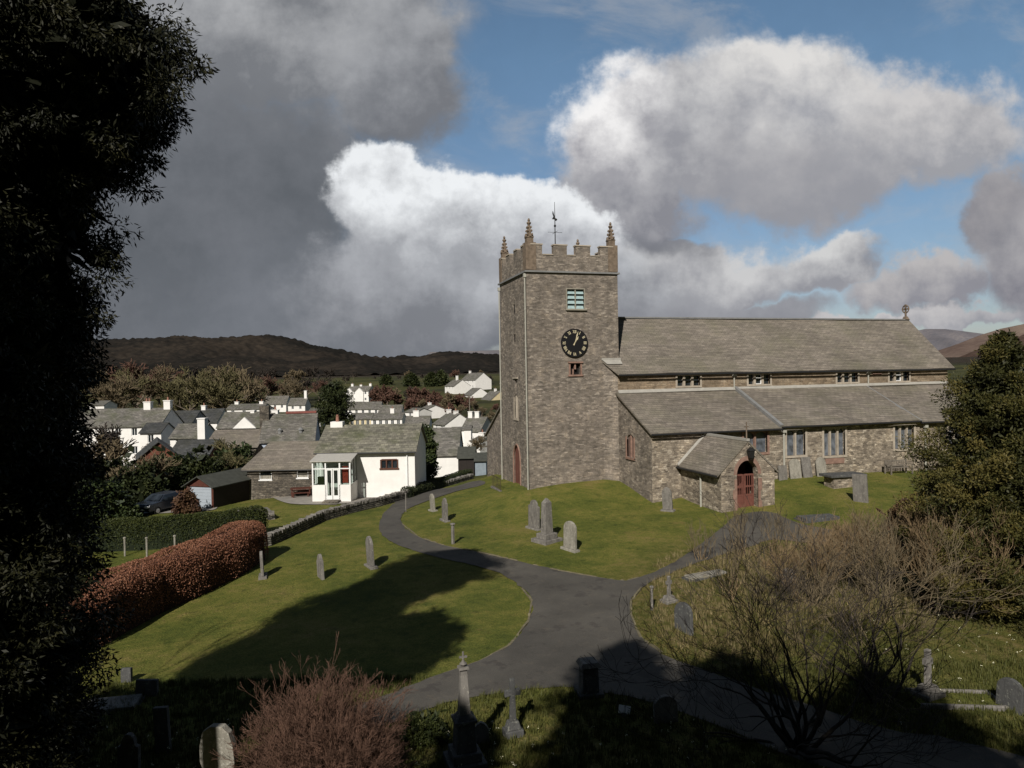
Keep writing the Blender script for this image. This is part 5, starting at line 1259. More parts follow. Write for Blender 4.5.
mb = MB(); a = [(-8 * k, -.2, 17 * k), (8 * k, -.2, 21 * k), (8 * k, 2.5, 24 * k), (-8 * k, 2.5, 20 * k)]; mb.add(a + [(q[0], q[1], q[2] - .08) for q in a], [(0, 1, 2, 3), (4, 7, 6, 5), (0, 4, 5, 1), (1, 5, 6, 2), (2, 6, 7, 3), (3, 7, 4, 0)]); mb.build('roof', M['felt'], sh)
MB().box(-7.5 * k, 7.5 * k, -.26, -.21, 18 * k, 19.5 * k).build('fascia', M['pvc'], sh); MB().box(-2 * k, 4 * k, -.04, -.005, 0, 15 * k).build('door', M['boards'], sh)
def car(label, px, py, yaw, paint, scale=1.0):
    p = G(px, py); c = thing('parked_car', label, 'car', p, rz=-HEAD + R(yaw), group='cars parked by the garage'); c.scale = (scale,) * 3
    W_ = .84; prof = [(-2.05, .32), (-2.1, .62), (-1.95, .86), (-1.0, .95), (-.45, 1.38), (.9, 1.42), (1.7, 1.02), (2.05, .92), (2.1, .5), (2.02, .3)]
    mb = MB(); n = len(prof); inn = .78
    vs = []
    for s in (-1, 1):
        for x, z in prof: vs.append((x, s * (W_ if z < 1.05 else W_ * inn), z))
    tri = tessellate_polygon([[Vector((x, z, 0)) for x, z in prof]])
    fs = [tuple(t) for t in tri] + [tuple(n + i for i in reversed(t)) for t in tri] + [(i, (i + 1) % n, n + (i + 1) % n, n + i) for i in range(n)]
    mb.add(vs, fs); mb.build('body', paint, c, bevel=.05)
    mb = MB(); mb.add([(-1.02, -W_ * .86, .98), (-1.02, W_ * .86, .98), (-.5, W_ * .7, 1.36), (-.5, -W_ * .7, 1.36)], [(0, 1, 2, 3)]).add([(1.62, -W_ * .86, 1.08), (1.62, W_ * .86, 1.08), (.98, W_ * .7, 1.4), (.98, -W_ * .7, 1.4)], [(0, 1, 2, 3)])
    mb.T = Matrix.Translation((-.025, 0, .02)); mb.T = None
    for v in range(len(mb.v)):
        x, y, z = mb.v[v]; mb.v[v] = (x + (-.03 if x < 0 else .03), y, z + .02)
    for s in (-1, 1): mb.add([(-.9, s * (W_ + .005), .98), (1.5, s * (W_ + .005), 1.0), (.9, s * (W_ * .8), 1.35), (-.4, s * (W_ * .8), 1.33)], [(0, 1, 2, 3)])
    mb.build('window', M['glass'], c)
    for x in (-1.3, 1.3):
        for s in (-1, 1):
            w = MB(); w.T = Matrix.Translation((x, s * .78, .31)) @ Matrix.Rotation(math.pi / 2, 4, 'X'); w.lathe([(.2, -.1), (.31, -.08), (.31, .08), (.2, .1)], (0, 0, 0), 16); wo_ = w.build('wheel', M['tyre'], c)
            w = MB(); w.T = Matrix.Translation((x, s * .78, .31)) @ Matrix.Rotation(math.pi / 2, 4, 'X'); w.lathe([(.18, -.112), (.05, -.12), (.05, .12), (.18, .112)], (0, 0, 0), 12); w.build('rim', M['chrome'], wo_)
    for s in (-1, 1): MB().box(-2.12, -2.04, s * .62 - .16, s * .62 + .16, .62, .76).build('headlight', M['pvc'], c)
    MB().box(-2.15, -2.09, -.26, .26, .42, .52).build('number_plate', M['pvc'], c)
car('dark parked car with its windscreen facing the lawn, left of the bronze bush', 163, 511, 70, M['car'])
car('pale grey parked car mostly hidden behind the dark one', 147, 503, 76, plain('grey_car_paint', (.25, .25, .25), .3, .1, 2, spec=.5))
# garden table and benches on the patio
p = G(301, 497); o = thing('garden_table', 'dark wooden garden table with benches on the round patio', 'garden table', p, rz=-HEAD + R(15))
MB().box(-.8, .8, -.4, .4, .68, .74).build('table_top', M['timber'], o)
for sx in (-1, 1):
    for sy in (-1, 1): MB().box(sx * .68 - .04, sx * .68 + .04, sy * .3 - .04, sy * .3 + .04, -.05, .68).build('leg', M['timber'], o)
for s in (-1, 1): MB().box(-.75, .75, s * .72 - .13, s * .72 + .13, .42, .47).box(-.6, -.52, s * .72 - .1, s * .72 + .1, -.05, .42).box(.52, .6, s * .72 - .1, s * .72 + .1, -.05, .42).build('bench_seat', M['timber'], o)
# ------------------------------------------------------------------ trees, shrubs, hedges
def grow(rnd, base, direc, length, radius, levels, spread=.6, ratio=.72, kids=(2, 4), up=.15, wob=.18, out=None, segs=4, minr=.004, lvl=0, rr=.6):
    """recursive branching; fills out with (points, radii, level)"""
    pts = [base.copy()]; rad = [radius]; d = direc.normalized(); p = base.copy()
    for i in range(segs):
        d = (d + Vector((rnd.gauss(0, wob), rnd.gauss(0, wob), rnd.gauss(0, wob) + up * .3))).normalized()
        p = p + d * (length / segs); pts.append(p.copy()); rad.append(max(minr, radius * (1 - (1 - rr) * (i + 1) / segs)))
    out.append((pts, rad, lvl))
    if lvl + 1 < levels:
        for k in range(rnd.randint(*kids)):
            t = rnd.uniform(.35, 1.0) if k else 1.0
            j = min(segs, max(1, int(round(t * segs)))); q = pts[j]
            ax = Vector((rnd.gauss(0, 1), rnd.gauss(0, 1), rnd.gauss(0, .6))).normalized()
            nd = (d + ax * spread * rnd.uniform(.6, 1.3) + Vector((0, 0, up))).normalized()
            grow(rnd, q, nd, length * ratio * rnd.uniform(.75, 1.15), max(minr, rad[j] * rnd.uniform(.5, .75)), levels, spread, ratio, kids, up, wob, out, max(2, segs - (1 if lvl > 1 else 0)), minr, lvl + 1, rr)
    return out
def tubes_mesh(name, brs, mat, parent, ks=(7, 6, 5, 4, 3, 3, 3)):
    V = []; F = []; n0 = 0
    for pts, rad, lv in brs:
        k = ks[min(lv, len(ks) - 1)]; n = len(pts)
        P = np.array([tuple(p) for p in pts]); T = np.gradient(P, axis=0); T /= (np.linalg.norm(T, axis=1, keepdims=True) + 1e-9)
        ref = np.where(np.abs(T[:, 2:3]) < .9, np.array([[0, 0, 1.]]), np.array([[1., 0, 0]])); A = np.cross(T, ref); A /= (np.linalg.norm(A, axis=1, keepdims=True) + 1e-9); B = np.cross(T, A)
        an = np.arange(k) * 2 * np.pi / k; Rr = np.array(rad)[:, None, None]
        ring = P[:, None, :] + (A[:, None, :] * np.cos(an)[None, :, None] + B[:, None, :] * np.sin(an)[None, :, None]) * Rr
        V.append(ring.reshape(-1, 3)); idx = n0 + np.arange(n * k).reshape(n, k); nx = np.roll(idx, -1, 1)
        F.append(np.stack([idx[:-1], nx[:-1], nx[1:], idx[1:]], -1).reshape(-1, 4)); n0 += n * k
    V = np.concatenate(V).astype(np.float32); F = np.concatenate(F).astype(np.int32)
    me = bpy.data.meshes.new(name); me.vertices.add(len(V)); me.vertices.foreach_set('co', V.ravel()); me.loops.add(F.size); me.loops.foreach_set('vertex_index', F.ravel())
    me.polygons.add(len(F)); me.polygons.foreach_set('loop_start', np.arange(len(F), dtype=np.int32) * 4); me.polygons.foreach_set('loop_total', np.full(len(F), 4, np.int32)); me.polygons.foreach_set('use_smooth', np.ones(len(F), bool))
    me.materials.append(mat); me.update()
    o = bpy.data.objects.new(name, me); col.objects.link(o)
    if parent is not None: o.parent = parent
    return o
def bare_tree(name, label, cat, loc, height, seed, levels=6, trunk_r=.22, mat='barkm', twig='twig', spread=.6, ratio=.72, up=.15, kids=(2, 4), first=.3, lean=(0, 0), split=3, group=None, stems=1, minr=.01, stemspread=.3, wob=.18, rz=0, splay=None):
    rnd = random.Random(seed); o = thing(name, label, cat, loc, rz=rz, group=group); brs = []
    for s in range(stems):
        d = Vector((lean[0] + rnd.gauss(0, stemspread) * (stems > 1), lean[1] + rnd.gauss(0, stemspread) * (stems > 1), 1))
        if splay: a_ = 6.283 * (s + rnd.uniform(-.3, .3)) / stems; e_ = R(rnd.uniform(*splay)); d = Vector((math.cos(a_) * math.cos(e_), math.sin(a_) * math.cos(e_), math.sin(e_)))
        grow(rnd, Vector((rnd.gauss(0, .1) * (stems > 1), rnd.gauss(0, .1) * (stems > 1), -.15)), d, height * first, trunk_r, levels, spread, ratio, kids, up, wob, brs, 5, minr)
    tubes_mesh('trunk', [b for b in brs if b[2] < split], M[mat], o); tubes_mesh('crown', [b for b in brs if b[2] >= split], M[twig], o, ks=(4, 4, 4, 4, 3, 3, 3))
    return o

def cards(rs, C, rad, n, L, W, out=0.5, down=0.0, shade=None, tri=False, flat=0.0):
    """n leaf cards round each centre; C (k,3), rad (k,3)"""
    k = len(C); N = k * n
    d = rs.normal(size=(N, 3)); d /= np.linalg.norm(d, axis=1, keepdims=True)
    rr = rs.rand(N, 1) ** (1 / 2.2)
    c = np.repeat(C, n, 0) + d * rr * np.repeat(rad, n, 0)
    a = rs.normal(size=(N, 3)) * (1 - out) + d * out * 1.5 + np.array([0, 0, -down]); a /= np.linalg.norm(a, axis=1, keepdims=True)
    b = np.cross(a, rs.normal(size=(N, 3))); b /= np.linalg.norm(b, axis=1, keepdims=True) + 1e-9
    l = L * (.6 + .8 * rs.rand(N, 1)); w = W * (.6 + .8 * rs.rand(N, 1))
    if tri:
        V = np.stack([c - b * w / 2, c + b * w / 2, c + a * l], 1).reshape(-1, 3); nper = 3
    else:
        V = np.stack([c, c + a * l * .5 + b * w / 2, c + a * l, c + a * l * .5 - b * w / 2], 1).reshape(-1, 3); nper = 4
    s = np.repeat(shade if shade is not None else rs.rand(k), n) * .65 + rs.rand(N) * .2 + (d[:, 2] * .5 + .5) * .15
    return V, s, nper
def evergreen(name, label, cat, loc, height, prof, seed, nclump=260, n=300, csize=.5, L=.12, W=.035, inner=900, mat='yew', down=.2, trunk_r=.22, zlo=.3, group=None, branches=60, lobes=.22, droop=0.25, core=True, innersize=.5, axis=None):
    """crown as many clumps spread over an uneven profile prof(t)->radius, t = height fraction"""
    rs = np.random.RandomState(seed); o = thing(name, label, cat, loc, group=group)
    C = []; Rr = []; S = []; tips = []
    ph = rs.rand(6) * 6.28
    while len(C) < nclump:
        t = rs.rand(); r = prof(t)
        if r <= 0 or rs.rand() > min(1, (r + .3) / (max(prof(x / 20) for x in range(21)) + .3)): continue
        th = rs.rand() * 6.283
        rl = r * (1 + lobes * (math.sin(th * 3 + t * 9 + ph[0]) * .5 + math.sin(th * 5 - t * 17 + ph[1]) * .5)) * (1 - .33 * rs.rand() ** 2)
        ao = axis(t) if axis else (0, 0)
        q = np.array([ao[0] + rl * math.cos(th), ao[1] + rl * math.sin(th), zlo + t * (height - zlo) - droop * rs.rand() * .5])
        C.append(q); s = csize * (.6 + .8 * rs.rand()) * (.6 + .4 * min(1, r)); Rr.append([s, s, s * .62]); S.append(rs.rand())
    C = np.array(C); Rr = np.array(Rr); S = np.array(S)
    V, s, npr = cards(rs, C, Rr, n, L, W, .45, down, S)
    crown = np_mesh('crown', V, npr, M[mat], o, s)
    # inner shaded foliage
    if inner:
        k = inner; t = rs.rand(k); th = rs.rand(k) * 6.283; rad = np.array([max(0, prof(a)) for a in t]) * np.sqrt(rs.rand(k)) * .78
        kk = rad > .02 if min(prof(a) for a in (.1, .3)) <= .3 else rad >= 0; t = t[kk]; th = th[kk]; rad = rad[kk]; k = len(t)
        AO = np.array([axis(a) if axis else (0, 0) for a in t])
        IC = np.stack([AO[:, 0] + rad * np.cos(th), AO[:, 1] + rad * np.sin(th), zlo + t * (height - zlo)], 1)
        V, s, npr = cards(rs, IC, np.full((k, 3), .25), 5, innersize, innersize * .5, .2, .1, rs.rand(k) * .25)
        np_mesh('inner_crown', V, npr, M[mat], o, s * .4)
    A3 = [axis(x) if axis else (0, 0) for x in (.3, .65, .93)]
    brs = [([Vector((A3[0][0], A3[0][1], -.4)), Vector((A3[0][0], A3[0][1], height * .3)), Vector((A3[1][0], A3[1][1] + .06, height * .65)), Vector((A3[2][0], A3[2][1], height * .93))], [trunk_r * 1.25, trunk_r, trunk_r * .6, .02], 0)]
    for i in range(min(branches, len(C))):
        q = Vector(C[i * (len(C) // max(1, min(branches, len(C))))]); z0 = max(.3, q.z - .35 * math.hypot(q.x, q.y)); m_ = Vector((q.x * .5, q.y * .5, (z0 + q.z) / 2 + .12))
        ax0 = axis(min(1, z0 / height)) if axis else (0, 0); m_ = m_ + Vector((ax0[0] * .5, ax0[1] * .5, 0))
        brs.append(([Vector((ax0[0], ax0[1], z0)), m_, q], [trunk_r * .28, trunk_r * .16, .012], 2))
    tubes_mesh('trunk', brs, M['bark'], o)
    return o
def lerp_prof(pts):
    xs = [p[0] for p in pts]; ys = [p[1] for p in pts]
    return lambda t: float(np.interp(t, xs, ys))
def gz3(x, d):
    a, b = cf(x, d); return Vector((a, b, H(a, b)))

# big dark trees at the left edge
T1 = gz3(-10.45, 13.2)
_cr = Vector((math.cos(HEAD), -math.sin(HEAD)))
_ax = lerp_prof([(0, 0), (.58, .1), (.71, .55), (.8, 1.25), (.89, 1.85), (1, 1.7)])
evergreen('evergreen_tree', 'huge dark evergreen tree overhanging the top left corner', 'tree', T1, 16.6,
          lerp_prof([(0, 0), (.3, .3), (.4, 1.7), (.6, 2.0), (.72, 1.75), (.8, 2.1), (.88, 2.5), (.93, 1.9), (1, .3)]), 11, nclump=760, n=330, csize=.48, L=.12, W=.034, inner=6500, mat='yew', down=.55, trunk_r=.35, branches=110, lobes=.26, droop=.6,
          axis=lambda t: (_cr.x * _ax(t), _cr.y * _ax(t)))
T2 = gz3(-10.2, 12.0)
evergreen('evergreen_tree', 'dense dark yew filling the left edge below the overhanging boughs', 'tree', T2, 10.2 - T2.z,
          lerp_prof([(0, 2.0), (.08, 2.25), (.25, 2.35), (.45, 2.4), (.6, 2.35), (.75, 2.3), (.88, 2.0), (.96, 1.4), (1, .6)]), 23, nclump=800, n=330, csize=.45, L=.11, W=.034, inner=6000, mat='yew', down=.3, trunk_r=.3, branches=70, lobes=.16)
# conifer on the right
q = G(1006, 612); dq = depth_of(q)
evergreen('conifer_tree', 'broad olive-green conifer with ragged tiers at the right edge', 'tree', q, (612 - 338) / 700 * dq,
          lerp_prof([(0, 1.9), (.08, 2.6), (.2, 2.9), (.4, 2.8), (.6, 2.3), (.75, 1.65), (.88, .95), (.95, .5), (1, .15)]), 31, nclump=470, n=300, csize=.46, L=.11, W=.04, inner=9000, innersize=.17, mat='cypress', down=-.25, trunk_r=.2, zlo=.2, lobes=.34, branches=60)
# trees behind the viewpoint that shade the foreground
for i, (x, d, zt, r, lb) in enumerate([(-7.0, -5, 15.9, .8, 'slim yew just behind the viewpoint, the first from the left'), (-3.9, -5, 20.2, 1.5, 'tallest yew just behind the viewpoint'), (-.9, -5.2, 19.4, 2.2, 'full yew behind the viewpoint next to the tallest'),
                                   (3.1, -5.2, 18.0, 2.6, 'round-topped yew behind the viewpoint on the right'), (7.6, -5.2, 15.6, 3.0, 'broad low yew behind the viewpoint, farthest right'), (-5.2, .6, 9.4, 1.5, 'low slender yew close by the viewpoint on its left'), (4.6, .2, 13.5, 1.6, 'slender yew close by the viewpoint on its right'), (-15, 2, 12.5, 3.0, 'broad yew out of sight on the left bank')]):
    a, b = cf(x, d); g = H(a, b)
    evergreen('evergreen_tree', lb, 'tree', (a, b, g), zt - g, lerp_prof([(0, .6), (.1, r * .8), (.3, r), (.6, r * .95), (.85, r * .75), (1, .25)]), 50 + i, nclump=130, n=90, csize=.6, L=.35, W=.14, inner=800, mat='yew', branches=10, trunk_r=.25, innersize=.6, lobes=.35)
g = gz3(-9.0, 5.0)
evergreen('evergreen_tree', 'high-crowned yew on the left bank nearest to the viewpoint', 'tree', g, 15.2 - g.z, lerp_prof([(0, 0), (.69, 0), (.72, 1.2), (.82, 1.7), (.92, 1.3), (1, .2)]), 90, nclump=130, n=90, csize=.5, L=.3, W=.12, inner=700, mat='yew', branches=20, trunk_r=.25, innersize=.5, lobes=.35)
a_, b_ = cf(-14.6, 7.0)
bare_tree('bare_tree', 'tall leafless tree out of sight on the left bank, throwing streaky shade on the lawn', 'tree', (a_, b_, H(a_, b_)), 14.0, 44, levels=6, trunk_r=.22, mat='bark', twig='twigd', spread=.5, ratio=.76, up=.2, kids=(2, 3), first=.3, split=3, minr=.02)
# spreading bare tree in the right foreground
q = G(799, 749)
bare_tree('bare_tree', 'spreading bare tree with dark crooked limbs in the right foreground', 'tree', q, 7.6, 8, levels=8, trunk_r=.06, mat='bark', twig='twigd', spread=.54, ratio=.79, up=.09, kids=(2, 2), first=.2, stems=17, split=5, minr=.0048, wob=.17, splay=(26, 78))
q = G(872, 702)
bare_tree('twiggy_shrub', 'leaning brown twiggy shrub between the bare tree and the kerbed grave', 'shrub', q, 5.6, 17, levels=6, trunk_r=.05, mat='bark', twig='twig', spread=.5, ratio=.78, up=.12, kids=(2, 4), first=.32, stems=6, split=2, minr=.0055, stemspread=.55, lean=(.25, .2))
q = G(955, 618)
bare_tree('twiggy_shrub', 'dense straw-brown twiggy shrub in front of the conifer foot', 'shrub', q, 4.6, 19, levels=6, trunk_r=.04, mat='twig', twig='twigstraw', spread=.42, ratio=.76, up=.22, kids=(2, 4), first=.32, stems=12, split=2, minr=.006, splay=(35, 85))
q = G(872, 598)
bare_tree('twiggy_shrub', 'open straw-coloured shrub amid long dead grass behind the bare tree', 'shrub', q, 3.3, 29, levels=6, trunk_r=.03, mat='twig', twig='twigstraw', spread=.42, ratio=.76, up=.28, kids=(2, 4), first=.32, stems=14, split=2, minr=.006, stemspread=.5)
for i, (px, py, h, lb) in enumerate([(744, 556, 2.0, 'thin straw-coloured sapling clump before the porch door'), (700, 560, 1.5, 'short reddish sapling clump on the lawn edge left of the porch path'), (776, 560, 1.9, 'thin pale sapling clump right of the porch path'), (730, 600, 2.2, 'upright twiggy clump above the long pale ledger')]):
    bare_tree('sapling', lb, 'shrub', G(px, py), h, 60 + i, levels=4, trunk_r=.016, mat='twigstraw', twig='twig', spread=.35, ratio=.75, up=.4, kids=(2, 3), first=.5, stems=9, split=1, minr=.006, stemspread=.32, group='sapling clumps by the porch path')
q = G(815, 606)
bare_tree('twiggy_shrub', 'wide tawny thicket of fine twigs behind the crown of the foreground bare tree', 'shrub', q, 3.4, 39, levels=6, trunk_r=.03, mat='twig', twig='twigstraw', spread=.45, ratio=.76, up=.22, kids=(2, 4), first=.31, stems=13, split=2, minr=.006, splay=(35, 85))
# red-stemmed bush bottom centre-left
def stem_bush(name, label, p, h, w, n, seed, mat='twigred', levels=4, lean=0):
    rnd = random.Random(seed); o = thing(name, label, 'shrub', p); brs = []
    for i in range(n):
        an = rnd.uniform(0, 6.283); sp = math.sqrt(rnd.random()) * w * 1.0; d = Vector((math.cos(an) * sp, math.sin(an) * sp, h)) ; el_ = math.asin(min(1, rnd.random() ** .8)); d = Vector((math.cos(an) * math.cos(el_), math.sin(an) * math.cos(el_), math.sin(el_) + .12))
        ln = 1 / math.sqrt((math.cos(el_) / w) ** 2 + (math.sin(el_) / h) ** 2) * rnd.uniform(.34, .48)
        grow(rnd, Vector((rnd.gauss(0, .25), rnd.gauss(0, .25), -.1)), d, ln, .009, levels, .46, .58, (2, 4), .06, .14, brs, 4, .0033)
    tubes_mesh('stems', [b for b in brs if b[2] < 1], M[mat], o); tubes_mesh('twigs', [b for b in brs if b[2] >= 1 and max(p.z for p in b[0]) < h * 1.02], M[mat], o, ks=(3, 3, 3, 3))
    return o
q = gz3(-4.05, 14.6)
stem_bush('red_stemmed_bush', 'rounded leafless bush of red-brown stems at the bottom of the lawn', q, 3.1, 2.0, 440, 5, levels=5)
# low green leaves at its right foot
def leaf_shrub(name, label, p, rad, seed, mat, n=60, m=120, L=.09, W=.06, cat='shrub', group=None, core='bark', inner=300):
    rs = np.random.RandomState(seed); o = thing(name, label, cat, p, group=group); rad = np.array(rad, float)
    d = rs.normal(size=(n, 3)); d /= np.linalg.norm(d, axis=1, keepdims=True); d[:, 2] = np.abs(d[:, 2]) * 1.0 - .1
    C = d * rad * (.75 + .3 * rs.rand(n, 1)) + np.array([0, 0, rad[2] * .25])
    V, s, npr = cards(rs, C, np.full((n, 3), rad.min() * .28), m, L, W, .4, .05)
    np_mesh('foliage', V, npr, M[mat], o, s)
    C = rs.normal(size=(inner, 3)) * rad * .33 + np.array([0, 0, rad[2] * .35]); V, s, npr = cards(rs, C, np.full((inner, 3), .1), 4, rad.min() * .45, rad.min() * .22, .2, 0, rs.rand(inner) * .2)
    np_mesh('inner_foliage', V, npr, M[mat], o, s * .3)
    MB().tube([(0, 0, -.2), (0, 0, rad[2] * .8)], [.06, .02], 6).build('stem', M['bark'], o)
    return o
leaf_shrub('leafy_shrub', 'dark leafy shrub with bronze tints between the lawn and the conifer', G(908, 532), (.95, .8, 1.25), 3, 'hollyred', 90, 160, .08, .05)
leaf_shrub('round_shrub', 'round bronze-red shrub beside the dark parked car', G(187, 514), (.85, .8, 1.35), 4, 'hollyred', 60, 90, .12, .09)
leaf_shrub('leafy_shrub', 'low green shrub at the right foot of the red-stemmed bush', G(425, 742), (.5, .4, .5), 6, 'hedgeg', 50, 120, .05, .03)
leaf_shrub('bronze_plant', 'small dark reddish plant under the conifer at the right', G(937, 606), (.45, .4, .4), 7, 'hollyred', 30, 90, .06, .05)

# ------------------------------------------------------------------ hedges
def hedge(name, label, pix, width, height, mat, coremat, seed, L=.07, W=.05, dens=900, px_top=None, group=None):
    W_ = [G(*p) for p in pix]; O = W_[0].copy(); rs = np.random.RandomState(seed); o = thing(name, label, 'hedge', O, group=group)
    P = np.array([tuple(p) for p in W_]); seg = np.linalg.norm(np.diff(P[:, :2], axis=0), axis=1); cum = np.concatenate([[0], np.cumsum(seg)]); T = cum[-1]
    def cen(s): return np.stack([np.interp(s, cum, P[:, 0]), np.interp(s, cum, P[:, 1])], -1)
    n = int(T * dens * (width + 2 * height) / 4)
    s = rs.rand(n) * T; a = rs.rand(n) * math.pi            # angle over the arch
    c = cen(s); c2 = cen(np.minimum(s + .2, T)); c1 = cen(np.maximum(s - .2, 0)); dd = c2 - c1; dd /= np.linalg.norm(dd, axis=1, keepdims=True) + 1e-9; sd = np.stack([-dd[:, 1], dd[:, 0]], 1)
    hh = height * (1 + .02 * np.sin(s * 1.7 + seed) + .012 * np.sin(s * 4.1)); ww_ = width * (1 + .03 * np.sin(s * 2.3))
    def sup(v, e): return np.sign(v) * np.abs(v) ** e
    lx_ = sup(np.cos(a), .55) * ww_ / 2; lz = sup(np.sin(a), .5) * hh
    endt = np.minimum(s, T - s); ef = np.clip(endt / (width * .45), 0, 1) ** .5; lx_ = lx_ * (.35 + .65 * ef); lz = lz * (.75 + .25 * ef)
    jit = 1 - .06 * rs.rand(n)
    x = c[:, 0] + sd[:, 0] * lx_ * jit; y = c[:, 1] + sd[:, 1] * lx_ * jit; gz_ = Hn(c[:, 0], c[:, 1]); z = gz_ + lz * jit
    cc = np.stack([x, y, z], 1) - np.array(tuple(O))
    nrm = np.stack([sd[:, 0] * np.cos(a), sd[:, 1] * np.cos(a), np.sin(a)], 1)
    A = rs.normal(size=(n, 3)) * .7 + nrm * .5; A /= np.linalg.norm(A, axis=1, keepdims=True); B = np.cross(A, rs.normal(size=(n, 3))); B /= np.linalg.norm(B, axis=1, keepdims=True)
    l = L * (.6 + .8 * rs.rand(n, 1)); w = W * (.6 + .8 * rs.rand(n, 1))
    V = np.stack([cc, cc + A * l * .5 + B * w / 2, cc + A * l, cc + A * l * .5 - B * w / 2], 1).reshape(-1, 3)
    cl = .5 + .28 * np.sin(s * 3.1 + a * 4) * np.sin(s * 1.3 - a * 2.2); sh = np.clip(cl * .5 + rs.rand(n) * .5, 0, 1)
    np_mesh('foliage', V, 4, M[mat], o, sh)
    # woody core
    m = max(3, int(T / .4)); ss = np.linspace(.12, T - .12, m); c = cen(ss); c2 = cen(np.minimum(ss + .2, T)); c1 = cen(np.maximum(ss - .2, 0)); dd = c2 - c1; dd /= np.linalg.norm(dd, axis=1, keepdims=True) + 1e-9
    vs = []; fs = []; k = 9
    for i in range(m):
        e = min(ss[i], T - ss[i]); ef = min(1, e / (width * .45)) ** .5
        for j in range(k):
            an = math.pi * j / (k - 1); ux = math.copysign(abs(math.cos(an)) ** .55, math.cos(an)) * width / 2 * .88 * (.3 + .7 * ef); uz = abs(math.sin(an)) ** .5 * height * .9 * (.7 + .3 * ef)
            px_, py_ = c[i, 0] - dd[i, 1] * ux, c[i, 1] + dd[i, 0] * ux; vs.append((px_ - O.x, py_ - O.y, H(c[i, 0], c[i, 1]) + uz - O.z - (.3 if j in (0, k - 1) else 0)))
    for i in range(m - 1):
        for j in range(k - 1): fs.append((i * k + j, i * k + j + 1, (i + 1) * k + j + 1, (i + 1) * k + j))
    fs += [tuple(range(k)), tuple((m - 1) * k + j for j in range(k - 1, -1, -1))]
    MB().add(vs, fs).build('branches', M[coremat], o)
    return o
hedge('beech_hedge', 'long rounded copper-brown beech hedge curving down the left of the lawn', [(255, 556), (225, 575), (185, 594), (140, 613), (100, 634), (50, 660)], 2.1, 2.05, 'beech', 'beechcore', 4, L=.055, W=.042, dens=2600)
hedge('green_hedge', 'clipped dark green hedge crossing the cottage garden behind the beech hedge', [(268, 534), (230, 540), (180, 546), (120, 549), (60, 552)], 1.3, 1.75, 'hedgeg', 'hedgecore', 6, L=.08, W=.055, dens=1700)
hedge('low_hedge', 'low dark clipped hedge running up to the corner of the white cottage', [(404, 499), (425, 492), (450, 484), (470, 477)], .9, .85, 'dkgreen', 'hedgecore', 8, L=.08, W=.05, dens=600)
# ivy covered tree by the cottage
q = atd(427, 470, 66); q = Vector((q[0], q[1], H(q[0], q[1])))
evergreen('ivy_clad_tree', 'ivy-clad tree squeezed between the white cottage and the next roof', 'tree', q, 7.65 - (425 - 377) / 700 * 66 - q.z, lerp_prof([(0, .5), (.3, .8), (.7, .75), (1, .25)]), 71, nclump=120, n=60, csize=.35, L=.2, W=.14, inner=150, mat='ivy', branches=6, trunk_r=.15, innersize=.3)
for i, (px, pt, d, r, lb) in enumerate([(334, 384, 150, 3.8, 'big dark evergreen rising directly behind the white cottage chimney'), (386, 376, 420, 2.6, 'lone narrow dark conifer in the far green field'), (411, 374, 400, 3.2, 'dark conifer to the right of the lone narrow one'), (432, 374, 400, 3.5, 'dark conifer at the left of the pair near the large white houses'), (441, 372, 410, 3.2, 'dark conifer at the right of the pair near the large white houses'),
                                          (226, 386, 190, 4.5, 'dark rounded evergreen beside the thin white gable'), (258, 404, 180, 2.2, 'small dark evergreen between the white gable and the grey slates')]):
    p = atd(px, pt, d); a, b = p[0], p[1]; g = H(a, b)
    evergreen('evergreen_tree' if r > 3.6 or i > 4 else 'far_conifer', lb, 'tree', (a, b, g), p[2] - g, lerp_prof([(0, r * .6), (.2, r), (.6, r * .75), (1, r * .1)]) if i not in (0, 5, 6) else lerp_prof([(0, r * .7), (.4, r), (.8, r * .85), (1, r * .3)]), 80 + i, nclump=140, n=45, csize=.9 if d < 300 else 1.2, L=.7 * d / 200, W=.3 * d / 200, inner=200, mat='dkgreen', branches=4, innersize=1.2)

# ------------------------------------------------------------------ bare woods
protos = []
for k, (tw, h, sd) in enumerate([('twig', 13, 101), ('twigo', 12, 102), ('twigr', 11, 103), ('twigd', 12, 104), ('twig', 12, 105), ('twigo', 14, 106), ('twig', 12, 107), ('twigr', 10, 108), ('twigd', 12, 109)]):
    protos.append((tw, h, sd))
made = {}
ordw = ['first', 'second', 'third', 'fourth', 'fifth', 'sixth', 'seventh', 'eighth', 'ninth', 'tenth', 'eleventh', 'twelfth', 'thirteenth', 'fourteenth', 'fifteenth', 'sixteenth', 'seventeenth', 'eighteenth', 'nineteenth', 'twentieth']
def wood_tree(k, px, ptop, dep, label, group, rz, name='bare_tree', minr=None):
    tw, h0, sd = protos[k]; p = atd(px, ptop, dep); g = H(p[0], p[1]); h = max(2.0, p[2] - g)
    if k not in made:
        o = bare_tree(name, label, 'tree', (p[0], p[1], g), h0, sd, levels=6, trunk_r=.24, mat='barkm', twig=tw, spread=.66, ratio=.74, up=.14, kids=(3, 5), first=.27, split=3, minr=.05 if k < 6 else .11, group=group)
        zs = max(v.co.z for c in o.children for v in c.data.vertices); made[k] = (o, zs)
    else: o = copy_tree(made[k][0])
    o.location = (p[0], p[1], g); s = h / made[k][1]; o.scale = (s * 1.15, s * 1.15, s); o.rotation_euler = (0, 0, rz); o['label'] = label; o['category'] = 'tree'; o['group'] = group
    return o
rnd = random.Random(77)
gp = 'bare brown trees of the wood behind the left houses'
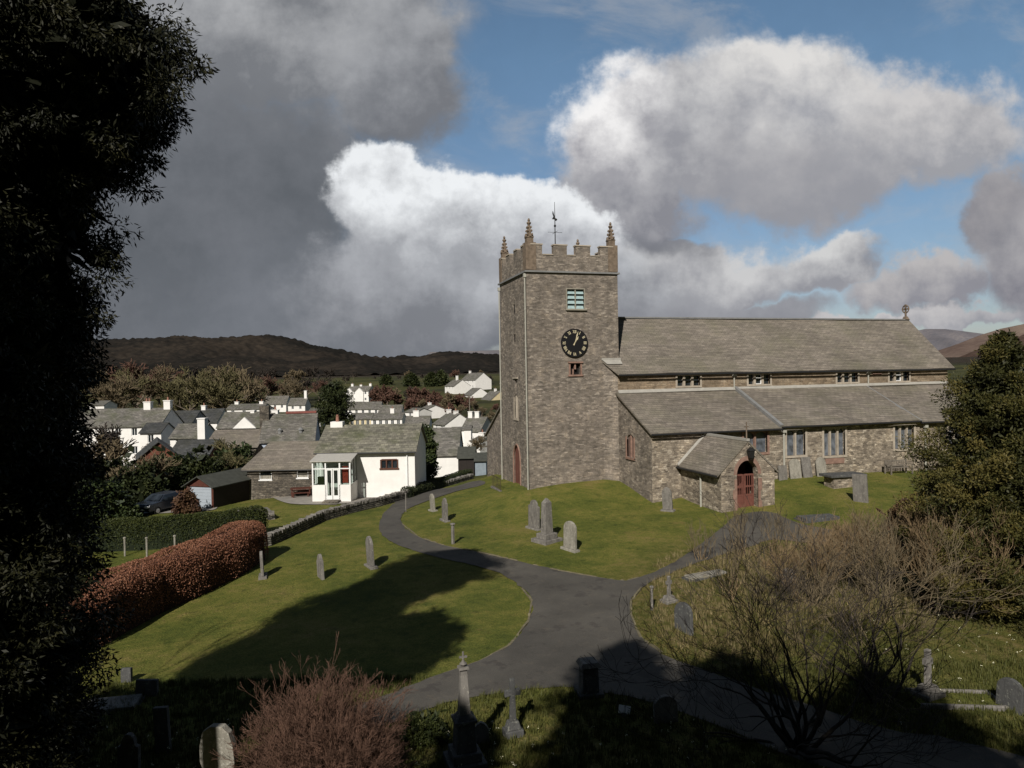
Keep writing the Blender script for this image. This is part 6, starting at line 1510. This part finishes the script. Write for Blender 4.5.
row = [(96, 372, 190, 0), (108, 366, 215, 4), (122, 358, 240, 2), (134, 362, 230, 0), (146, 366, 200, 5), (158, 364, 235, 2), (170, 372, 205, 1), (182, 368, 190, 5), (194, 364, 180, 1), (205, 362, 200, 4), (214, 366, 175, 5), (226, 364, 190, 1), (238, 368, 180, 0), (250, 371, 210, 1), (262, 374, 260, 2), (276, 376, 280, 0), (290, 378, 270, 4), (304, 374, 300, 3), (318, 379, 290, 2)]
for i, (px, pt, d, k) in enumerate(row):
    wood_tree(k, px, pt, d, f'leafless brown tree, {ordw[i]} from the left in the wood behind the left houses', gp, rnd.uniform(0, 6))
gp = 'russet leafless trees along the lane below the large white houses'
row = [(378, 386, 262, 7), (388, 384, 250, 7), (397, 387, 258, 6), (407, 385, 262, 8), (418, 386, 255, 7), (427, 387, 245, 7), (437, 390, 250, 7), (447, 391, 240, 6), (457, 393, 245, 7), (412, 396, 225, 7), (424, 398, 222, 6), (436, 400, 220, 7), (448, 402, 215, 7), (460, 404, 212, 6), (467, 396, 232, 7), (475, 399, 225, 6), (482, 406, 200, 6), (490, 410, 180, 6), (496, 403, 230, 7)]
for i, (px, pt, d, k) in enumerate(row):
    wood_tree(k, px, pt, d, f'russet leafless tree, {ordw[i]} from the left below the large white houses', gp, rnd.uniform(0, 6))
gp = 'leafless trees in the gardens round the cottages'
for px, pt, d, k, lb in [(122, 424, 78, 3, 'dark leafless tree in front of the long white terrace'), (135, 452, 58, 4, 'slender pale-stemmed leafless tree left of the parked cars'), (221, 444, 66, 1, 'pollarded pale tree above the garage roof'), (105, 432, 70, 0, 'low brown leafless tree beside the big yew'), (152, 438, 74, 2, 'reddish leafless tree in front of the white wing'), (470, 434, 110, 0, 'brown leafless tree beside the tower buttress'), (452, 436, 118, 2, 'reddish leafless tree left of the dark timber garage'), (240, 436, 70, 5, 'brown leafless tree touching the stone wing roof')]:
    wood_tree(k, px, pt, d, lb, gp, rnd.uniform(0, 6))
gp = 'bare trees along the foot of the wooded hill'
ordw += ['twenty-' + x for x in ordw[:9]] + ['thirtieth', 'thirty-first', 'thirty-second', 'thirty-third']
for i in range(30):
    px = 98 + i * 13.6 + rnd.uniform(-4, 4); k = rnd.choice((6, 6, 7, 8, 8)); pt = 367 + rnd.uniform(-3, 4) + (5 if px > 330 else 0)
    wood_tree(k, px, pt, rnd.uniform(400, 520), f'far leafless tree, {ordw[i]} from the left along the foot of the wooded hill', gp, rnd.uniform(0, 6))
# evergreen garden shrubs below the terrace
gs = 'dark evergreen shrubs between the garage and the village'
for i, (px, pt, d, rx, lb) in enumerate([(112, 458, 60, 2.4, 'broad dark shrub next to the big yew'), (138, 464, 58, 2.2, 'dark shrub behind the parked cars'), (160, 460, 62, 2.4, 'tall dark shrub left of the shed'), (182, 456, 64, 2.6, 'dark shrub behind the shed roof'), (206, 455, 65, 2.4, 'dark green shrub above the garage'), (228, 447, 68, 1.8, 'olive clipped hedge clump at the left of the stone wing'), (242, 446, 68, 1.7, 'olive clump touching the stone wing roof'), (100, 480, 50, 2.2, 'lowest dark shrub beside the big yew')]):
    p = atd(px, pt, d); g = H(p[0], p[1]); h = p[2] - g
    leaf_shrub('garden_shrub', lb, (p[0], p[1], g), (rx, rx * .8, max(.8, h / 1.2)), 200 + i, 'dkgreen' if i < 5 else 'ivy', 70, 60, .22, .16, group=gs, inner=200)

# ------------------------------------------------------------------ grass blades
def blades(name, label, region, n, h, mat, seed, clump=14, w=.012, lean=.5):
    """tufts scattered over a ground region given in the view frame (x0,x1,d0,d1, keep)"""
    rs = np.random.RandomState(seed); x0, x1, d0, d1, keep = region
    cx = rs.uniform(x0, x1, n); cd = rs.uniform(d0, d1, n); k = keep(cx, cd) & (rs.rand(n) < 1); cx = cx[k]; cd = cd[k]
    wx = CAM[0] + cx * math.cos(HEAD) + cd * math.sin(HEAD); wy = CAM[1] - cx * math.sin(HEAD) + cd * math.cos(HEAD)
    ok = ~in_poly(wx, wy, pathW); wx = wx[ok]; wy = wy[ok]; z = Hn(wx, wy); N = len(wx)
    hh = h * (.4 + 1.2 * rs.rand(N)); C = np.repeat(np.stack([wx, wy, z - .02], 1), clump, 0); C[:, :2] += rs.normal(size=(N * clump, 2)) * .05
    H_ = np.repeat(hh, clump)[:, None] * (.5 + .6 * rs.rand(N * clump, 1)); an = rs.rand(N * clump) * 6.283
    dv = np.stack([np.cos(an), np.sin(an), np.zeros_like(an)], 1); sd = np.stack([-np.sin(an), np.cos(an), np.zeros_like(an)], 1)
    tip = C + dv * H_ * lean * rs.rand(N * clump, 1) + np.array([0, 0, 1]) * H_
    V = np.stack([C - sd * w, C + sd * w, tip], 1).reshape(-1, 3)
    o = np_mesh(name, V, 3, M[mat], None, np.clip(np.repeat(rs.rand(N), clump) * .6 + rs.rand(N * clump) * .4, 0, 1))
    tag(o, label, 'grass', kind='stuff'); return o
blades('rough_grass', 'rough uncut grass in the shaded foreground', (-13, 15, 14, 20.5, lambda x, d: np.ones_like(x, bool)), 15000, .16, 'blade', 1, clump=9)
def straw_keep(x, d): return (((x - 10.5) / 5) ** 2 + ((d - 28.5) / 5.5) ** 2 < 1) | (((x - 7) / 2.5) ** 2 + ((d - 24) / 4) ** 2 < .8)
blades('long_dead_grass', 'long straw-coloured grass around the shrubs below the church', (4, 17, 20, 35, straw_keep), 4200, .22, 'straw', 2, clump=9, w=.009, lean=1.1)
def mid_keep(x, d): return (((x - 12) / 9) ** 2 + ((d - 22) / 8) ** 2 < 1)
blades('tufted_grass', 'tufted green grass under the bare shrubs', (3, 21, 15, 30, mid_keep), 8000, .12, 'blade', 3, clump=9)
# daffodils and snowdrops
rs = np.random.RandomState(9); n = 420
x = np.concatenate([rs.uniform(-11, 10, 150), rs.uniform(11, 17, 60)]); d = np.concatenate([rs.uniform(14.3, 17.5, 150), rs.uniform(17, 24, 60)])
wx = CAM[0] + x * math.cos(HEAD) + d * math.sin(HEAD); wy = CAM[1] - x * math.sin(HEAD) + d * math.cos(HEAD); ok = ~in_poly(wx, wy, pathW); wx = wx[ok]; wy = wy[ok]; z = Hn(wx, wy) + .16
C = np.stack([wx, wy, z], 1); V, s, npr = cards(rs, C, np.full((len(C), 3), .02), 5, .032, .022, .6)
tag(np_mesh('spring_flowers', V, npr, M['flower'], None, s), 'scattered pale spring flowers in the rough grass', 'flowers', kind='stuff')
# ------------------------------------------------------------------ sun, sky, clouds, camera
SUN_EL, SUN_AZ = 37.0, math.degrees(HEAD) + 15.5 + 180     # azimuth clockwise from +Y
sd = bpy.data.lights.new('sun', 'SUN'); sd.energy = 4.8; sd.angle = R(.55); sd.color = (1, .95, .88)
so_ = bpy.data.objects.new('sun', sd); col.objects.link(so_)
az = R(SUN_AZ); el = R(SUN_EL); dirv = Vector((math.sin(az) * math.cos(el), math.cos(az) * math.cos(el), math.sin(el)))
so_.rotation_euler = dirv.to_track_quat('Z', 'Y').to_euler(); so_.location = (0, 0, 60)
w = bpy.data.worlds.new('World'); sc.world = w; w.use_nodes = True; nt = w.node_tree
for n in list(nt.nodes): nt.nodes.remove(n)
out = nt.nodes.new('ShaderNodeOutputWorld'); bg = nt.nodes.new('ShaderNodeBackground'); nt.links.new(bg.outputs[0], out.inputs[0]); bg.inputs[1].default_value = .1
sky = nt.nodes.new('ShaderNodeTexSky'); sky.sky_type = 'NISHITA'; sky.sun_disc = False; sky.sun_elevation = el; sky.sun_rotation = az; sky.air_density = 1.0; sky.dust_density = .6; sky.ozone_density = 1.6
tc = nt.nodes.new('ShaderNodeTexCoord'); D = tc.outputs['Generated']
def dot(v):
    n = nt.nodes.new('ShaderNodeVectorMath'); n.operation = 'DOT_PRODUCT'; nt.links.new(D, n.inputs[0]); n.inputs[1].default_value = v; return n.outputs['Value']
def m_(op, a, b=None, c=None, clamp=False): return math_n(nt, op, a, b, c, clamp)
fwd = dot((math.sin(HEAD), math.cos(HEAD), 0)); rgt = dot((math.cos(HEAD), -math.sin(HEAD), 0)); upz = dot((0, 0, 1))
fa = m_('MAXIMUM', m_('ABSOLUTE', fwd), .12)
U = m_('DIVIDE', rgt, fa); V_ = m_('DIVIDE', upz, fa)      # tangent-plane coordinates about the church's bearing
cb = nt.nodes.new('ShaderNodeCombineXYZ'); nt.links.new(U, cb.inputs[0]); nt.links.new(V_, cb.inputs[1]); UV = cb.outputs[0]
def nz(scale, det, rough, off, sx=1.0, sy=1.0, dist=0.0):
    mp = nt.nodes.new('ShaderNodeMapping'); mp.inputs['Location'].default_value = off; mp.inputs['Scale'].default_value = (sx, sy, 1); nt.links.new(UV, mp.inputs[0])
    n = nt.nodes.new('ShaderNodeTexNoise'); n.noise_dimensions = '3D'; n.inputs['Scale'].default_value = scale; n.inputs['Detail'].default_value = det; n.inputs['Roughness'].default_value = rough; n.inputs['Distortion'].default_value = dist
    nt.links.new(mp.outputs[0], n.inputs['Vector']); return m_('SUBTRACT', n.outputs['Fac'], .5)
wu = m_('ADD', m_('MULTIPLY', nz(3.2, 3, .5, (1, 2, 0)), .22), m_('MULTIPLY', nz(11, 5, .6, (5, 1, 0)), .10))
wv = m_('ADD', m_('MULTIPLY', nz(3.2, 3, .5, (7, 4, 0)), .22), m_('MULTIPLY', nz(11, 5, .6, (2, 9, 0)), .10))
PU = m_('ADD', U, wu); PV = m_('ADD', V_, wv)
edge = nz(7, 8, .62, (3, 3, 0)); fine = nz(22, 6, .6, (8, 8, 0)); soft = nz(2.4, 4, .55, (4, 6, 0))
def px2uv(x, y): return (x - 512) / 700, (376 - .017 * (x - 512) - y) / 700
def c3(v): return tuple(v)
# centre px, radii px, rotation deg, lit colour, shaded colour, softness of light split
def s2l(*c):
    v = [((x / 255 + .055) / 1.055) ** 2.4 for x in c]; return (v[0] * .95, v[1] * .995, v[2] * 1.03)
B = [
    (250, 20, 230, 120, -8, s2l(164, 162, 162), s2l(118, 118, 121), 1.0),
    (120, 230, 330, 190, 0, s2l(106, 107, 111), s2l(92, 94, 98), 1.0),
    (395, 75, 85, 95, 0, s2l(150, 149, 151), s2l(112, 112, 116), 1.0),
    (300, 330, 240, 90, 0, s2l(118, 119, 124), s2l(108, 110, 115), 1.0),
    (445, 222, 105, 66, -8, s2l(228, 226, 225), s2l(158, 157, 159), 1.4),
    (540, 232, 95, 58, -14, s2l(224, 222, 221), s2l(158, 157, 160), 1.4),
    (520, 300, 190, 62, 0, s2l(165, 164, 166), s2l(122, 122, 126), .9),
    (645, 125, 60, 58, 20, s2l(232, 226, 222), s2l(150, 146, 150), 1.3),
    (640, 185, 62, 68, 0, s2l(176, 172, 172), s2l(132, 130, 135), 1.1),
    (800, 105, 112, 56, -8, s2l(212, 206, 201), s2l(160, 158, 161), 1.0),
    (800, 165, 125, 52, 0, s2l(160, 156, 157), s2l(144, 142, 146), 1.0),
    (930, 140, 110, 55, -14, s2l(196, 190, 187), s2l(152, 150, 153), 1.0),
    (700, 130, 70, 60, 0, s2l(196, 192, 190), s2l(142, 140, 144), 1.0),
    (665, 238, 40, 20, -10, s2l(112, 112, 118), s2l(104, 104, 110), .6),
    (700, 262, 100, 32, 4, s2l(195, 191, 189), s2l(144, 142, 146), 1.0),
    (820, 258, 62, 26, 6, s2l(200, 196, 193), s2l(140, 138, 142), 1.0),
    (700, 308, 120, 26, 0, s2l(150, 148, 151), s2l(130, 129, 134), .7),
    (930, 288, 85, 26, -4, s2l(178, 172, 170), s2l(138, 135, 140), 1.0),
    (1010, 225, 45, 40, 0, s2l(150, 145, 146), s2l(120, 118, 124), .9),
    (1080, 270, 90, 60, 0, s2l(165, 160, 160), s2l(125, 122, 128), .9),
    (490, 335, 90, 40, 0, s2l(120, 120, 125), s2l(108, 109, 114), .7),
    (900, 326, 200, 12, 0, s2l(188, 182, 180), s2l(150, 148, 152), .8),
]
def layer(blobs, lo, hi, edge_amt=.75, soft_below=None):
    mxd = None; ncol = None; den = None
    for (cx, cy, rx, ry, rot, lit, shd, sp) in blobs:
        u0, v0 = px2uv(cx, cy); a = R(rot); ca, sa = math.cos(a), math.sin(a); rx /= 700; ry /= 700
        du = m_('SUBTRACT', PU, u0); dv = m_('SUBTRACT', PV, v0)
        qx = m_('ADD', m_('MULTIPLY', du, ca / rx), m_('MULTIPLY', dv, sa / rx)); qy = m_('ADD', m_('MULTIPLY', du, -sa / ry), m_('MULTIPLY', dv, ca / ry))
        r_ = m_('SQRT', m_('ADD', m_('MULTIPLY', qx, qx), m_('MULTIPLY', qy, qy)))
        d = m_('SUBTRACT', 1.0, r_); mxd = d if mxd is None else m_('MAXIMUM', mxd, d)
        wgt = m_('POWER', m_('MAXIMUM', m_('ADD', d, .35), .0005), 2.2)
        # sunlit towards the upper left, billows picked out by the noise
        lf = m_('ADD', m_('MULTIPLY', qy, .62 * sp), m_('ADD', m_('MULTIPLY', bil, .72), m_('SUBTRACT', .46, m_('MULTIPLY', qx, .16))), clamp=True)
        mc = nt.nodes.new('ShaderNodeMix'); mc.data_type = 'RGBA'; nt.links.new(lf, mc.inputs[0]); mc.inputs[6].default_value = (*shd, 1); mc.inputs[7].default_value = (*lit, 1)
        vs = nt.nodes.new('ShaderNodeVectorMath'); vs.operation = 'SCALE'; nt.links.new(mc.outputs[2], vs.inputs[0]); nt.links.new(wgt, vs.inputs['Scale'])
        if ncol is None: ncol = vs.outputs[0]; den = wgt
        else:
            va = nt.nodes.new('ShaderNodeVectorMath'); va.operation = 'ADD'; nt.links.new(ncol, va.inputs[0]); nt.links.new(vs.outputs[0], va.inputs[1]); ncol = va.outputs[0]; den = m_('ADD', den, wgt)
    vd = nt.nodes.new('ShaderNodeVectorMath'); vd.operation = 'SCALE'; nt.links.new(ncol, vd.inputs[0]); nt.links.new(m_('DIVIDE', 11.5, den), vd.inputs['Scale'])
    d_ = m_('ADD', mxd, m_('ADD', m_('MULTIPLY', edge, edge_amt), m_('MULTIPLY', fine, .25)))
    mr = nt.nodes.new('ShaderNodeMapRange'); mr.interpolation_type = 'SMOOTHERSTEP'; nt.links.new(d_, mr.inputs[0]); mr.inputs[1].default_value = lo; mr.inputs[2].default_value = hi
    if soft_below is not None:
        sb = m_('MAXIMUM', 0.0, m_('SUBTRACT', px2uv(512, soft_below)[1], V_)); nt.links.new(m_('ADD', hi, m_('MULTIPLY', sb, 3.2)), mr.inputs[2]); nt.links.new(m_('SUBTRACT', lo, m_('MULTIPLY', sb, 1.2)), mr.inputs[1])
    return vd.outputs[0], mr.outputs[0]
# billows: a slope of the noise toward the light
e2 = nz(7, 8, .62, (3 + .02 * 7, 3 - .045 * 7, 0)); f2 = nz(16, 5, .6, (8, 8, 0)); f3 = nz(16, 5, .6, (8 + .012 * 16, 8 - .025 * 16, 0))
bil = m_('ADD', m_('MULTIPLY', m_('SUBTRACT', edge, e2), 2.2), m_('ADD', m_('MULTIPLY', m_('SUBTRACT', f2, f3), 1.6), m_('MULTIPLY', edge, .9)))
wi = nz(4.5, 7, .62, (1, 5, 2), 1.0, 2.0, .6); mw = nt.nodes.new('ShaderNodeMapRange'); mw.interpolation_type = 'SMOOTHSTEP'; nt.links.new(wi, mw.inputs[0]); mw.inputs[1].default_value = -.06; mw.inputs[2].default_value = .22; mw.inputs[4].default_value = .5
tint = nt.nodes.new('ShaderNodeMix'); tint.data_type = 'RGBA'; tint.blend_type = 'MULTIPLY'; tint.inputs[0].default_value = 1; nt.links.new(sky.outputs[0], tint.inputs[6]); nt.links.new(ramp(nt, V_, [(0, (.60, .58, .66)), (.16, (.70, .72, .76)), (.45, (.86, .95, .92))]), tint.inputs[7])
def over(base, colr, alpha):
    n = nt.nodes.new('ShaderNodeMix'); n.data_type = 'RGBA'; nt.links.new(alpha, n.inputs[0]); nt.links.new(base, n.inputs[6])
    if hasattr(colr, 'links'): nt.links.new(colr, n.inputs[7])
    else: n.inputs[7].default_value = colr
    return n.outputs[2]
cur = over(tint.outputs[2], (4.2, 4.3, 4.5, 1), mw.outputs[0])
c_, a_ = layer([B[6]] + [b for b in B if b[0] == 490 or b[0] == 900], -.2, .25); cur = over(cur, c_, a_)
c_, a_ = layer(B[:4], -.24, .30, .6); cur = over(cur, c_, a_)
c_, a_ = layer([b for b in B[7:] if b[0] not in (490, 900)], -.26, .26); cur = over(cur, c_, a_)
c_, a_ = layer([B[4], B[5], (500, 285, 170, 55, 0, s2l(175, 174, 176), s2l(122, 122, 126), 1.0), (430, 300, 130, 80, 0, s2l(150, 149, 152), s2l(118, 118, 122), 1.0)], -.10, .13, .75, 215); cur = over(cur, c_, a_)
gain = m_('ADD', 1.0, m_('ADD', m_('MULTIPLY', fine, .10), m_('MULTIPLY', soft, .22)))
vg = nt.nodes.new('ShaderNodeVectorMath'); vg.operation = 'SCALE'; nt.links.new(cur, vg.inputs[0]); nt.links.new(gain, vg.inputs['Scale']); fmo = vg.outputs[0]
# unseen sky behind the viewpoint and overhead, dimmed to cut the ambient light
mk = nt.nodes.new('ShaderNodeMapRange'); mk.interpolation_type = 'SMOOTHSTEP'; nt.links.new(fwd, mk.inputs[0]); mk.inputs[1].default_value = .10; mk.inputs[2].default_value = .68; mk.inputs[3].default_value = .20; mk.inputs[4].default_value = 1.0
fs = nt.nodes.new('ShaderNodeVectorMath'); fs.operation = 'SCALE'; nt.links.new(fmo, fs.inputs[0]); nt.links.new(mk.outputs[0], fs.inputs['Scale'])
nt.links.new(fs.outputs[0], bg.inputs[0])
w.cycles.sampling_method = 'MANUAL'; w.cycles.sample_map_resolution = 512

cd_ = bpy.data.cameras.new('camera'); cam = bpy.data.objects.new('camera', cd_); col.objects.link(cam); sc.camera = cam
cd_.sensor_fit = 'HORIZONTAL'; cd_.sensor_width = 36; cd_.lens = 36 * F_PX / 1024; cd_.clip_start = .1; cd_.clip_end = 12000
mt = Matrix(((_r2[0], _u2[0], -_d[0]), (_r2[1], _u2[1], -_d[1]), (_r2[2], _u2[2], -_d[2]))).to_4x4(); mt.translation = Vector(CAM); cam.matrix_world = mt
sc.view_settings.view_transform = 'Standard'; sc.view_settings.look = 'None'; sc.view_settings.exposure = 0; sc.view_settings.gamma = 1
sc.cycles.max_bounces = 5; sc.cycles.diffuse_bounces = 2; sc.cycles.transparent_max_bounces = 8; sc.cycles.use_denoising = True
